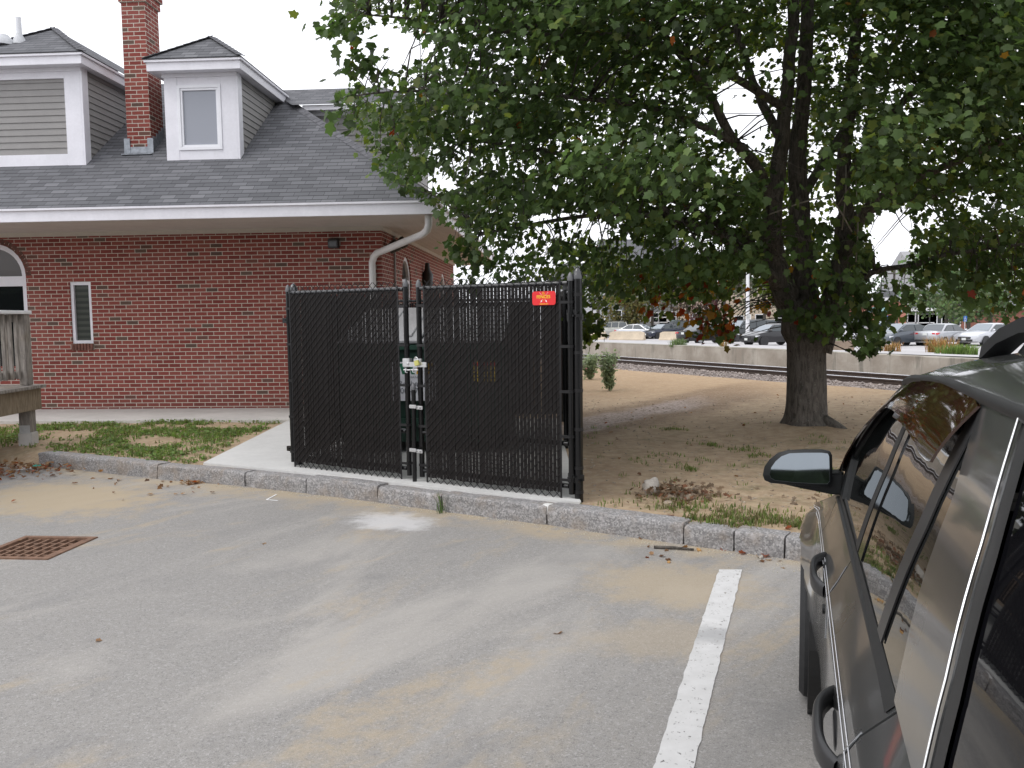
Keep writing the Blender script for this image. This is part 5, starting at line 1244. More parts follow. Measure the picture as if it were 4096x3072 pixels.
# small stones and bark crumbs lying on the soil
rgx = np.random.default_rng(43); mb = MB(); k = 0
while k < 2600:
    x = rgx.uniform(.6, 9.); y = rgx.uniform(5., 16.)
    if y < ycurb(x)+.25 or rgx.random() > 1.1-(y-5)*.06: continue
    s = rgx.uniform(.004, .014); mb.box((x, y, zsoil2(x, y)+s*.3), (s*rgx.uniform(1, 3), s, s*.7), rgx.uniform(0, 3)); k += 1
tag(mb.build("soil_litter", plain("litter_brown", (.24, .185, .13), .95, .55, 30., col2=(.50, .43, .34)), fix=False), "small stones and bark crumbs strewn over the bare soil", "litter", kind='stuff')
# grit at the kerb's foot
rgx = np.random.default_rng(41); mb = MB()
for k in range(900):
    x = rgx.uniform(-3.5, 2.2); y = ycurb(x)-.012-abs(rgx.normal())*.10*(1.6 if x > .4 else .7); s = rgx.uniform(.002, .0055)
    mb.box((x, y, s*.5), (s*1.6, s*1.2, s), rgx.uniform(0, 3))
tag(mb.build("grit", plain("grit_pale", (.46, .42, .34), .9, .3, 60.), fix=False), "fine pale grit scattered along the foot of the kerb", "grit", kind='stuff')
# litter at the left corner
P = atz(36, 467.5, .02); mb = MB(); q = [(-.05, -.02, 0), (.05, -.015, .008), (.055, .02, .012), (0, .028, .02), (-.045, .02, .006)]; mb.prism(q, (0, 0, .004)); o = mb.build("wrapper", plain("teal_foil", (.02, .33, .27), .35, .2, 30.), loc=(P[0], P[1], .03)); tag(o, "crumpled teal wrapper among the leaves at the kerb's left end", "litter")
P = atz(26, 470, .02); mb = MB(); mb.prism([(-.09, -.02, 0), (.02, -.03, .01), (.09, 0, .006), (.03, .03, .02), (-.05, .02, .015)], (0, 0, .004)); o = mb.build("paper_scrap", plain("paper_white", (.6, .6, .58), .8, .1, 30.), loc=(P[0], P[1], .025)); tag(o, "scrap of white paper on the ground left of the teal wrapper", "litter")

# ------------------------------------------------------------------ RAILWAY, WALL, FAR CAR PARK
RD = np.array([.429, -.903, 0.]); RN = np.array([.903, .429, 0.]); RF = np.array([3.18, 36.87, 0.]); RNR = np.array([2.93, 34.02, 0.])
rust = plain("rail_rust", (.055, .038, .030), .8, .3, 5.); steel = plain("polished_rail_head", (.62, .62, .64), .22, .1, 3., metal=.9)
RA = math.atan2(RD[1], RD[0])
for P, lab in ((RF, "far rail of the railway track, closest to the concrete wall"), (RNR, "near rail of the railway track, closest to the bare soil")):
    T = thing("railway_rail", lab, "rail", (P[0], P[1], -.13), RA, "rails of the track")
    mb = MB(); pr = [(-.075, 0), (.075, 0), (.075, .012), (.010, .03), (.010, .125), (.034, .135), (.034, .170), (-.034, .170), (-.034, .135), (-.010, .125), (-.010, .03), (-.075, .012)]
    mb.prism([(-40, y, z) for y, z in pr], (75, 0, 0)); mb.build("rail_web", rust, T)
    mb = MB(); mb.prism([(-40, -.030, .1705), (-40, .030, .1705), (-40, .022, .180), (-40, -.022, .180)], (75, 0, 0)); mb.build("rail_head", steel, T)
def ballast_mat():
    m, nt, b = base("ballast_stone"); co = objco(nt)
    v = nd(nt, 'TexVoronoi', {'Vector': co, 'Scale': 17.}); cs = nd(nt, 'SeparateColor', {0: v.outputs['Color']}).outputs[0]; n = noise(nt, co, 1.5, 4)
    c = mixc(nt, cs, (.14, .11, .095), (.40, .34, .31)); c = mixc(nt, M_(nt, 'MULTIPLY', ramp(nt, n, .45, .7), .5), c, (.22, .16, .11))
    setb(nt, b, color=c, rough=.95, normal=bump(nt, v.outputs['Distance'], 1., .05)); return m
BAL = ballast_mat()
mb = MB(); rows = []
for t in np.linspace(-40, 35, 150):
    row = []
    for q, z in ((-4.2, -.08), (-3.4, -.085), (-2.9, -.09), (-2.1, -.10), (-1.2, -.10), (0, -.10), (.8, -.11), (1.6, -.14), (2.6, -.17)):
        p = RF+RD*t+RN*q; row.append((p[0], p[1], z+.02*mnoise.noise(Vector((p[0]*2, p[1]*2, 0)))))
    rows.append(row)
mb.grid(rows); tag(mb.build("track_bed", BAL, smooth=180, fix=False), kind='structure')
rg = np.random.default_rng(19); mb = MB()
for k in range(5200):
    t = rg.uniform(-6, 20); q = rg.uniform(-4.3, -1.7); p = RF+RD*t+RN*q; s = rg.uniform(.02, .055)
    mb.box((p[0], p[1], -.09+s*.4), (s*1.3, s, s*.8), M=Matrix.Rotation(rg.uniform(0, 3), 3, Vector(rg.normal(size=3)).normalized()))
tag(mb.build("ballast", plain("ballast_grey", (.30, .26, .24), .95, .45, 3.), fix=False), "crushed stone ballast spilling beside the near rail", "gravel", kind='stuff')
# low concrete wall
def oldconc():
    m, nt, b = base("stained_concrete"); co = objco(nt); s = nd(nt, 'SeparateXYZ', {0: co})
    mp = nd(nt, 'Mapping', {'Vector': co, 'Scale': (1, 1, .12)}).outputs[0]; st = noise(nt, mp, 2.2, 5, .7); n = noise(nt, co, 1.1, 4)
    c = mixc(nt, ramp(nt, n, .3, .7), (.27, .235, .195), (.42, .385, .335)); c = mixc(nt, M_(nt, 'MULTIPLY', ramp(nt, st, .50, .68), .65), c, (.12, .115, .095))
    top = ramp(nt, s.outputs[2], .38, .45); c = mixc(nt, M_(nt, 'MULTIPLY', M_(nt, 'MULTIPLY', top, noise(nt, co, 4, 3)), .7), c, (.11, .12, .08))
    setb(nt, b, color=c, rough=.92, normal=bump(nt, noise(nt, co, 12, 4), .5, .02)); return m
WALLM = oldconc(); WQ = 2.55
W0 = RF+RN*WQ; mb = MB()
A_ = W0+RD*-40; B_ = W0+RD*35
def wz(t): return .455 if t < 8 else .455-.006*(t-8)
ts = np.linspace(-40, 35, 76); rows = []
for t in ts:
    p = W0+RD*t; q = p+RN*.38; z = wz(t)+.012*mnoise.noise(Vector((t*.8, 0, 0))); rows.append([(p[0], p[1], -.35), (p[0], p[1], z-.02), (p[0]+RN[0]*.02, p[1]+RN[1]*.02, z), (q[0], q[1], z), (q[0], q[1], -.35)])
mb.grid(rows); tag(mb.build("retaining_wall", WALLM, smooth=30), "long low stained concrete wall behind the railway track", "wall")
# far car park, falling gently away from the wall
ZM = float(atd(761, 345.2, 57)[2]); QM = 19.
print("far lot z", ZM)
def lotz(x, y):
    q = (x-W0[0])*RN[0]+(y-W0[1])*RN[1]; return float(np.interp(q, [0.3, QM, QM+4, 200], [.435, ZM, ZM-.10, ZM-.14]))
rows = []
for t in np.linspace(-120, 60, 46):
    row = []
    for q in (.34, 2, 5, 9, 13, 17, 19, 21, 23, 30, 45, 70, 110): p = W0+RD*t+RN*q; row.append((p[0], p[1], lotz(p[0], p[1])))
    rows.append(row)
def lot_mat():
    m, nt, b = base("pale_asphalt"); co = objco(nt); n = noise(nt, co, .5, 4, .6); f = noise(nt, co, 9, 3)
    c = mixc(nt, ramp(nt, n, .3, .7), (.36, .35, .355), (.47, .455, .46)); c = mixc(nt, M_(nt, 'MULTIPLY', f, .3), c, (.50, .49, .48)); setb(nt, b, color=c, rough=.95, spec=.2); return m
mb = MB(); mb.grid(rows); tag(mb.build("far_parking_lot", lot_mat(), fix=False), kind='structure')
def onlot(px, py):
    d = ray(px, py); prev = None
    for t in np.arange(20, 140, .25):
        p = CP+d*t
        if (p[0]-W0[0])*RN[0]+(p[1]-W0[1])*RN[1] > .4 and p[2] <= lotz(p[0], p[1]): return p
    return CP+d*80

TYRE = plain("tyre_rubber", (.018, .018, .019), .8, .2, 30.); RIM = plain("alloy_rim", (.55, .55, .57), .3, .1, 10., metal=.8); CGL = glass_mat("car_glass", (.03, .04, .045), .04, spec=.8)
HLM = plain("headlamp_glass", (.66, .68, .70), .1, .1, 20., spec=.9); TLM = plain("tail_lamp_red", (.50, .02, .025), .15, .1, 20., spec=.8); BLKP = plain("black_plastic", (.02, .02, .021), .5, .2, 10.); PLATE = plain("plate_white", (.62, .64, .62), .5, .1, 30.); CHROME = plain("edge_glint_chrome", (.8, .8, .8), .12, .05, metal=1.)
def paint(name, col, metal=.4): return plain("paint_"+name, col, .28, .06, 2., metal=metal, coat=.7)
KIND = dict(  # L, halfwidth, height, belt, hood z at nose, hood z at cowl, tail z, cowl x, roof front, roof rear, rear glass base (x from the nose, fractions of L)
    sedan=(4.75, .91, 1.46, .95, .72, .95, .98, .27, .43, .70, .87, .31), hatch=(4.45, .88, 1.47, .97, .74, .97, 1.02, .25, .42, .80, .97, .31), liftback=(4.48, .875, 1.49, .98, .72, .96, 1.08, .20, .42, .72, .98, .30),
    suv=(4.65, .94, 1.72, 1.08, .95, 1.07, 1.08, .26, .38, .90, .985, .37), van=(5.1, .98, 1.80, 1.10, .90, 1.08, 1.1, .20, .33, .93, .99, .35), bigvan=(5.3, .99, 1.95, 1.15, 1.05, 1.15, 1.15, .17, .27, .96, .995, .37), pickup=(5.4, .98, 1.80, 1.12, 1.02, 1.12, 1.10, .28, .36, .55, .57, .38))
def car(label, px, py, head, kind, mat, group=None, scale=1., cat="car", rim=True, plate=True, at=None, name="parked_car"):
    L, w, H, zb, zn, zc, zt, fc, ff, fr, fg, rw = KIND[kind]
    P = onlot(px, py) if at is None else np.array(at)
    T = thing(name, label, cat, (P[0], P[1], lotz(P[0], P[1])), head, group); T.scale = (scale,)*3
    X = lambda f: L/2-f*L
    zl = .22
    prof = [(L/2-.02, .30), (L/2, .48), (L/2-.03, zn-.06), (L/2-.16, zn), (X(fc*.55), (zn+zc)/2+.03), (X(fc), zc)]
    if kind == 'pickup': prof += [(X(fg), zb), (X(fg)-.05, zb-.08), (-L/2+.03, zb-.08), (-L/2, zb-.12), (-L/2, .55), (-L/2+.05, .42)]
    else: prof += [(X(fg), zt), (-L/2+.06, zt-.03), (-L/2, zt-.16), (-L/2+.01, .50), (-L/2+.06, .34)]
    # wheel arches cut into the lower edge
    xw = (L/2-.85*(L/4.6), -L/2+.86*(L/4.6)); low = []
    for xc in (xw[1], xw[0]):
        r = rw; low += [(xc-r-.03, zl)]+[(xc-r*math.cos(math.pi*i/8), zl+.02+r*1.25*math.sin(math.pi*i/8)) for i in range(9)]+[(xc+r+.03, zl)]
    prof = prof+[(-L/2+.12, zl)]+low+[(L/2-.15, zl)]
    ys = [(-1, .10, .05), (-.97, .04, .015), (-.82, .0, 0), (0, -.03, -.012), (.82, 0, 0), (.97, .04, .015), (1, .10, .05)]
    mb = MB(); rows = []
    for fy, ins, dz_ in ys:
        row = []
        for (x, z) in prof:
            k = max(0, (abs(x)-(L/2-.5))/.5); xx = x-math.copysign(ins*1.6*k*(1 if abs(fy) > .9 else 1), x); zz = z-(dz_ if z > .6 else -dz_*.6)
            yy = fy*w*(1-.06*max(0, (abs(x)-(L/2-.45))/.45)-(.05 if z < .3 else 0)); row.append((xx, yy, zz))
        rows.append(row+[row[0]])
    mb.grid(rows); n = len(prof)
    mb.f += [tuple(range(n-1, -1, -1)), tuple((len(ys)-1)*(n+1)+j for j in range(n))]; mb.mi += [0, 0]
    mb.build("body", mat, T, smooth=35)
    # cabin
    w0, w1 = w*.95, w*.74
    c0, c1, c2, c3 = X(fc)+.02, X(ff), X(fr), X(fg)-.0; zbb = zb-.02
    if kind == 'pickup': c3 = X(fg)
    secs = [(c0, zc-.03, w0*.93), (c1, H-.04, w1), ((c1*.6+c2*.4), H, w1), (c2, H-.03, w1*.98), (c3, (zt if kind != 'pickup' else zb)-.03, w0*.93)]
    mb = MB()
    bot = [(c0, zbb, w0), (c1, zbb, w0), ((c1*.6+c2*.4), zbb, w0), (c2, zbb, w0), (c3, zbb, w0*.97)]
    rows = []
    for (x, z, ww), (bx, bz, bw_) in zip(secs, bot):
        rows.append([(bx, -bw_, bz-.02), (x, -ww, z-.05 if z > zb+.1 else z), (x, -ww*.86, z), (x, 0, z+.012), (x, ww*.86, z), (x, ww, z-.05 if z > zb+.1 else z), (bx, bw_, bz-.02)])
    mb.grid(rows); mb.build("cabin", mat, T, smooth=35)
    def pan(nm, q, m=CGL, off=.006):
        mb = MB(); c = [Vector(p) for p in q]; nn = (c[1]-c[0]).cross(c[-1]-c[0]).normalized(); ctr = sum(c, Vector())/len(c)
        if nn.dot(ctr-Vector((0, 0, zb*.6))) < 0: nn = -nn
        mb.poly([p+nn*off for p in c]); return mb.build(nm, m, T, fix=False)
    def lerp(a, b, t): return tuple(a[i]+(b[i]-a[i])*t for i in range(3))
    for nm, A, Bq in (("windshield", secs[0], secs[1]), ("rear_window", secs[4], secs[3])):
        a = lambda s_, t: (A[0]+(Bq[0]-A[0])*t, s_*(A[2]+(Bq[2]*.90-A[2])*t)*.93, A[1]+(Bq[1]-A[1])*t)
        if kind == 'pickup' and nm == "rear_window": pass
        m = HAZEGL if nm == "windshield" else HAZEGL2
        pan(nm, [a(-1, .10), a(1, .10), a(1, .93), a(0, .955), a(-1, .93)], m, .012)
    for s in (-1, 1):
        # side glass plane between belt and roof
        def sp_(x, t):
            yb = w0+.004; yt = w1+.004; zt_ = H-.09
            return (x, s*(yb+(yt-yb)*t*.86), zbb+.03+(zt_-zbb-.03)*t)
        xf0, xf1, xr1, xr0 = c0-.16, c1-.06, c2+.05, c3+.18
        if kind in ('suv', 'van', 'bigvan', 'hatch'): xr0 = c3+.14
        if kind == 'pickup': xr0 = c3+.10; xr1 = c2-.0
        nw = 1 if kind == 'pickup' else (3 if kind in ('suv', 'van', 'bigvan') else 2)
        xs_ = [xf1-.0]+[c1+(c2-c1)*(i/nw) for i in range(1, nw)]
        for i in range(nw):
            a = [sp_(xf0, 0.0), sp_(xf1, 1.)] if i == 0 else [sp_(c1+(c2-c1)*i/nw-.035-.06*(1 if nw == 2 else .6), 0), sp_(c1+(c2-c1)*i/nw-.035-.05, 1)]
            e = [sp_(xr1 if kind != 'pickup' else xr0, 1.), sp_(xr0, 0.)] if i == nw-1 else [sp_(c1+(c2-c1)*(i+1)/nw+.035-.05, 1), sp_(c1+(c2-c1)*(i+1)/nw+.035-.06*(1 if nw == 2 else .6), 0)]
            pan("side_window", [a[0], a[1], e[0], e[1]], CGL, .007)
        mb = MB(); mx = c0-.22; bm_ = Vector((mx, s*(w+.09), zb+.06)); mb.lathe([(.02, -.05), (.085, -.03), (.09, .02), (.05, .06)], bm_, 10, M=Matrix.Rotation(R(90), 3, 'Y')); mb.bar((mx, s*(w-.06), zb+.03), bm_, .04); mb.build("side_mirror", mat, T, smooth=40)
        hz_ = zn-.10
        mb = MB(); fx = L/2-.10; mb.prism([(fx-.42, s*w*.955, hz_+.06), (fx-.05, s*w*.93, hz_+.06), (fx+.03, s*w*.60, hz_+.03), (fx+.03, s*w*.60, hz_-.06), (fx-.02, s*w*.94, hz_-.06)], (0, s*.02, .012)); mb.build("headlight", HLM, T)
        tz = zt-.17 if kind != 'pickup' else .85
        mb = MB(); rx = -L/2
        mb.prism([(rx+.30, s*(w*.965), tz+.05), (rx+.05, s*w*.93, tz+.06), (rx-.012, s*w*.52, tz+.05), (rx-.012, s*w*.52, tz-.03), (rx+.02, s*w*.95, tz-.07)], (0, s*.015, .01)); mb.build("taillight", TLM, T)
        for xc in xw:
            r = rw-.015; wt = MB(); My = Matrix.Rotation(R(90), 3, 'X')
            wt.lathe([(r*.66, -.10), (r*.95, -.10), (r, -.07), (r, .07), (r*.95, .10), (r*.66, .10)], (xc, s*(w-.11), r), 20, M=My); wo = wt.build("wheel", TYRE, T, smooth=40)
            mb = MB()
            for k in range(5):
                a = 2*math.pi*k/5+.3; mb.bar((xc, s*(w-.012), r), (xc+r*.62*math.cos(a), s*(w-.018), r+r*.62*math.sin(a)), r*.17, .02, up=(0, 1, 0))
            mb.lathe([(r*.60, -.012), (r*.68, -.012), (r*.68, .012), (r*.60, .012)], (xc, s*(w-.02), r), 18, M=My); mb.lathe([(r*.14, -.015), (r*.14, .015)], (xc, s*(w-.012), r), 10, M=My); mb.build("rim", RIM if rim else BLKP, wo, smooth=40)
            mb = MB(); mb.lathe([(r*.6, -.01), (r*.6, .01)], (xc, s*(w-.06), r), 16, M=My); mb.build("brake_disc", BLKP, wo)
            mb = MB(); mb.lathe([(rw*1.0, -.16), (rw*1.12, -.16), (rw*1.12, .10), (rw*1.0, .10)], (xc, s*(w-.12), r+.02), 18, M=My); mb.build("wheel_arch", BLKP, T)
    mb = MB(); mb.box((L/2-.035, 0, zn-.20), (.05, w*1.0, .13)); mb.box((L/2-.02, 0, .36), (.05, w*1.3, .14)); mb.build("grille", BLKP, T, bevel=.01)
    mb = MB(); mb.box((-L/2+.01, 0, .36), (.06, w*1.5, .12)); mb.build("rear_bumper", BLKP, T, bevel=.01)
    if plate:
        mb = MB(); mb.box((L/2+.015, 0, .45), (.02, .30, .15)); mb.build("number_plate", PLATE, T)
        mb = MB(); mb.box((-L/2-.012, 0, zt-.20 if kind != 'pickup' else .6), (.02, .30, .15)); mb.build("number_plate", PLATE, T)
    if kind in ('suv', 'van'):
        for s in (-1, 1):
            mb = MB(); mb.tube([(c1-.1, s*w1*.86, H+.01), (c1-.25, s*w1*.86, H+.05), (c2+.2, s*w1*.86, H+.05), (c2+.05, s*w1*.86, H)], .02, 6); mb.build("roof_rail", BLKP, T, smooth=40)
    if kind == 'pickup':
        mb = MB(); x0, x1 = X(fg)-.12, -L/2+.10; mb.box(((x0+x1)/2, 0, zb-.072), (x0-x1, w*1.7, .02)); mb.build("cargo_bed", BLKP, T)
        for s in (-1, 1): mb = MB(); mb.box(((x0+x1)/2, s*(w*.93), zb-.03), (x0-x1+.15, .10, .10)); mb.build("bed_rail", mat, T, bevel=.01)
    return T
HAZEGL = glass_mat("sky_lit_glass", (.20, .23, .26), .03, spec=.9); HAZEGL2 = glass_mat("rear_glass", (.07, .08, .09), .03, spec=.9)
NAV = paint("navy", (.018, .024, .045)); BLKC = paint("black", (.010, .010, .012)); SIL = paint("silver", (.48, .49, .51), .6); BEI = paint("champagne", (.34, .34, .31), .5); GRN = paint("green", (.035, .075, .065)); SLT = paint("slate", (.085, .10, .12), .5); WHT = paint("white", (.72, .73, .76), .0); DKG = paint("charcoal", (.03, .035, .038))
WA = math.atan2(RD[1], RD[0])            # along the wall, pointing right and towards the camera
car("champagne SUV with one red tail light showing, leftmost beside the concrete barriers", 612, 339.2, R(150), 'suv', BEI, "cars in the far car park", 1.0, "car", at=atd(612, 342, 88))
car("silver saloon with its nose to the right behind the full concrete barrier", 639.5, 339.9, R(-32), 'sedan', SIL, "cars in the far car park", 1.0, at=atd(639.5, 342, 83))
car("dark navy car peeping out between the two concrete barriers", 664, 340.8, R(-150), 'sedan', NAV, "cars in the far car park", 1.0, at=atd(664, 342, 82))
car("dark green pickup truck parked behind the right concrete barrier", 674, 339.0, R(-25), 'pickup', GRN, "cars in the far car park", 1.0, "truck", at=atd(674, 342, 86))
car("black saloon showing its red tail lights, behind the hanging orange leaves", 708, 344.0, R(28), 'sedan', BLKC, "cars in the far car park", 1.0, at=atd(708, 342, 61))
car("dark van with bright wheel standing between the two black cars", 748, 343.0, R(200), 'van', DKG, "cars in the far car park", 1.0, "van", at=atd(748, 342, 70))
car("black hatchback facing left with bright headlight, just left of the maple trunk", 772, 345.4, R(203), 'hatch', BLKC, "cars in the far car park", 1.0, rim=False, at=atd(772, 342, 57.5))
car("white van seen from behind right of the maple trunk through its leaves", 855, 343.2, R(60), 'bigvan', WHT, "cars in the far car park", 1.0, "van", at=atd(855, 342, 68))
car("slate grey liftback with headlight facing left, right of the hanging maple leaves", 901, 345.3, R(206), 'liftback', SLT, "cars in the far car park", 1.0, at=atd(901, 342, 56))
car("silver saloon showing its tail lights, left of the dark car's roof", 944, 345.2, R(34), 'sedan', SIL, "cars in the far car park", 1.0, at=atd(944, 342, 56))
car("silver car cut off by the dark car's roof, rightmost in the far car park", 988, 345.6, R(205), 'sedan', paint("pale_silver", (.56, .57, .60), .5), "cars in the far car park", 1.0, at=atd(988, 342, 55))
car("white car far back behind the left barrier, mostly hidden by maple leaves", 586, 337.8, R(10), 'sedan', WHT, "cars in the far car park", 1.0, at=atd(586, 342, 92))
car("dark estate car in the back row above the black saloon", 694, 336.6, R(15), 'suv', DKG, "cars in the far car park", 1.0, at=atd(694, 342, 84))
car("pale blue car roof showing between the slate liftback and the white van", 886, 338.5, R(10), 'sedan', paint("pale_blue", (.36, .42, .50), .4), "cars in the far car park", 1.0, at=atd(886, 342, 80))

# jersey barriers
JB = plain("jersey_concrete", (.50, .42, .32), .9, .14, 1.2, bmp=.3, bscale=30)
for px0, px1, py, lab in ((577, 605.5, 340.2, "cracked concrete barrier at the left, behind hanging maple leaves"), (610, 644.6, 340.7, "full concrete barrier with sloped ends in front of the silver saloon"), (660.4, 688, 340.9, "tan concrete barrier left of the black saloon's tail")):
    a = atd(px0, py, 76.5); b_ = atd(px1, py, 74.5); d = b_-a; L = math.hypot(d[0], d[1])
    T = MB(); n = 20; h = .80
    pr = [(-.30, 0), (.30, 0), (.30, .08), (.16, .30), (.09, h), (-.09, h), (-.16, .30), (-.30, .08)]
    rows = []
    for i in range(n+1):
        x = L*i/n; k = min(1, min(i, n-i)/2.2); top = h*(.84+.16*k)+.012*mnoise.noise(Vector((x*2, py, 0))); rows.append([(x, y, min(z, top)) for y, z in pr+[pr[0]]])
    T.grid(rows); T.poly([(0, y, min(z, h*.84)) for y, z in pr]); T.poly([(L, y, min(z, h*.84)) for y, z in pr])
    o = T.build("concrete_barrier", JB, smooth=30); o.location = (a[0], a[1], lotz(a[0], a[1])-.02); o.rotation_euler = (0, 0, math.atan2(d[1], d[0])); tag(o, lab, "barrier", "concrete barriers in the far car park")
# lamp post with a small notice
P = onlot(747.5, 342.5); T = thing("lamp_post", "tall white lamp post with a small notice behind the maple", "lamp post", tuple(P))
mb = MB(); mb.tube([(0, 0, 0), (-.03, 0, 4.5), (-.06, 0, 9.0)], [.16, .13, .10], 12); mb.build("pole", plain("white_pole", (.70, .70, .72), .4, .06, 2.), T, smooth=40)
mb = MB(); mb.tube([(-.06, 0, 8.9), (.3, -.1, 9.15), (1.4, -.4, 9.2)], .05, 8); mb.box((1.7, -.48, 9.2), (.7, .28, .12), R(-16)); mb.build("lamp_head", BLKP, T)
mb = MB(); mb.box((.0, -.19, 2.05), (.42, .02, .38)); nb = mb.build("notice", plain("notice_white", (.72, .72, .70), .5, .05), T)
mb = MB()
for k in range(5): mb.box((0, -.203, 2.18-.06*k), (.30, .004, .022))
mb.build("notice_lines", plain("notice_ink", (.12, .12, .13), .6), nb)
mb = MB(); mb.lathe([(.30, 0), (.28, .5), (.2, .55)], (0, 0, 0), 14); mb.build("footing", CONC, T, smooth=40)
# signs
def sign(label, px, py_t, py_b, px_w, mat, base_py, lines=None, name="parking_sign", white=None):
    P = onlot(px, base_py); Y = P[1]; zt = atd(px, py_t, Y)[2]; zb = atd(px, py_b, Y)[2]; w = px_w*Y/FPX; z0 = P[2]
    T = thing(name, label, "sign", (P[0], P[1], z0)); mb = MB(); mb.tube([(0, 0, 0), (0, 0, zt-z0-.02)], .03, 8); mb.build("post", GALV, T)
    mb = MB(); mb.box((0, -.045, (zt+zb)/2-z0), (w, .02, zt-zb)); pl = mb.build("panel", mat, T, bevel=.004)
    mb = MB(); zc = (zt+zb)/2-z0; h = zt-zb
    if white:      # seated figure with a wheel
        mb.lathe([(h*.055, -.003), (h*.055, .003)], (-w*.06, -.060, zc+h*.34), 8, M=Matrix.Rotation(R(90), 3, 'X')); mb.bar((-w*.06, -.060, zc+h*.26), (-w*.03, -.060, zc+h*.04), h*.07, .004, up=(0, 1, 0)); mb.bar((-w*.03, -.060, zc+h*.05), (w*.16, -.060, zc+h*.04), h*.06, .004, up=(0, 1, 0)); mb.bar((w*.16, -.060, zc+h*.04), (w*.24, -.060, zc-h*.14), h*.06, .004, up=(0, 1, 0))
        for k in range(12):
            a = R(110)+R(250)*k/12; b_ = R(110)+R(250)*(k+1)/12; r = h*.17; mb.bar((r*math.cos(a)-w*.02, -.060, zc-h*.04+r*math.sin(a)), (r*math.cos(b_)-w*.02, -.060, zc-h*.04+r*math.sin(b_)), h*.045, .004, up=(0, 1, 0))
        mb.box((0, -.060, zc-h*.38), (w*.6, .004, h*.10)); mb.build("symbol", white, pl)
    elif lines:
        for k in range(lines): mb.box((0, -.058, zc+h*.30-h*.6*k/(lines-1)), (w*(.4 if k == 0 else .74), .004, h*.07))
        mb.build("lettering", MATS["notice_ink"], pl)
    return T
blue = plain("sign_blue", (.02, .12, .42), .4, .06); wh = plain("sign_white", (.75, .75, .76), .5, .04)
sign("white rectangular notice sign with lines of text by the teal roofed shelter", 882.4, 314.4, 319.6, 6.2, wh, 343.5, 5, "notice_sign")
sign("blue accessible parking sign right of the white notice sign", 887, 315.6, 321.4, 2.6, blue, 343.5, white=wh)
sign("blue accessible parking sign farther right, above the silver saloon's rear", 964.2, 316, 321.6, 3.4, blue, 343.3, white=wh)
# shelter
P = onlot(882, 340.8); T = thing("bus_shelter", "small shelter with a teal metal roof before the salmon wall", "shelter", tuple(P)); Y = P[1]
za, zb_ = atd(882, 309.4, Y)[2]-P[2], atd(882, 312.4, Y)[2]-P[2]; w = 25*Y/FPX
mb = MB(); mb.prism([(-w/2, -1.2, zb_), (w/2, -1.2, zb_), (w/2-.15, 0, za+.1), (-w/2+.3, 0, za+.1)], (0, .02, .12)); mb.prism([(-w/2, 1.2, zb_), (w/2, 1.2, zb_), (w/2-.15, 0, za+.1), (-w/2+.3, 0, za+.1)], (0, -.02, .12)); mb.build("roof", plain("teal_metal", (.11, .24, .23), .5, .1, 3.), T)
for x in (-w/2+.2, -.4, w/2-.25):
    mb = MB(); mb.box((x, -.9, zb_/2), (.12, .12, zb_)); mb.build("post", plain("shelter_post", (.08, .06, .05), .7), T)
# ------------------------------------------------------------------ TOWN BEYOND
def facade(T, x0, x1, y, z0, z1, mat, depth, name="wall"):
    mb = MB(); mb.box(((x0+x1)/2, y+depth/2, (z0+z1)/2), (x1-x0, depth, z1-z0)); return mb.build(name, mat, T)
def win_(T, x, z, w, h, y, frame, glass, name="window"):
    t = .10; mb = MB(); mb.box((x, y-.04, z+h/2-t/2), (w, .08, t)); mb.box((x, y-.04, z-h/2+t/2), (w, .08, t)); mb.box((x-w/2+t/2, y-.04, z), (t, .08, h-2*t)); mb.box((x+w/2-t/2, y-.04, z), (t, .08, h-2*t)); mb.box((x, y-.035, z), (w-2*t, .05, t*.7)); f = mb.build(name, frame, T)
    mb = MB(); mb.box((x, y-.012, z), (w-2*t, .02, h-2*t)); mb.build("pane", glass, f)
def far_house(name, label, px0, px1, Y, z1, mat, wins, roofm, cat="house", doors=(), depth=9, gable=True):
    x0, x1 = atd(px0, 330, Y)[0], atd(px1, 330, Y)[0]; T = thing(name, label, cat, (x0, Y, -.65)); w = x1-x0; h = z1+.65
    facade(T, 0, w, 0, 0, h, mat, depth)
    mb = MB()
    if gable: mb.prism([(-.3, -.3, h+.003), (-.3, depth+.3, h+.003), (-.3, depth/2, h+depth*.35)], (w+.6, 0, 0))
    else: mb.box((w/2, depth/2, h+.15), (w+.4, depth+.4, .297))
    mb.build("roof", roofm, T)
    mb = MB()
    for x in (.08, w-.08): mb.box((x, -.02, h/2), (.22, .06, h))
    mb.box((w/2, -.02, h-.15), (w-.45, .05, .3)); mb.build("corner_trim", wh, T)
    for px, py, ww, hh in wins:
        p = atd(px, py, Y); win_(T, p[0]-x0, p[2]+.65, ww, hh, 0, wh, GL_DARK)
    for px, ww, hh in doors:
        p = atd(px, 330, Y); win_(T, p[0]-x0, hh/2+.02, ww, hh, 0, wh, GL_DARK, "door")
    return T
GRH = plain("grey_clapboard", (.22, .225, .235), .8, .08, .6); BEH = plain("cream_wall", (.52, .43, .33), .85, .06, .5); DRF = plain("far_roof", (.10, .10, .11), .9, .2, 1.)
far_house("clapboard_house", "grey clapboard house with white trim seen far behind the pickup", 604, 690, 104, 8.6, GRH, [(637.6, 315, 1.2, 1.5), (654.5, 317.5, 1.1, 1.3), (663, 317.5, 1.1, 1.3), (672, 316.5, 1.1, 1.3), (617, 316, 1.2, 1.5), (637.6, 297, 1.2, 1.6), (655, 297, 1.2, 1.6), (672, 297, 1.2, 1.6), (655.5, 328.8, 1.0, 1.3), (672.5, 328.8, 1.0, 1.3)], DRF, doors=((664.5, 1.5, 2.3),))
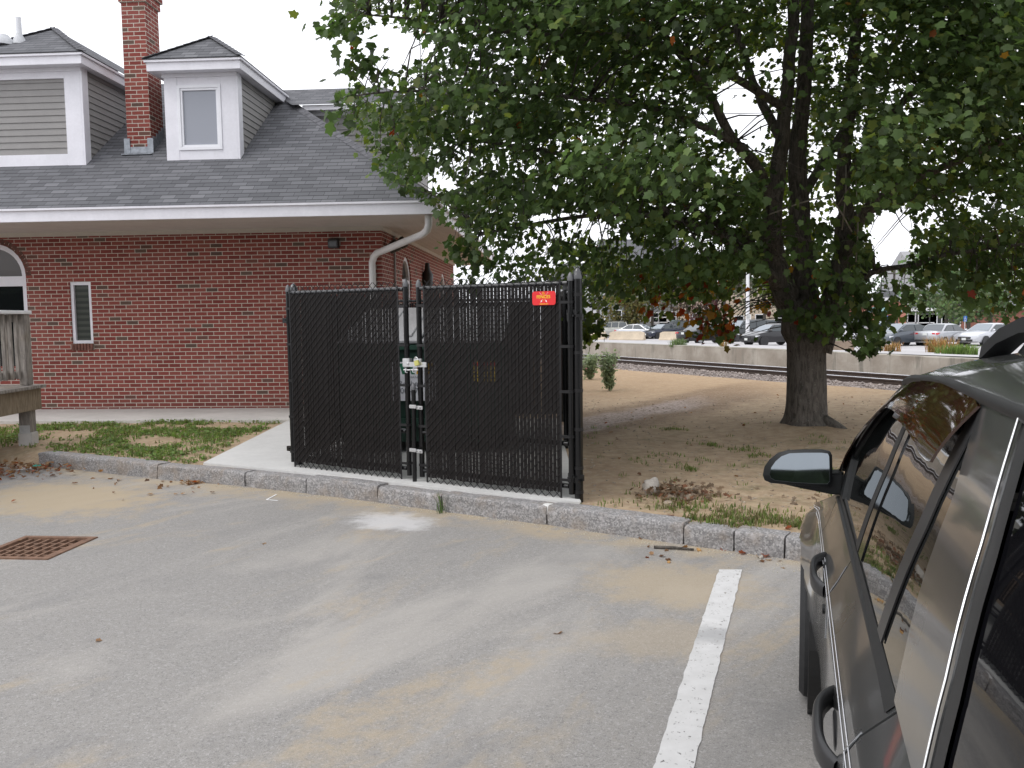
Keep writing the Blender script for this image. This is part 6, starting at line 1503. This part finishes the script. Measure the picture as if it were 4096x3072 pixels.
far_house("cream_building", "long cream building far behind the lamp post and the black cars", 688, 806, 98, 5.2, BEH, [(739, 321.5, 1.2, 1.4), (716, 319, 1.2, 1.4), (780, 318, 1.3, 1.5), (760, 320, 1.2, 1.4), (697, 319, 1.2, 1.4)], DRF, "building", gable=False)
far_house("white_house", "white house far off left behind the maple's hanging leaves", 560, 604, 118, 6.5, plain("white_clapboard", (.66, .66, .68), .8, .06, .6), [(583, 318, 1.3, 1.6), (592, 318, 1.3, 1.6), (575, 318, 1.3, 1.6), (583, 303, 1.3, 1.6), (593, 303, 1.3, 1.6)], DRF)
# brick mill on the right
Y = 92; x0, x1, x2 = atd(866, 320, Y)[0], atd(906, 320, Y)[0], atd(1080, 320, Y)[0]
T = thing("brick_mill", "red brick building with tall white windows far right behind green trees", "building", (x0, Y, -.65)); far_brick = plain("far_brick", (.25, .105, .075), .9, .12, .8); sal = plain("salmon_brick", (.44, .19, .14), .9, .08, .8)
h1 = atd(880, 301.5, Y)[2]+.65; h2 = atd(920, 300, Y)[2]+.65
facade(T, 0, x1-x0, 0, 0, h1, sal, 14, "end_wall"); facade(T, x1-x0+.01, x2-x0, 1.2, 0, h2*.78, far_brick, 12, "brick_wall")
mb = MB(); mb.prism([(x1-x0+.02, 1.0, h2*.78+.01), (x1-x0+.02, 12, h2*.78+.01), (x1-x0+.02, 9, h2*1.3), (x1-x0+.02, 3, h2*1.3)], (x2-x1-.1, 0, 0)); mb.build("mansard_roof", plain("slate_roof", (.16, .165, .175), .8, .15, 1.), T)
mb = MB(); mb.box(((x1-x0)/2, 6.9, h1+.21), (x1-x0+.5, 14.5, .4)); mb.box(((x2+x1)/2-x0, 1.0, h2*.78-.2), (x2-x1, .5, .35)); mb.build("cornice", wh, T)
for px, py, ww, hh in ((909, 324-10, 1.5, 2.6), (918.5, 314, 2.6, 2.8), (927.5, 314, 2.2, 2.8), (939, 314, 2.2, 2.8), (951, 314, 2.2, 2.8), (909, 329, 1.4, 1.5), (925, 329, 2.0, 1.5)):
    p = atd(px, py, Y+1.2); win_(T, p[0]-x0, p[2]+.65, ww, hh, 1.2, wh, GL_DARK)
for px in (912, 923, 934, 946):
    p = atd(px, 305, Y+1.2); mb = MB(); mb.box((p[0]-x0, 2.0, h2*.95), (1.3, 1.6, 1.7)); d_ = mb.build("roof_dormer", wh, T); mb = MB(); mb.box((p[0]-x0, 1.18, h2*.95), (.8, .03, 1.1)); mb.build("pane", GL_DARK, d_)
x3 = atd(849, 300, 96)[0]; mb = MB(); h3 = atd(855, 293.5, 96)[2]+.65; mb.box((x3-x0+.9, 8, h3/2), (2.6, 3, h3)); mb.build("stair_tower", plain("orange_brick", (.42, .20, .12), .9, .1, .8), T)
far_house("grey_gabled_house", "large grey gabled roof rising far off behind the right hand trees", 925, 985, 125, 6.0, plain("pale_grey_wall", (.42, .43, .45), .8, .06, .6), [(940, 300, 1.4, 1.7), (960, 300, 1.4, 1.7)], plain("pale_roof", (.30, .30, .31), .9, .1, 1.), depth=16)
# utility pole and wires
P = atd(893, 330, 100); zt = atd(893, 267, 100)[2]; T = thing("utility_pole", "dark wooden utility pole rising behind the brick building", "utility pole", (P[0], 100, -.6)); mb = MB(); mb.tube([(0, 0, 0), (0, 0, zt+.6)], [.19, .13], 8); mb.build("pole", BARK, T, smooth=40); mb = MB(); mb.box((0, -.15, zt-.2), (2.4, .12, .14)); mb.build("crossarm", BARK, T)
for k, (py0, py1, lab) in enumerate(((86.5, 88.5, "upper overhead wire seen through the gap in the maple"), (111.5, 112.5, "lower overhead wire seen through the gap in the maple"))):
    a = atd(690, py0+2, 46); b_ = atd(800, py1-1, 44); d = b_-a; a2 = a-d*2.2; b2 = b_+d*2.2; mb = MB(); pts = [a2+(b2-a2)*t-np.array([0, 0, 1.2*4*t*(1-t)-1.15]) for t in np.linspace(0, 1, 14)]; mb.tube(pts, .022, 5); tag(mb.build("overhead_wire", BLKP), lab, "wire")
# trees of the town
def far_tree(label, px, Y, h, w, col, seed, n=1500, cz=.62, trunk=.2, sc=1., name="tree", lf=.30, jit=.5):
    rg = np.random.default_rng(seed); P = atd(px, 330, Y); T = thing(name, label, "tree", (P[0], Y, -.62)); mb = MB(); tips = []
    mb.tube([(0, 0, 0), (.05, 0, h*.3), (.0, 0, h*.62), (0, 0, h*.92)], [trunk, trunk*.8, trunk*.5, .03], 8, rough=.15)
    for k in range(16):
        z = h*rg.uniform(.28, .8); a = rg.uniform(0, 6.28); l = w*.5*rg.uniform(.6, 1.)*(1.1-.6*max(0, z/h-.45)); e = np.array([l*math.cos(a), l*math.sin(a), z+h*rg.uniform(.05, .16)]); mb.tube([(0, 0, z), (e[0]*.5, e[1]*.5, (z+e[2])/2+.15), e], [trunk*.3, trunk*.2, .02], 5); tips += [e, e*np.array([.6, .6, 1.])]
    mb.build("trunk", BARK, T, smooth=180)
    tips.append(np.array([0, 0, h*.9])); tips = np.array(tips); nc = len(tips)
    q = tips[rg.integers(0, nc, n)]+rg.normal(size=(n, 3))*np.array([w*.11, w*.11, h*.065]); s = rg.uniform(.7, 1.4, n)*lf
    cc = np.array(col)*rg.uniform(.6, 1.45, (n, 1))*(1+rg.normal(size=(n, 3))*.08); cc = np.clip(cc, .01, 1)
    leaf_mesh("crown", q, rg.normal(size=(n, 3))-UP*.3, rg.normal(size=(n, 3))*.7+UP*.6, s, cc, LEAF, T, np.array([(0, 0), (.42, .3), (.45, .7), (0, 1.)]))
    return T
far_tree("small brownish tree with a yellow side before the grey house", 625, 88, 5.0, 4.2, (.13, .12, .045), 1, 1300, lf=.26)
far_tree("young tree with a bare straight trunk right of the grey house", 652, 92, 9, 4.5, (.11, .13, .07), 2, 900, lf=.26)
far_tree("dark trunked tree before the cream building's left end", 687, 86, 9.5, 5., (.13, .10, .075), 3, 1300, lf=.26)
far_tree("greyish olive tree left of the lamp post", 724, 84, 8.6, 5.6, (.115, .125, .085), 4, 1900, lf=.26)
far_tree("sparse olive tree right of the lamp post, close to the maple trunk", 764, 88, 9.2, 6.4, (.10, .12, .075), 5, 2000, lf=.26)
far_tree("purplish brown small tree between the cream building and dark van", 706, 90, 5.4, 3.6, (.16, .085, .085), 6, 900, lf=.22)
far_tree("light green rounded tree before the brick building's windows", 946, 76, 8.6, 6.5, (.12, .17, .075), 7, 2600, lf=.28)
far_tree("broad light green tree at the right, above the silver saloon", 990, 74, 8.2, 8., (.13, .175, .08), 8, 3000, lf=.28)
far_tree("tall green tree at the far right edge behind the dark car", 1040, 78, 9.5, 8., (.105, .155, .07), 9, 2600, lf=.30)
far_tree("dark green tree far off behind the white van", 842, 96, 10, 7., (.07, .10, .05), 10, 2000, lf=.30)
far_tree("dark olive tree far off left, behind the fence's right post", 598, 96, 11, 8., (.085, .11, .05), 12, 2400, lf=.30)
far_tree("low bushy tree beyond the brick building's corner, right", 968, 70, 4.2, 5.5, (.10, .14, .06), 14, 1600, lf=.24)
# wall-top weeds and dry grasses
def clump(label, px, py, r, h, n, cols, seed, name="grass_clump"):
    P = onlot(px, py); o = grass_patch(name, [(P[0]+rg.normal()*r*.5, P[1]+rg.normal()*r*.3, P[2]-.02, n//8, r*.5) for _ in range(8)], seed, h*.5, h, cols, .012); tag(o, label, "weeds"); return o
DRY = [(.34, .17, .07), (.42, .26, .12), (.30, .20, .10), (.22, .20, .07)]
clump("tall rust coloured dry grass clump on the wall, left of the car's roof", 934, 352.5, .75, .75, 420, DRY, 51)
clump("small dry reddish grass clump on the wall between leaves and rust grass", 894, 351.5, .35, .5, 160, DRY, 52)
clump("green weed clump on the wall by the hanging maple leaves", 873, 350.5, .35, .75, 220, [(.12, .18, .06), (.16, .20, .08)], 53)
clump("tall thin green weed beside the concrete block on the wall", 836, 349.5, .3, .7, 160, [(.12, .17, .06), (.18, .20, .09)], 54)
clump("low green weed on the wall edge below the black saloon", 680, 346.2, .4, .42, 200, [(.11, .16, .06), (.15, .19, .09)], 55)
clump("thin dry weed stalk on the wall edge below the dark van", 723.5, 347.5, .12, .6, 40, DRY, 56)
clump("low rounded green shrub on the wall next to the dark car's roof", 962, 354.5, .7, .42, 700, [(.12, .19, .05), (.16, .22, .07)], 57)
# block and bollard by the trunk
P = onlot(830, 347.5); mb = MB(); mb.lathe([(.26, 0), (.26, 1.5), (.2, 1.62), (.02, 1.66)], (0, 0, 0), 14); o = mb.build("bollard", plain("pale_bollard", (.52, .51, .49), .8, .1, 2.), smooth=40, loc=(P[0], P[1], P[2]-.05)); tag(o, "thick pale concrete bollard right beside the maple trunk", "bollard")
P = onlot(836, 350); mb = MB(); mb.box((0, 0, .19), (1.3, .5, .4)); o = mb.build("concrete_block", plain("brown_block", (.26, .20, .15), .9, .2, 2.), loc=(P[0], P[1], P[2]-.03), bevel=.03); tag(o, "low brownish concrete block on the wall, right of the maple trunk", "block")

# ------------------------------------------------------------------ DARK CAR AT THE RIGHT
TH = R(19.45)
def car_paint():
    m, nt, b = base("graphite_paint"); co = objco(nt); fl = noise(nt, co, 900, 1); n = noise(nt, co, 3, 4, .6)
    c = mixc(nt, fl, (.055, .057, .058), (.110, .112, .111)); c = mixc(nt, M_(nt, 'MULTIPLY', ramp(nt, n, .4, .75), .22), c, (.09, .088, .082))
    setb(nt, b, color=c, rough=M_(nt, 'ADD', M_(nt, 'MULTIPLY', n, .14), .22), metal=.45, coat=.9, coatr=.06); return m
CPT = car_paint()
def tint_mat():
    m, nt, b = base("tinted_glass"); co = objco(nt)
    setb(nt, b, color=(.006, .007, .007), rough=.015, spec=.5, ior=1.5, normal=bump(nt, noise(nt, co, 4.5, 2), .05, .02)); return m
TGL = tint_mat()
DGL = glass_mat("deep_tint_glass", (.004, .004, .005), .02, spec=.22)
RUB = plain("black_rubber", (.012, .012, .012), .55, .2, 25.); VIS = plain("smoked_visor", (.045, .018, .010), .06, .2, 6., spec=.9, coat=1.); BPL = plain("mirror_shell", (.009, .010, .0105), .42, .15, 25., spec=.3)
MIRG = plain("mirror_glass", (.225, .25, .27), .02, .03, 3., metal=1.)
CARV = thing("dark_car", "dark graphite estate car close on the right with wing mirror and smoked window visors", "car", (0, 0, 0), -TH)
WID = 1.86
def zcre(u): return .836+(3.65-u)*.0785 if u < 3.65 else .836-(u-3.65)*.17
def zbel(u): return 1.054+(2.9-u)*.03 if u < 2.9 else float(np.interp(u, [2.9, 3.05, 3.3, 3.6, 4.0, 4.3, 4.5], [1.054, 1.04, .965, .885, .79, .68, .50]))
def vbel(u): return float(np.interp(u, [-.2, .2, 3.05, 3.3, 3.6, 4.0, 4.3, 4.45, 4.55], [.20, .14, .128, .10, .072, .075, .13, .26, .48]))
def plan(u): return float(np.interp(u, [-.3, .0, .4, 3.9, 4.2, 4.4, 4.52], [.22, .06, 0, 0, .03, .13, .36]))
def vside(u, z):
    zc = min(zcre(u), zbel(u)-.055); zb = zbel(u)
    v = float(np.interp(z, [.20, .27, .36, .48, .62, zc-.10, zc-.03, zc, zc+.010, zc+.03, zb], [.18, .125, .085, .066, .060, .062, .064, .063, .070, .083, vbel(u)]))
    fl = math.exp(-((u-3.76)/.40)**2)+.8*math.exp(-((u-.80)/.42)**2)
    k = float(np.interp(z, [.2, .4, .72, .86], [1, 1, .9, 0])); return v-.078*fl*k+plan(u)*(1 if z < zb-.02 else .6)
def panel(name, u0, u1, parent, mirror=False, du=.045, hole=None):
    n = max(4, int((u1-u0)/du)); P = []
    for i in range(n+1):
        u = u0+(u1-u0)*i/n; zb = zbel(u); zc = min(zcre(u), zb-.055); row = []
        zl = [.20, .24, .30, .36, .42, .48, .55, .62, .69, zc-.11, zc-.07, zc-.035, zc-.012, zc, zc+.010, zc+.018, zc+.03, (zc+zb)/2+.01, zb-.012, zb]
        for z in sorted(zl):
            v = vside(u, z); row.append((v if not mirror else WID-v, u, z))
        P.append(row)
    mb = MB(); nr, nc = len(P), len(P[0]); mb.v = [p for r in P for p in r]
    for i in range(nr-1):
        for j in range(nc-1):
            c = [P[i][j], P[i+1][j], P[i+1][j+1], P[i][j+1]]
            if hole and all(math.hypot(q[1]-hole[0], q[2]-hole[1]) < hole[2] for q in c): continue
            mb.f.append((i*nc+j, i*nc+j+1, (i+1)*nc+j+1, (i+1)*nc+j)); mb.mi.append(0)
    # turned-in shut edges
    for i in (0, nr-1):
        o = len(mb.v); mb.v += [(p[0]+(.025 if not mirror else -.025), p[1], p[2]) for p in P[i]]
        for j in range(nc-1): mb.f.append((i*nc+j, i*nc+j+1, o+j+1, o+j)); mb.mi.append(0)
    return mb.build(name, CPT, parent, smooth=32)
parts = {}
parts['fender'] = panel("front_fender", 3.070, 4.52, CARV, hole=(3.76, .34, .40), du=.035)
fd = panel("front_door", 2.158, 3.062, CARV); rd = panel("rear_door", 1.228, 2.148, CARV); qp = panel("rear_quarter_panel", -.22, 1.220, CARV, hole=(.80, .34, .40), du=.035)
panel("far_side", -.22, 4.52, CARV, True, hole=None)
# inner shell behind the shut lines, hood, nose and tail
mb = MB(); mb.box((.20+.35, 2.1, .62), (.62, 1.85, .78)); mb.box((WID/2, 2.1, .28), (WID-.4, 4.0, .12)); mb.build("inner_shell", RUB, CARV)
rows = []
for u in np.linspace(3.0, 4.52, 16):
    v0 = vside(u, zbel(u)); z = zbel(u); row = []
    for t in np.linspace(0, 1, 13): row.append((v0+(WID-2*v0)*t, u, z+(.055-.02*max(0, u-3.8))*math.sin(math.pi*t)**.6))
    rows.append(row)
mb = MB(); mb.grid(rows); mb.build("hood", CPT, CARV, smooth=40)
for nm, u in (("nose", 4.52), ("tailgate", -.22)):
    zs_ = np.linspace(.2, zbel(u), 8); mb = MB(); mb.grid([[(vside(u, z)+(WID-2*vside(u, z))*t, u+(.10 if u > 0 else -.10)*math.sin(math.pi*t)**.7, z) for t in np.linspace(0, 1, 9)] for z in zs_]); mb.build(nm, CPT, CARV, smooth=60)
# greenhouse: surface from the belt to the roof gutter
VR, ZRF = .268, 1.50
def zroof(u): return float(np.interp(u, [-.2, .3, 1.0, 1.8, 2.3, 2.5], [1.42, 1.50, 1.53, 1.522, 1.492, 1.463]))
def gs(u, s, off=0.):
    zb = zbel(min(u, 3.05))+.004; vb = .132; zr = zroof(u); t = s
    v = vb+(VR-vb)*t-.016*math.sin(math.pi*t); z = zb+(zr-zb)*t
    return (v-off*.955, u, z+off*.30)
def strip(name, e0, e1, mat, s0=0., s1=.93, off=0., parent=CARV, ns=10, nu=6, thick=.0):
    """e0,e1: lists of u at evenly spaced heights (front edge larger u)"""
    S_ = np.linspace(s0, s1, ns); rows = []
    f = lambda e, s: float(np.interp(s, np.linspace(0, 1, len(e)), e))
    for s in S_: rows.append([gs(f(e0, s)+(f(e1, s)-f(e0, s))*k/nu, s, off) for k in range(nu+1)])
    mb = MB(); mb.grid(rows)
    if thick:
        back = [[(p[0]+thick, p[1], p[2]) for p in r] for r in rows]
        for k in (0, nu): mb.grid([[r[k] for r in rows], [r[k] for r in back]])
    return mb.build(name, mat, parent, smooth=60, fix=False)
A_in = [3.00, 2.86, 2.66, 2.40]; A_out = [3.10, 2.98, 2.78, 2.50]; B0e = [2.185, 2.07, 2.09]; B1e = [2.02, 1.93, 1.965]; D0 = [1.545, 1.465, 1.46]; D1 = [1.475, 1.395, 1.395]; C0 = [1.235, 1.275, 1.305, 1.44]; C1 = [.95, .985, 1.06, 1.18]; Q1 = [.30, .34, .42]
strip("a_pillar", A_out, A_in, RUB, 0, 1.0, .004, thick=.05)
strip("front_window", A_in, B0e, TGL, parent=fd, nu=10)
strip("b_pillar", B0e, [2.11, 2.005, 2.03], RUB, off=.004, thick=.004); strip("b_pillar", [2.10, 1.995, 2.02], B1e, plain("gloss_black", (.010, .010, .011), .10, .05, 5., spec=.8), off=.003, thick=.004)
strip("rear_window", B1e, D0, TGL, parent=rd, nu=8); strip("division_bar", D0, D1, plain('division_grey', (.028, .028, .029), .4, .1), off=.004, parent=rd, thick=.003); strip("fixed_window", D1, C0, TGL, parent=rd)
strip("c_pillar", C0, C1, CPT, 0, 1.0, .006, thick=.005)
mb = MB(); mb.tube([gs(float(np.interp(q, np.linspace(0, 1, 4), C1))-.004, q, .012) for q in np.linspace(0, .97, 16)], .0021, 8); mb.build("glass_edge_glint", CHROME, CARV, smooth=80)  # bright bead standing in for sky glint on the quarter glass edge
strip("quarter_window_seal", [c-.011 for c in C1], [c-.055 for c in C1], RUB, 0, .97, .006); strip("quarter_window", [c-.055 for c in C1], Q1, DGL, 0, .96, .002, nu=10); strip("d_pillar", Q1, [-.15, -.05, .1], CPT, 0, 1.0, .006, thick=.02)
# gutter, roof, far side
rows = []
us = np.linspace(-.12, 2.52, 34)
for u in us:
    zr = zroof(u); e = max(0, (u-2.2)/.32); row = []
    for v, dz_ in ((VR-.004, -.035), (VR-.012, -.012), (VR+.004, .004), (.33, .026), (.40, .044), (.50, .063), (.65, .080), (.93, .092), (1.21, .080), (1.36, .063), (1.46, .044), (1.53, .026), (WID-VR, .004), (WID-VR, -.03)): row.append((v, u+.04*e*math.sin(math.pi*(v-.2)/1.5), zr+dz_))
    rows.append(row)
mb = MB(); mb.grid(rows); rf = mb.build("roof", CPT, CARV, smooth=50)
mb = MB(); mb.tube([gs(u, .985, .006) for u in np.linspace(-.05, 2.45, 24)], .011, 6); mb.build("roof_gutter", RUB, CARV, smooth=60)
mb = MB(); mb.grid([[(WID-.13, u, zbel(u)) for u in np.linspace(-.1, 3.0, 10)], [(WID-VR, min(u, 2.4), zroof(min(u, 2.4))) for u in np.linspace(-.1, 2.4, 10)]]); mb.build("far_windows", TGL, CARV, fix=False)
mb = MB(); mb.grid([[(.16+(WID-.32)*t, 3.05+.10*math.sin(math.pi*t), 1.05) for t in np.linspace(0, 1, 9)], [(VR+.02+(WID-2*VR-.04)*t, 2.50+.06*math.sin(math.pi*t), 1.47+.07*math.sin(math.pi*t)) for t in np.linspace(0, 1, 9)]]); mb.build("windshield", TGL, CARV, fix=False, smooth=60)
mb = MB(); mb.grid([[(.2+(WID-.4)*t, -.24, 1.1) for t in np.linspace(0, 1, 5)], [(VR+.03+(WID-2*VR-.06)*t, -.11, 1.44) for t in np.linspace(0, 1, 5)]]); mb.build("rear_glass", TGL, CARV, fix=False)
# belt mouldings
for nm, vo, zo, r in (("belt_moulding", .010, .004, .011), ("belt_moulding", -.010, -.020, .008)):
    mb = MB(); mb.tube([(vbel(u)+vo, u, zbel(u)+zo) for u in np.linspace(1.24, 3.02, 20)], r, 8); mb.build(nm, RUB, CARV, smooth=60)
mb = MB(); us_ = np.linspace(1.24, 3.0, 26); mb.grid([[(vside(u, zbel(u)-.016*t)-.0035, u, zbel(u)-.016*t) for u in us_] for t in (0, .25, .5, .75, 1.)]); mb.build("belt_trim", RUB, CARV, smooth=60, fix=False)
# twin pinstripe along the crease, pale beads imitating the door-edge highlight
PIN = plain("pinstripe_silver", (.62, .63, .66), .35, .05)
for dz_ in (.000, .007):
    mb = MB(); us_ = np.linspace(.2, 4.0, 60); mb.grid([[(vside(u, zcre(u)+dz_+h)-.0012, u, zcre(u)+dz_+h) for u in us_] for h in (0., .0016)]); mb.build("pinstripe", PIN, CARV, fix=False)
EDG = plain("edge_highlight", (.45, .47, .50), .12, .05, metal=.8)
for par, u in ((fd, 2.160), (rd, 1.231)):
    zz_ = np.linspace(zcre(u)-.11, zbel(u)-.045, 10); mb = MB(); mb.tube([(vside(u, z)-.001, u+.001, z) for z in zz_], .0013, 6); mb.build("door_highlight", EDG, par, smooth=60)
# smoked visors over the door windows
def visor(name, path, hgt, off0, off1, parent):
    rows = []
    for k, (u, s, du, ds) in enumerate(path):
        row = []
        for t in np.linspace(0, 1, 7): row.append(gs(u+du*hgt*t, s+ds*hgt*t, off0+(off1-off0)*math.sin(t*1.5)))
        rows.append(row)
    mb = MB(); mb.grid(rows); back = [[(p[0]+.004, p[1], p[2]-.002) for p in r] for r in rows]; mb.grid(back)
    mb.grid([[r[-1] for r in rows], [r[-1] for r in back]]); mb.grid([rows[-1], back[-1]]); mb.grid([rows[0], back[0]])
    return mb.build(name, VIS, parent, smooth=60)
# front: climbs the A pillar then runs along the roof edge (u, s, direction of its drop)
fp = [(3.02, .16, -.35, .0), (2.96, .32, -.75, -.10), (2.86, .50, -.95, -.35), (2.74, .67, -.95, -.7), (2.60, .82, -.8, -1.1), (2.46, .92, -.45, -1.6), (2.32, .965, -.1, -2.0), (2.20, .985, 0, -2.2), (2.075, .99, 0, -2.3)]
visor("front_visor", fp, .088, .010, .030, fd)
rp = [(2.065, .99, 0, -2.3), (1.9, .995, 0, -2.4), (1.75, .995, 0, -2.5), (1.62, .99, 0, -2.6), (1.52, .985, 0, -2.7), (1.445, .975, .05, -2.6), (1.405, .955, .1, -2.3)]
visor("rear_visor", rp, .098, .012, .034, rd)
# roof rack rail
RK_ = plain("rack_black", (.016, .017, .018), .45, .15, 15.); mb = MB()
pts = [(.47, 2.50, 1.545), (.49, 2.40, 1.592), (.515, 2.28, 1.622), (.53, 1.6, 1.645), (.53, .5, 1.645), (.53, .2, 1.57)]
vs = []; 
for (a, b_, c) in pts:
    for dx, dz_ in ((-.03, -.020), (.03, -.020), (.024, .018), (-.024, .018)): vs.append((a+dx, b_, c+dz_))
mb.add(vs, [(i*4+j, i*4+(j+1) % 4, (i+1)*4+(j+1) % 4, (i+1)*4+j) for i in range(len(pts)-1) for j in range(4)]+[(0, 1, 2, 3), tuple(range(20, 24))])
mb.build("roof_rail", RK_, CARV, smooth=40)
for s in (0,):
    for u in (2.22, .9): mb = MB(); mb.prism([(.50, u+.16, zroof(u)+.05), (.50, u-.10, zroof(u)+.05), (.505, u-.06, zroof(u)+.105), (.505, u+.03, zroof(u)+.105)], (.045, 0, 0)); mb.build("rail_foot", RK_, CARV, bevel=.005)
mb = MB(); mb.bar((.55, 1.35, 1.65), (WID-.55, 1.35, 1.65), .05, .03); mb.bar((WID-.45, 2.1, zroof(1.4)+.12), (WID-.45, .3, zroof(.5)+.12), .05, .035); mb.build("cross_bar", RK_, CARV, bevel=.006)
# wing mirror
def carpt(zx, zy, uu):
    d = ray(749+zx*.27445, 312.5+zy*.27445); e = Vector((math.sin(TH), math.cos(TH), 0)); f = Vector((math.cos(TH), -math.sin(TH), 0))
    t = uu/(d[0]*e.x+d[1]*e.y); p = CP+d*t; return Vector((p[0]*f.x+p[1]*f.y, uu, p[2]))
outl = [(50, 592), (56, 562), (74, 536), (102, 514), (140, 504), (200, 501), (270, 501), (296, 506), (303, 520), (304, 570), (303, 622), (292, 636), (250, 634), (160, 628), (80, 621), (57, 611)]
gl_ = [(75, 592), (80, 566), (96, 543), (118, 524), (148, 513), (205, 511), (265, 511), (288, 514), (293, 525), (294, 570), (294, 615), (285, 625), (240, 624), (160, 619), (95, 612), (80, 604)]
UM = 2.93; ring_ = [carpt(x, y, UM) for x, y in outl]; ctr = sum(ring_, Vector())/len(ring_); ring2 = [carpt(x, y, UM-.006) for x, y in gl_]
rows = [ring2, [p.lerp(q, .7) for p, q in zip(ring2, ring_)], ring_]
for du, k in ((.03, 1.01), (.07, .97), (.10, .86), (.125, .62), (.135, .3)): rows.append([ctr+(p-ctr)*k+Vector((0, du, -.006)) for p in ring_])
rows = [list(r)+[r[0]] for r in rows]; rows.insert(0, [p+Vector((0, .024, 0)) for p in rows[0]])
mb = MB(); mb.grid(rows); mi = mb.build("wing_mirror", BPL, CARV, smooth=45)
mb = MB(); mb.poly([p+Vector((0, .011+(p.z-ctr.z)*.139, 0)) for p in ring2]); mg = mb.build("mirror_glass", MIRG, mi, fix=False)
a = [carpt(x, y, UM+.015) for x, y in ((70, 614), (300, 588), (348, 584), (342, 668), (300, 664), (180, 640))]
mb = MB(); mb.prism(a, (0, .085, 0)); mb.build("mirror_arm", BPL, mi, bevel=.008)
mb = MB(); sl_ = [gs(3.06, .0, .01), gs(2.80, .0, .012), gs(2.86, .30, .012), gs(2.93, .42, .01)]; mb.prism(sl_, (.03, 0, 0)); mb.build("mirror_sail", BPL, fd)
# handles
for par, uc in ((fd, 2.50), (rd, 1.545)):
    z = .905; v = vside(uc, z); mb = MB(); rows = []
    for t in np.linspace(-1, 1, 17):
        o_ = .033*(1-abs(t)**3.2)-.004; hz_ = .027*(1-.25*t*t); row = []
        for k in range(12):
            a_ = 2*math.pi*k/12; row.append((v-o_+.010*math.cos(a_), uc+.118*t, z+.014*t+hz_*math.sin(a_)*(abs(math.sin(a_))**-.3 if abs(math.sin(a_)) > .05 else 1)))
        rows.append(row+[row[0]])
    mb.grid(rows)
    h = mb.build("door_handle", plain("handle_dark", (.022, .022, .023), .38, .1), par, smooth=60)
    mb = MB(); mb.lathe([(.002, -.004), (.07, -.002), (.055, .004)], (v+.002, uc, z), 16, M=Matrix.Rotation(R(-90), 3, 'Y') @ Matrix.Diagonal((.45, 1.0, 1)).to_3x3()); mb.build("handle_recess", plain("recess_dark", (.015, .015, .016), .4, .1), par, smooth=60)
    if uc > 2: mb = MB(); mb.lathe([(.013, -.004), (.013, .004), (.006, .005)], (vside(uc-.16, .87)-.002, uc-.17, .86), 12, M=Matrix.Rotation(R(-90), 3, 'Y')); mb.build("key_lock", BPL, par)
# wheels
for u in (3.76, .80):
    for v in (.105, WID-.105):
        r = .345; My = Matrix.Rotation(R(90), 3, 'Y'); mb = MB(); mb.lathe([(r*.64, -.105), (r*.93, -.105), (r*.985, -.085), (r, -.05), (r, .05), (r*.985, .085), (r*.93, .105), (r*.64, .105)], (v, u, r), 40, M=My); w_ = mb.build("wheel", TYRE, CARV, smooth=35)
        mb = MB()
        for k in range(5): a = 2*math.pi*k/5; mb.bar((v-.08*(1 if v < 1 else -1), u, r), (v-.085*(1 if v < 1 else -1), u+r*.62*math.cos(a), r+r*.62*math.sin(a)), r*.2, .03, up=(1, 0, 0))
        mb.lathe([(r*.58, -.09), (r*.65, -.09), (r*.65, .09), (r*.58, .09)], (v, u, r), 30, M=My); mb.build("rim", RIM, w_, smooth=40)
        mb = MB(); vv = v+(.06 if v < 1 else -.06); mb.lathe([(.41, -.13), (.415, -.13), (.415, .12), (.41, .12)], (vv, u, r), 24, M=My); mb.build("arch_liner", RUB, CARV)
# headlamp and nose details
rows = []
for u in np.linspace(3.98, 4.40, 8):
    zb = zbel(u); rows.append([(vside(u, z)-.006, u, z) for z in np.linspace(zb-.16+.06*max(0, 4.1-u)/.1*.4, zb-.03, 6)])
mb = MB(); mb.grid(rows); mb.build("headlamp", HLM, CARV, smooth=60)
mb = MB(); mb.box((WID/2, 4.615, .52), (.9, .02, .14)); mb.build("grille", BPL, CARV)
mb = MB()
for v in (.42, WID-.42): mb.box((v, -.30, .92), (.3, .03, .16))
mb.build("rear_lamp", TLM, CARV)

# unseen dark mass added behind the viewpoint for wing mirror and paint to reflect
rgw = np.random.default_rng(77); rows = []
for i in range(90):
    x = -75+i*1.7; rows.append([(x+rgw.normal()*.2, -34+rgw.normal()*.5-1.5*math.sin(j*.5), j*.46*(1+.06*mnoise.noise(Vector((x*.13, 0, 4))))-.1) for j in range(12)])
mb = MB(); mb.grid(rows); tag(mb.build("mirror_backdrop", plain("backdrop_green", (.035, .05, .025), .95, .5, .8), smooth=20, fix=False), kind='stuff')
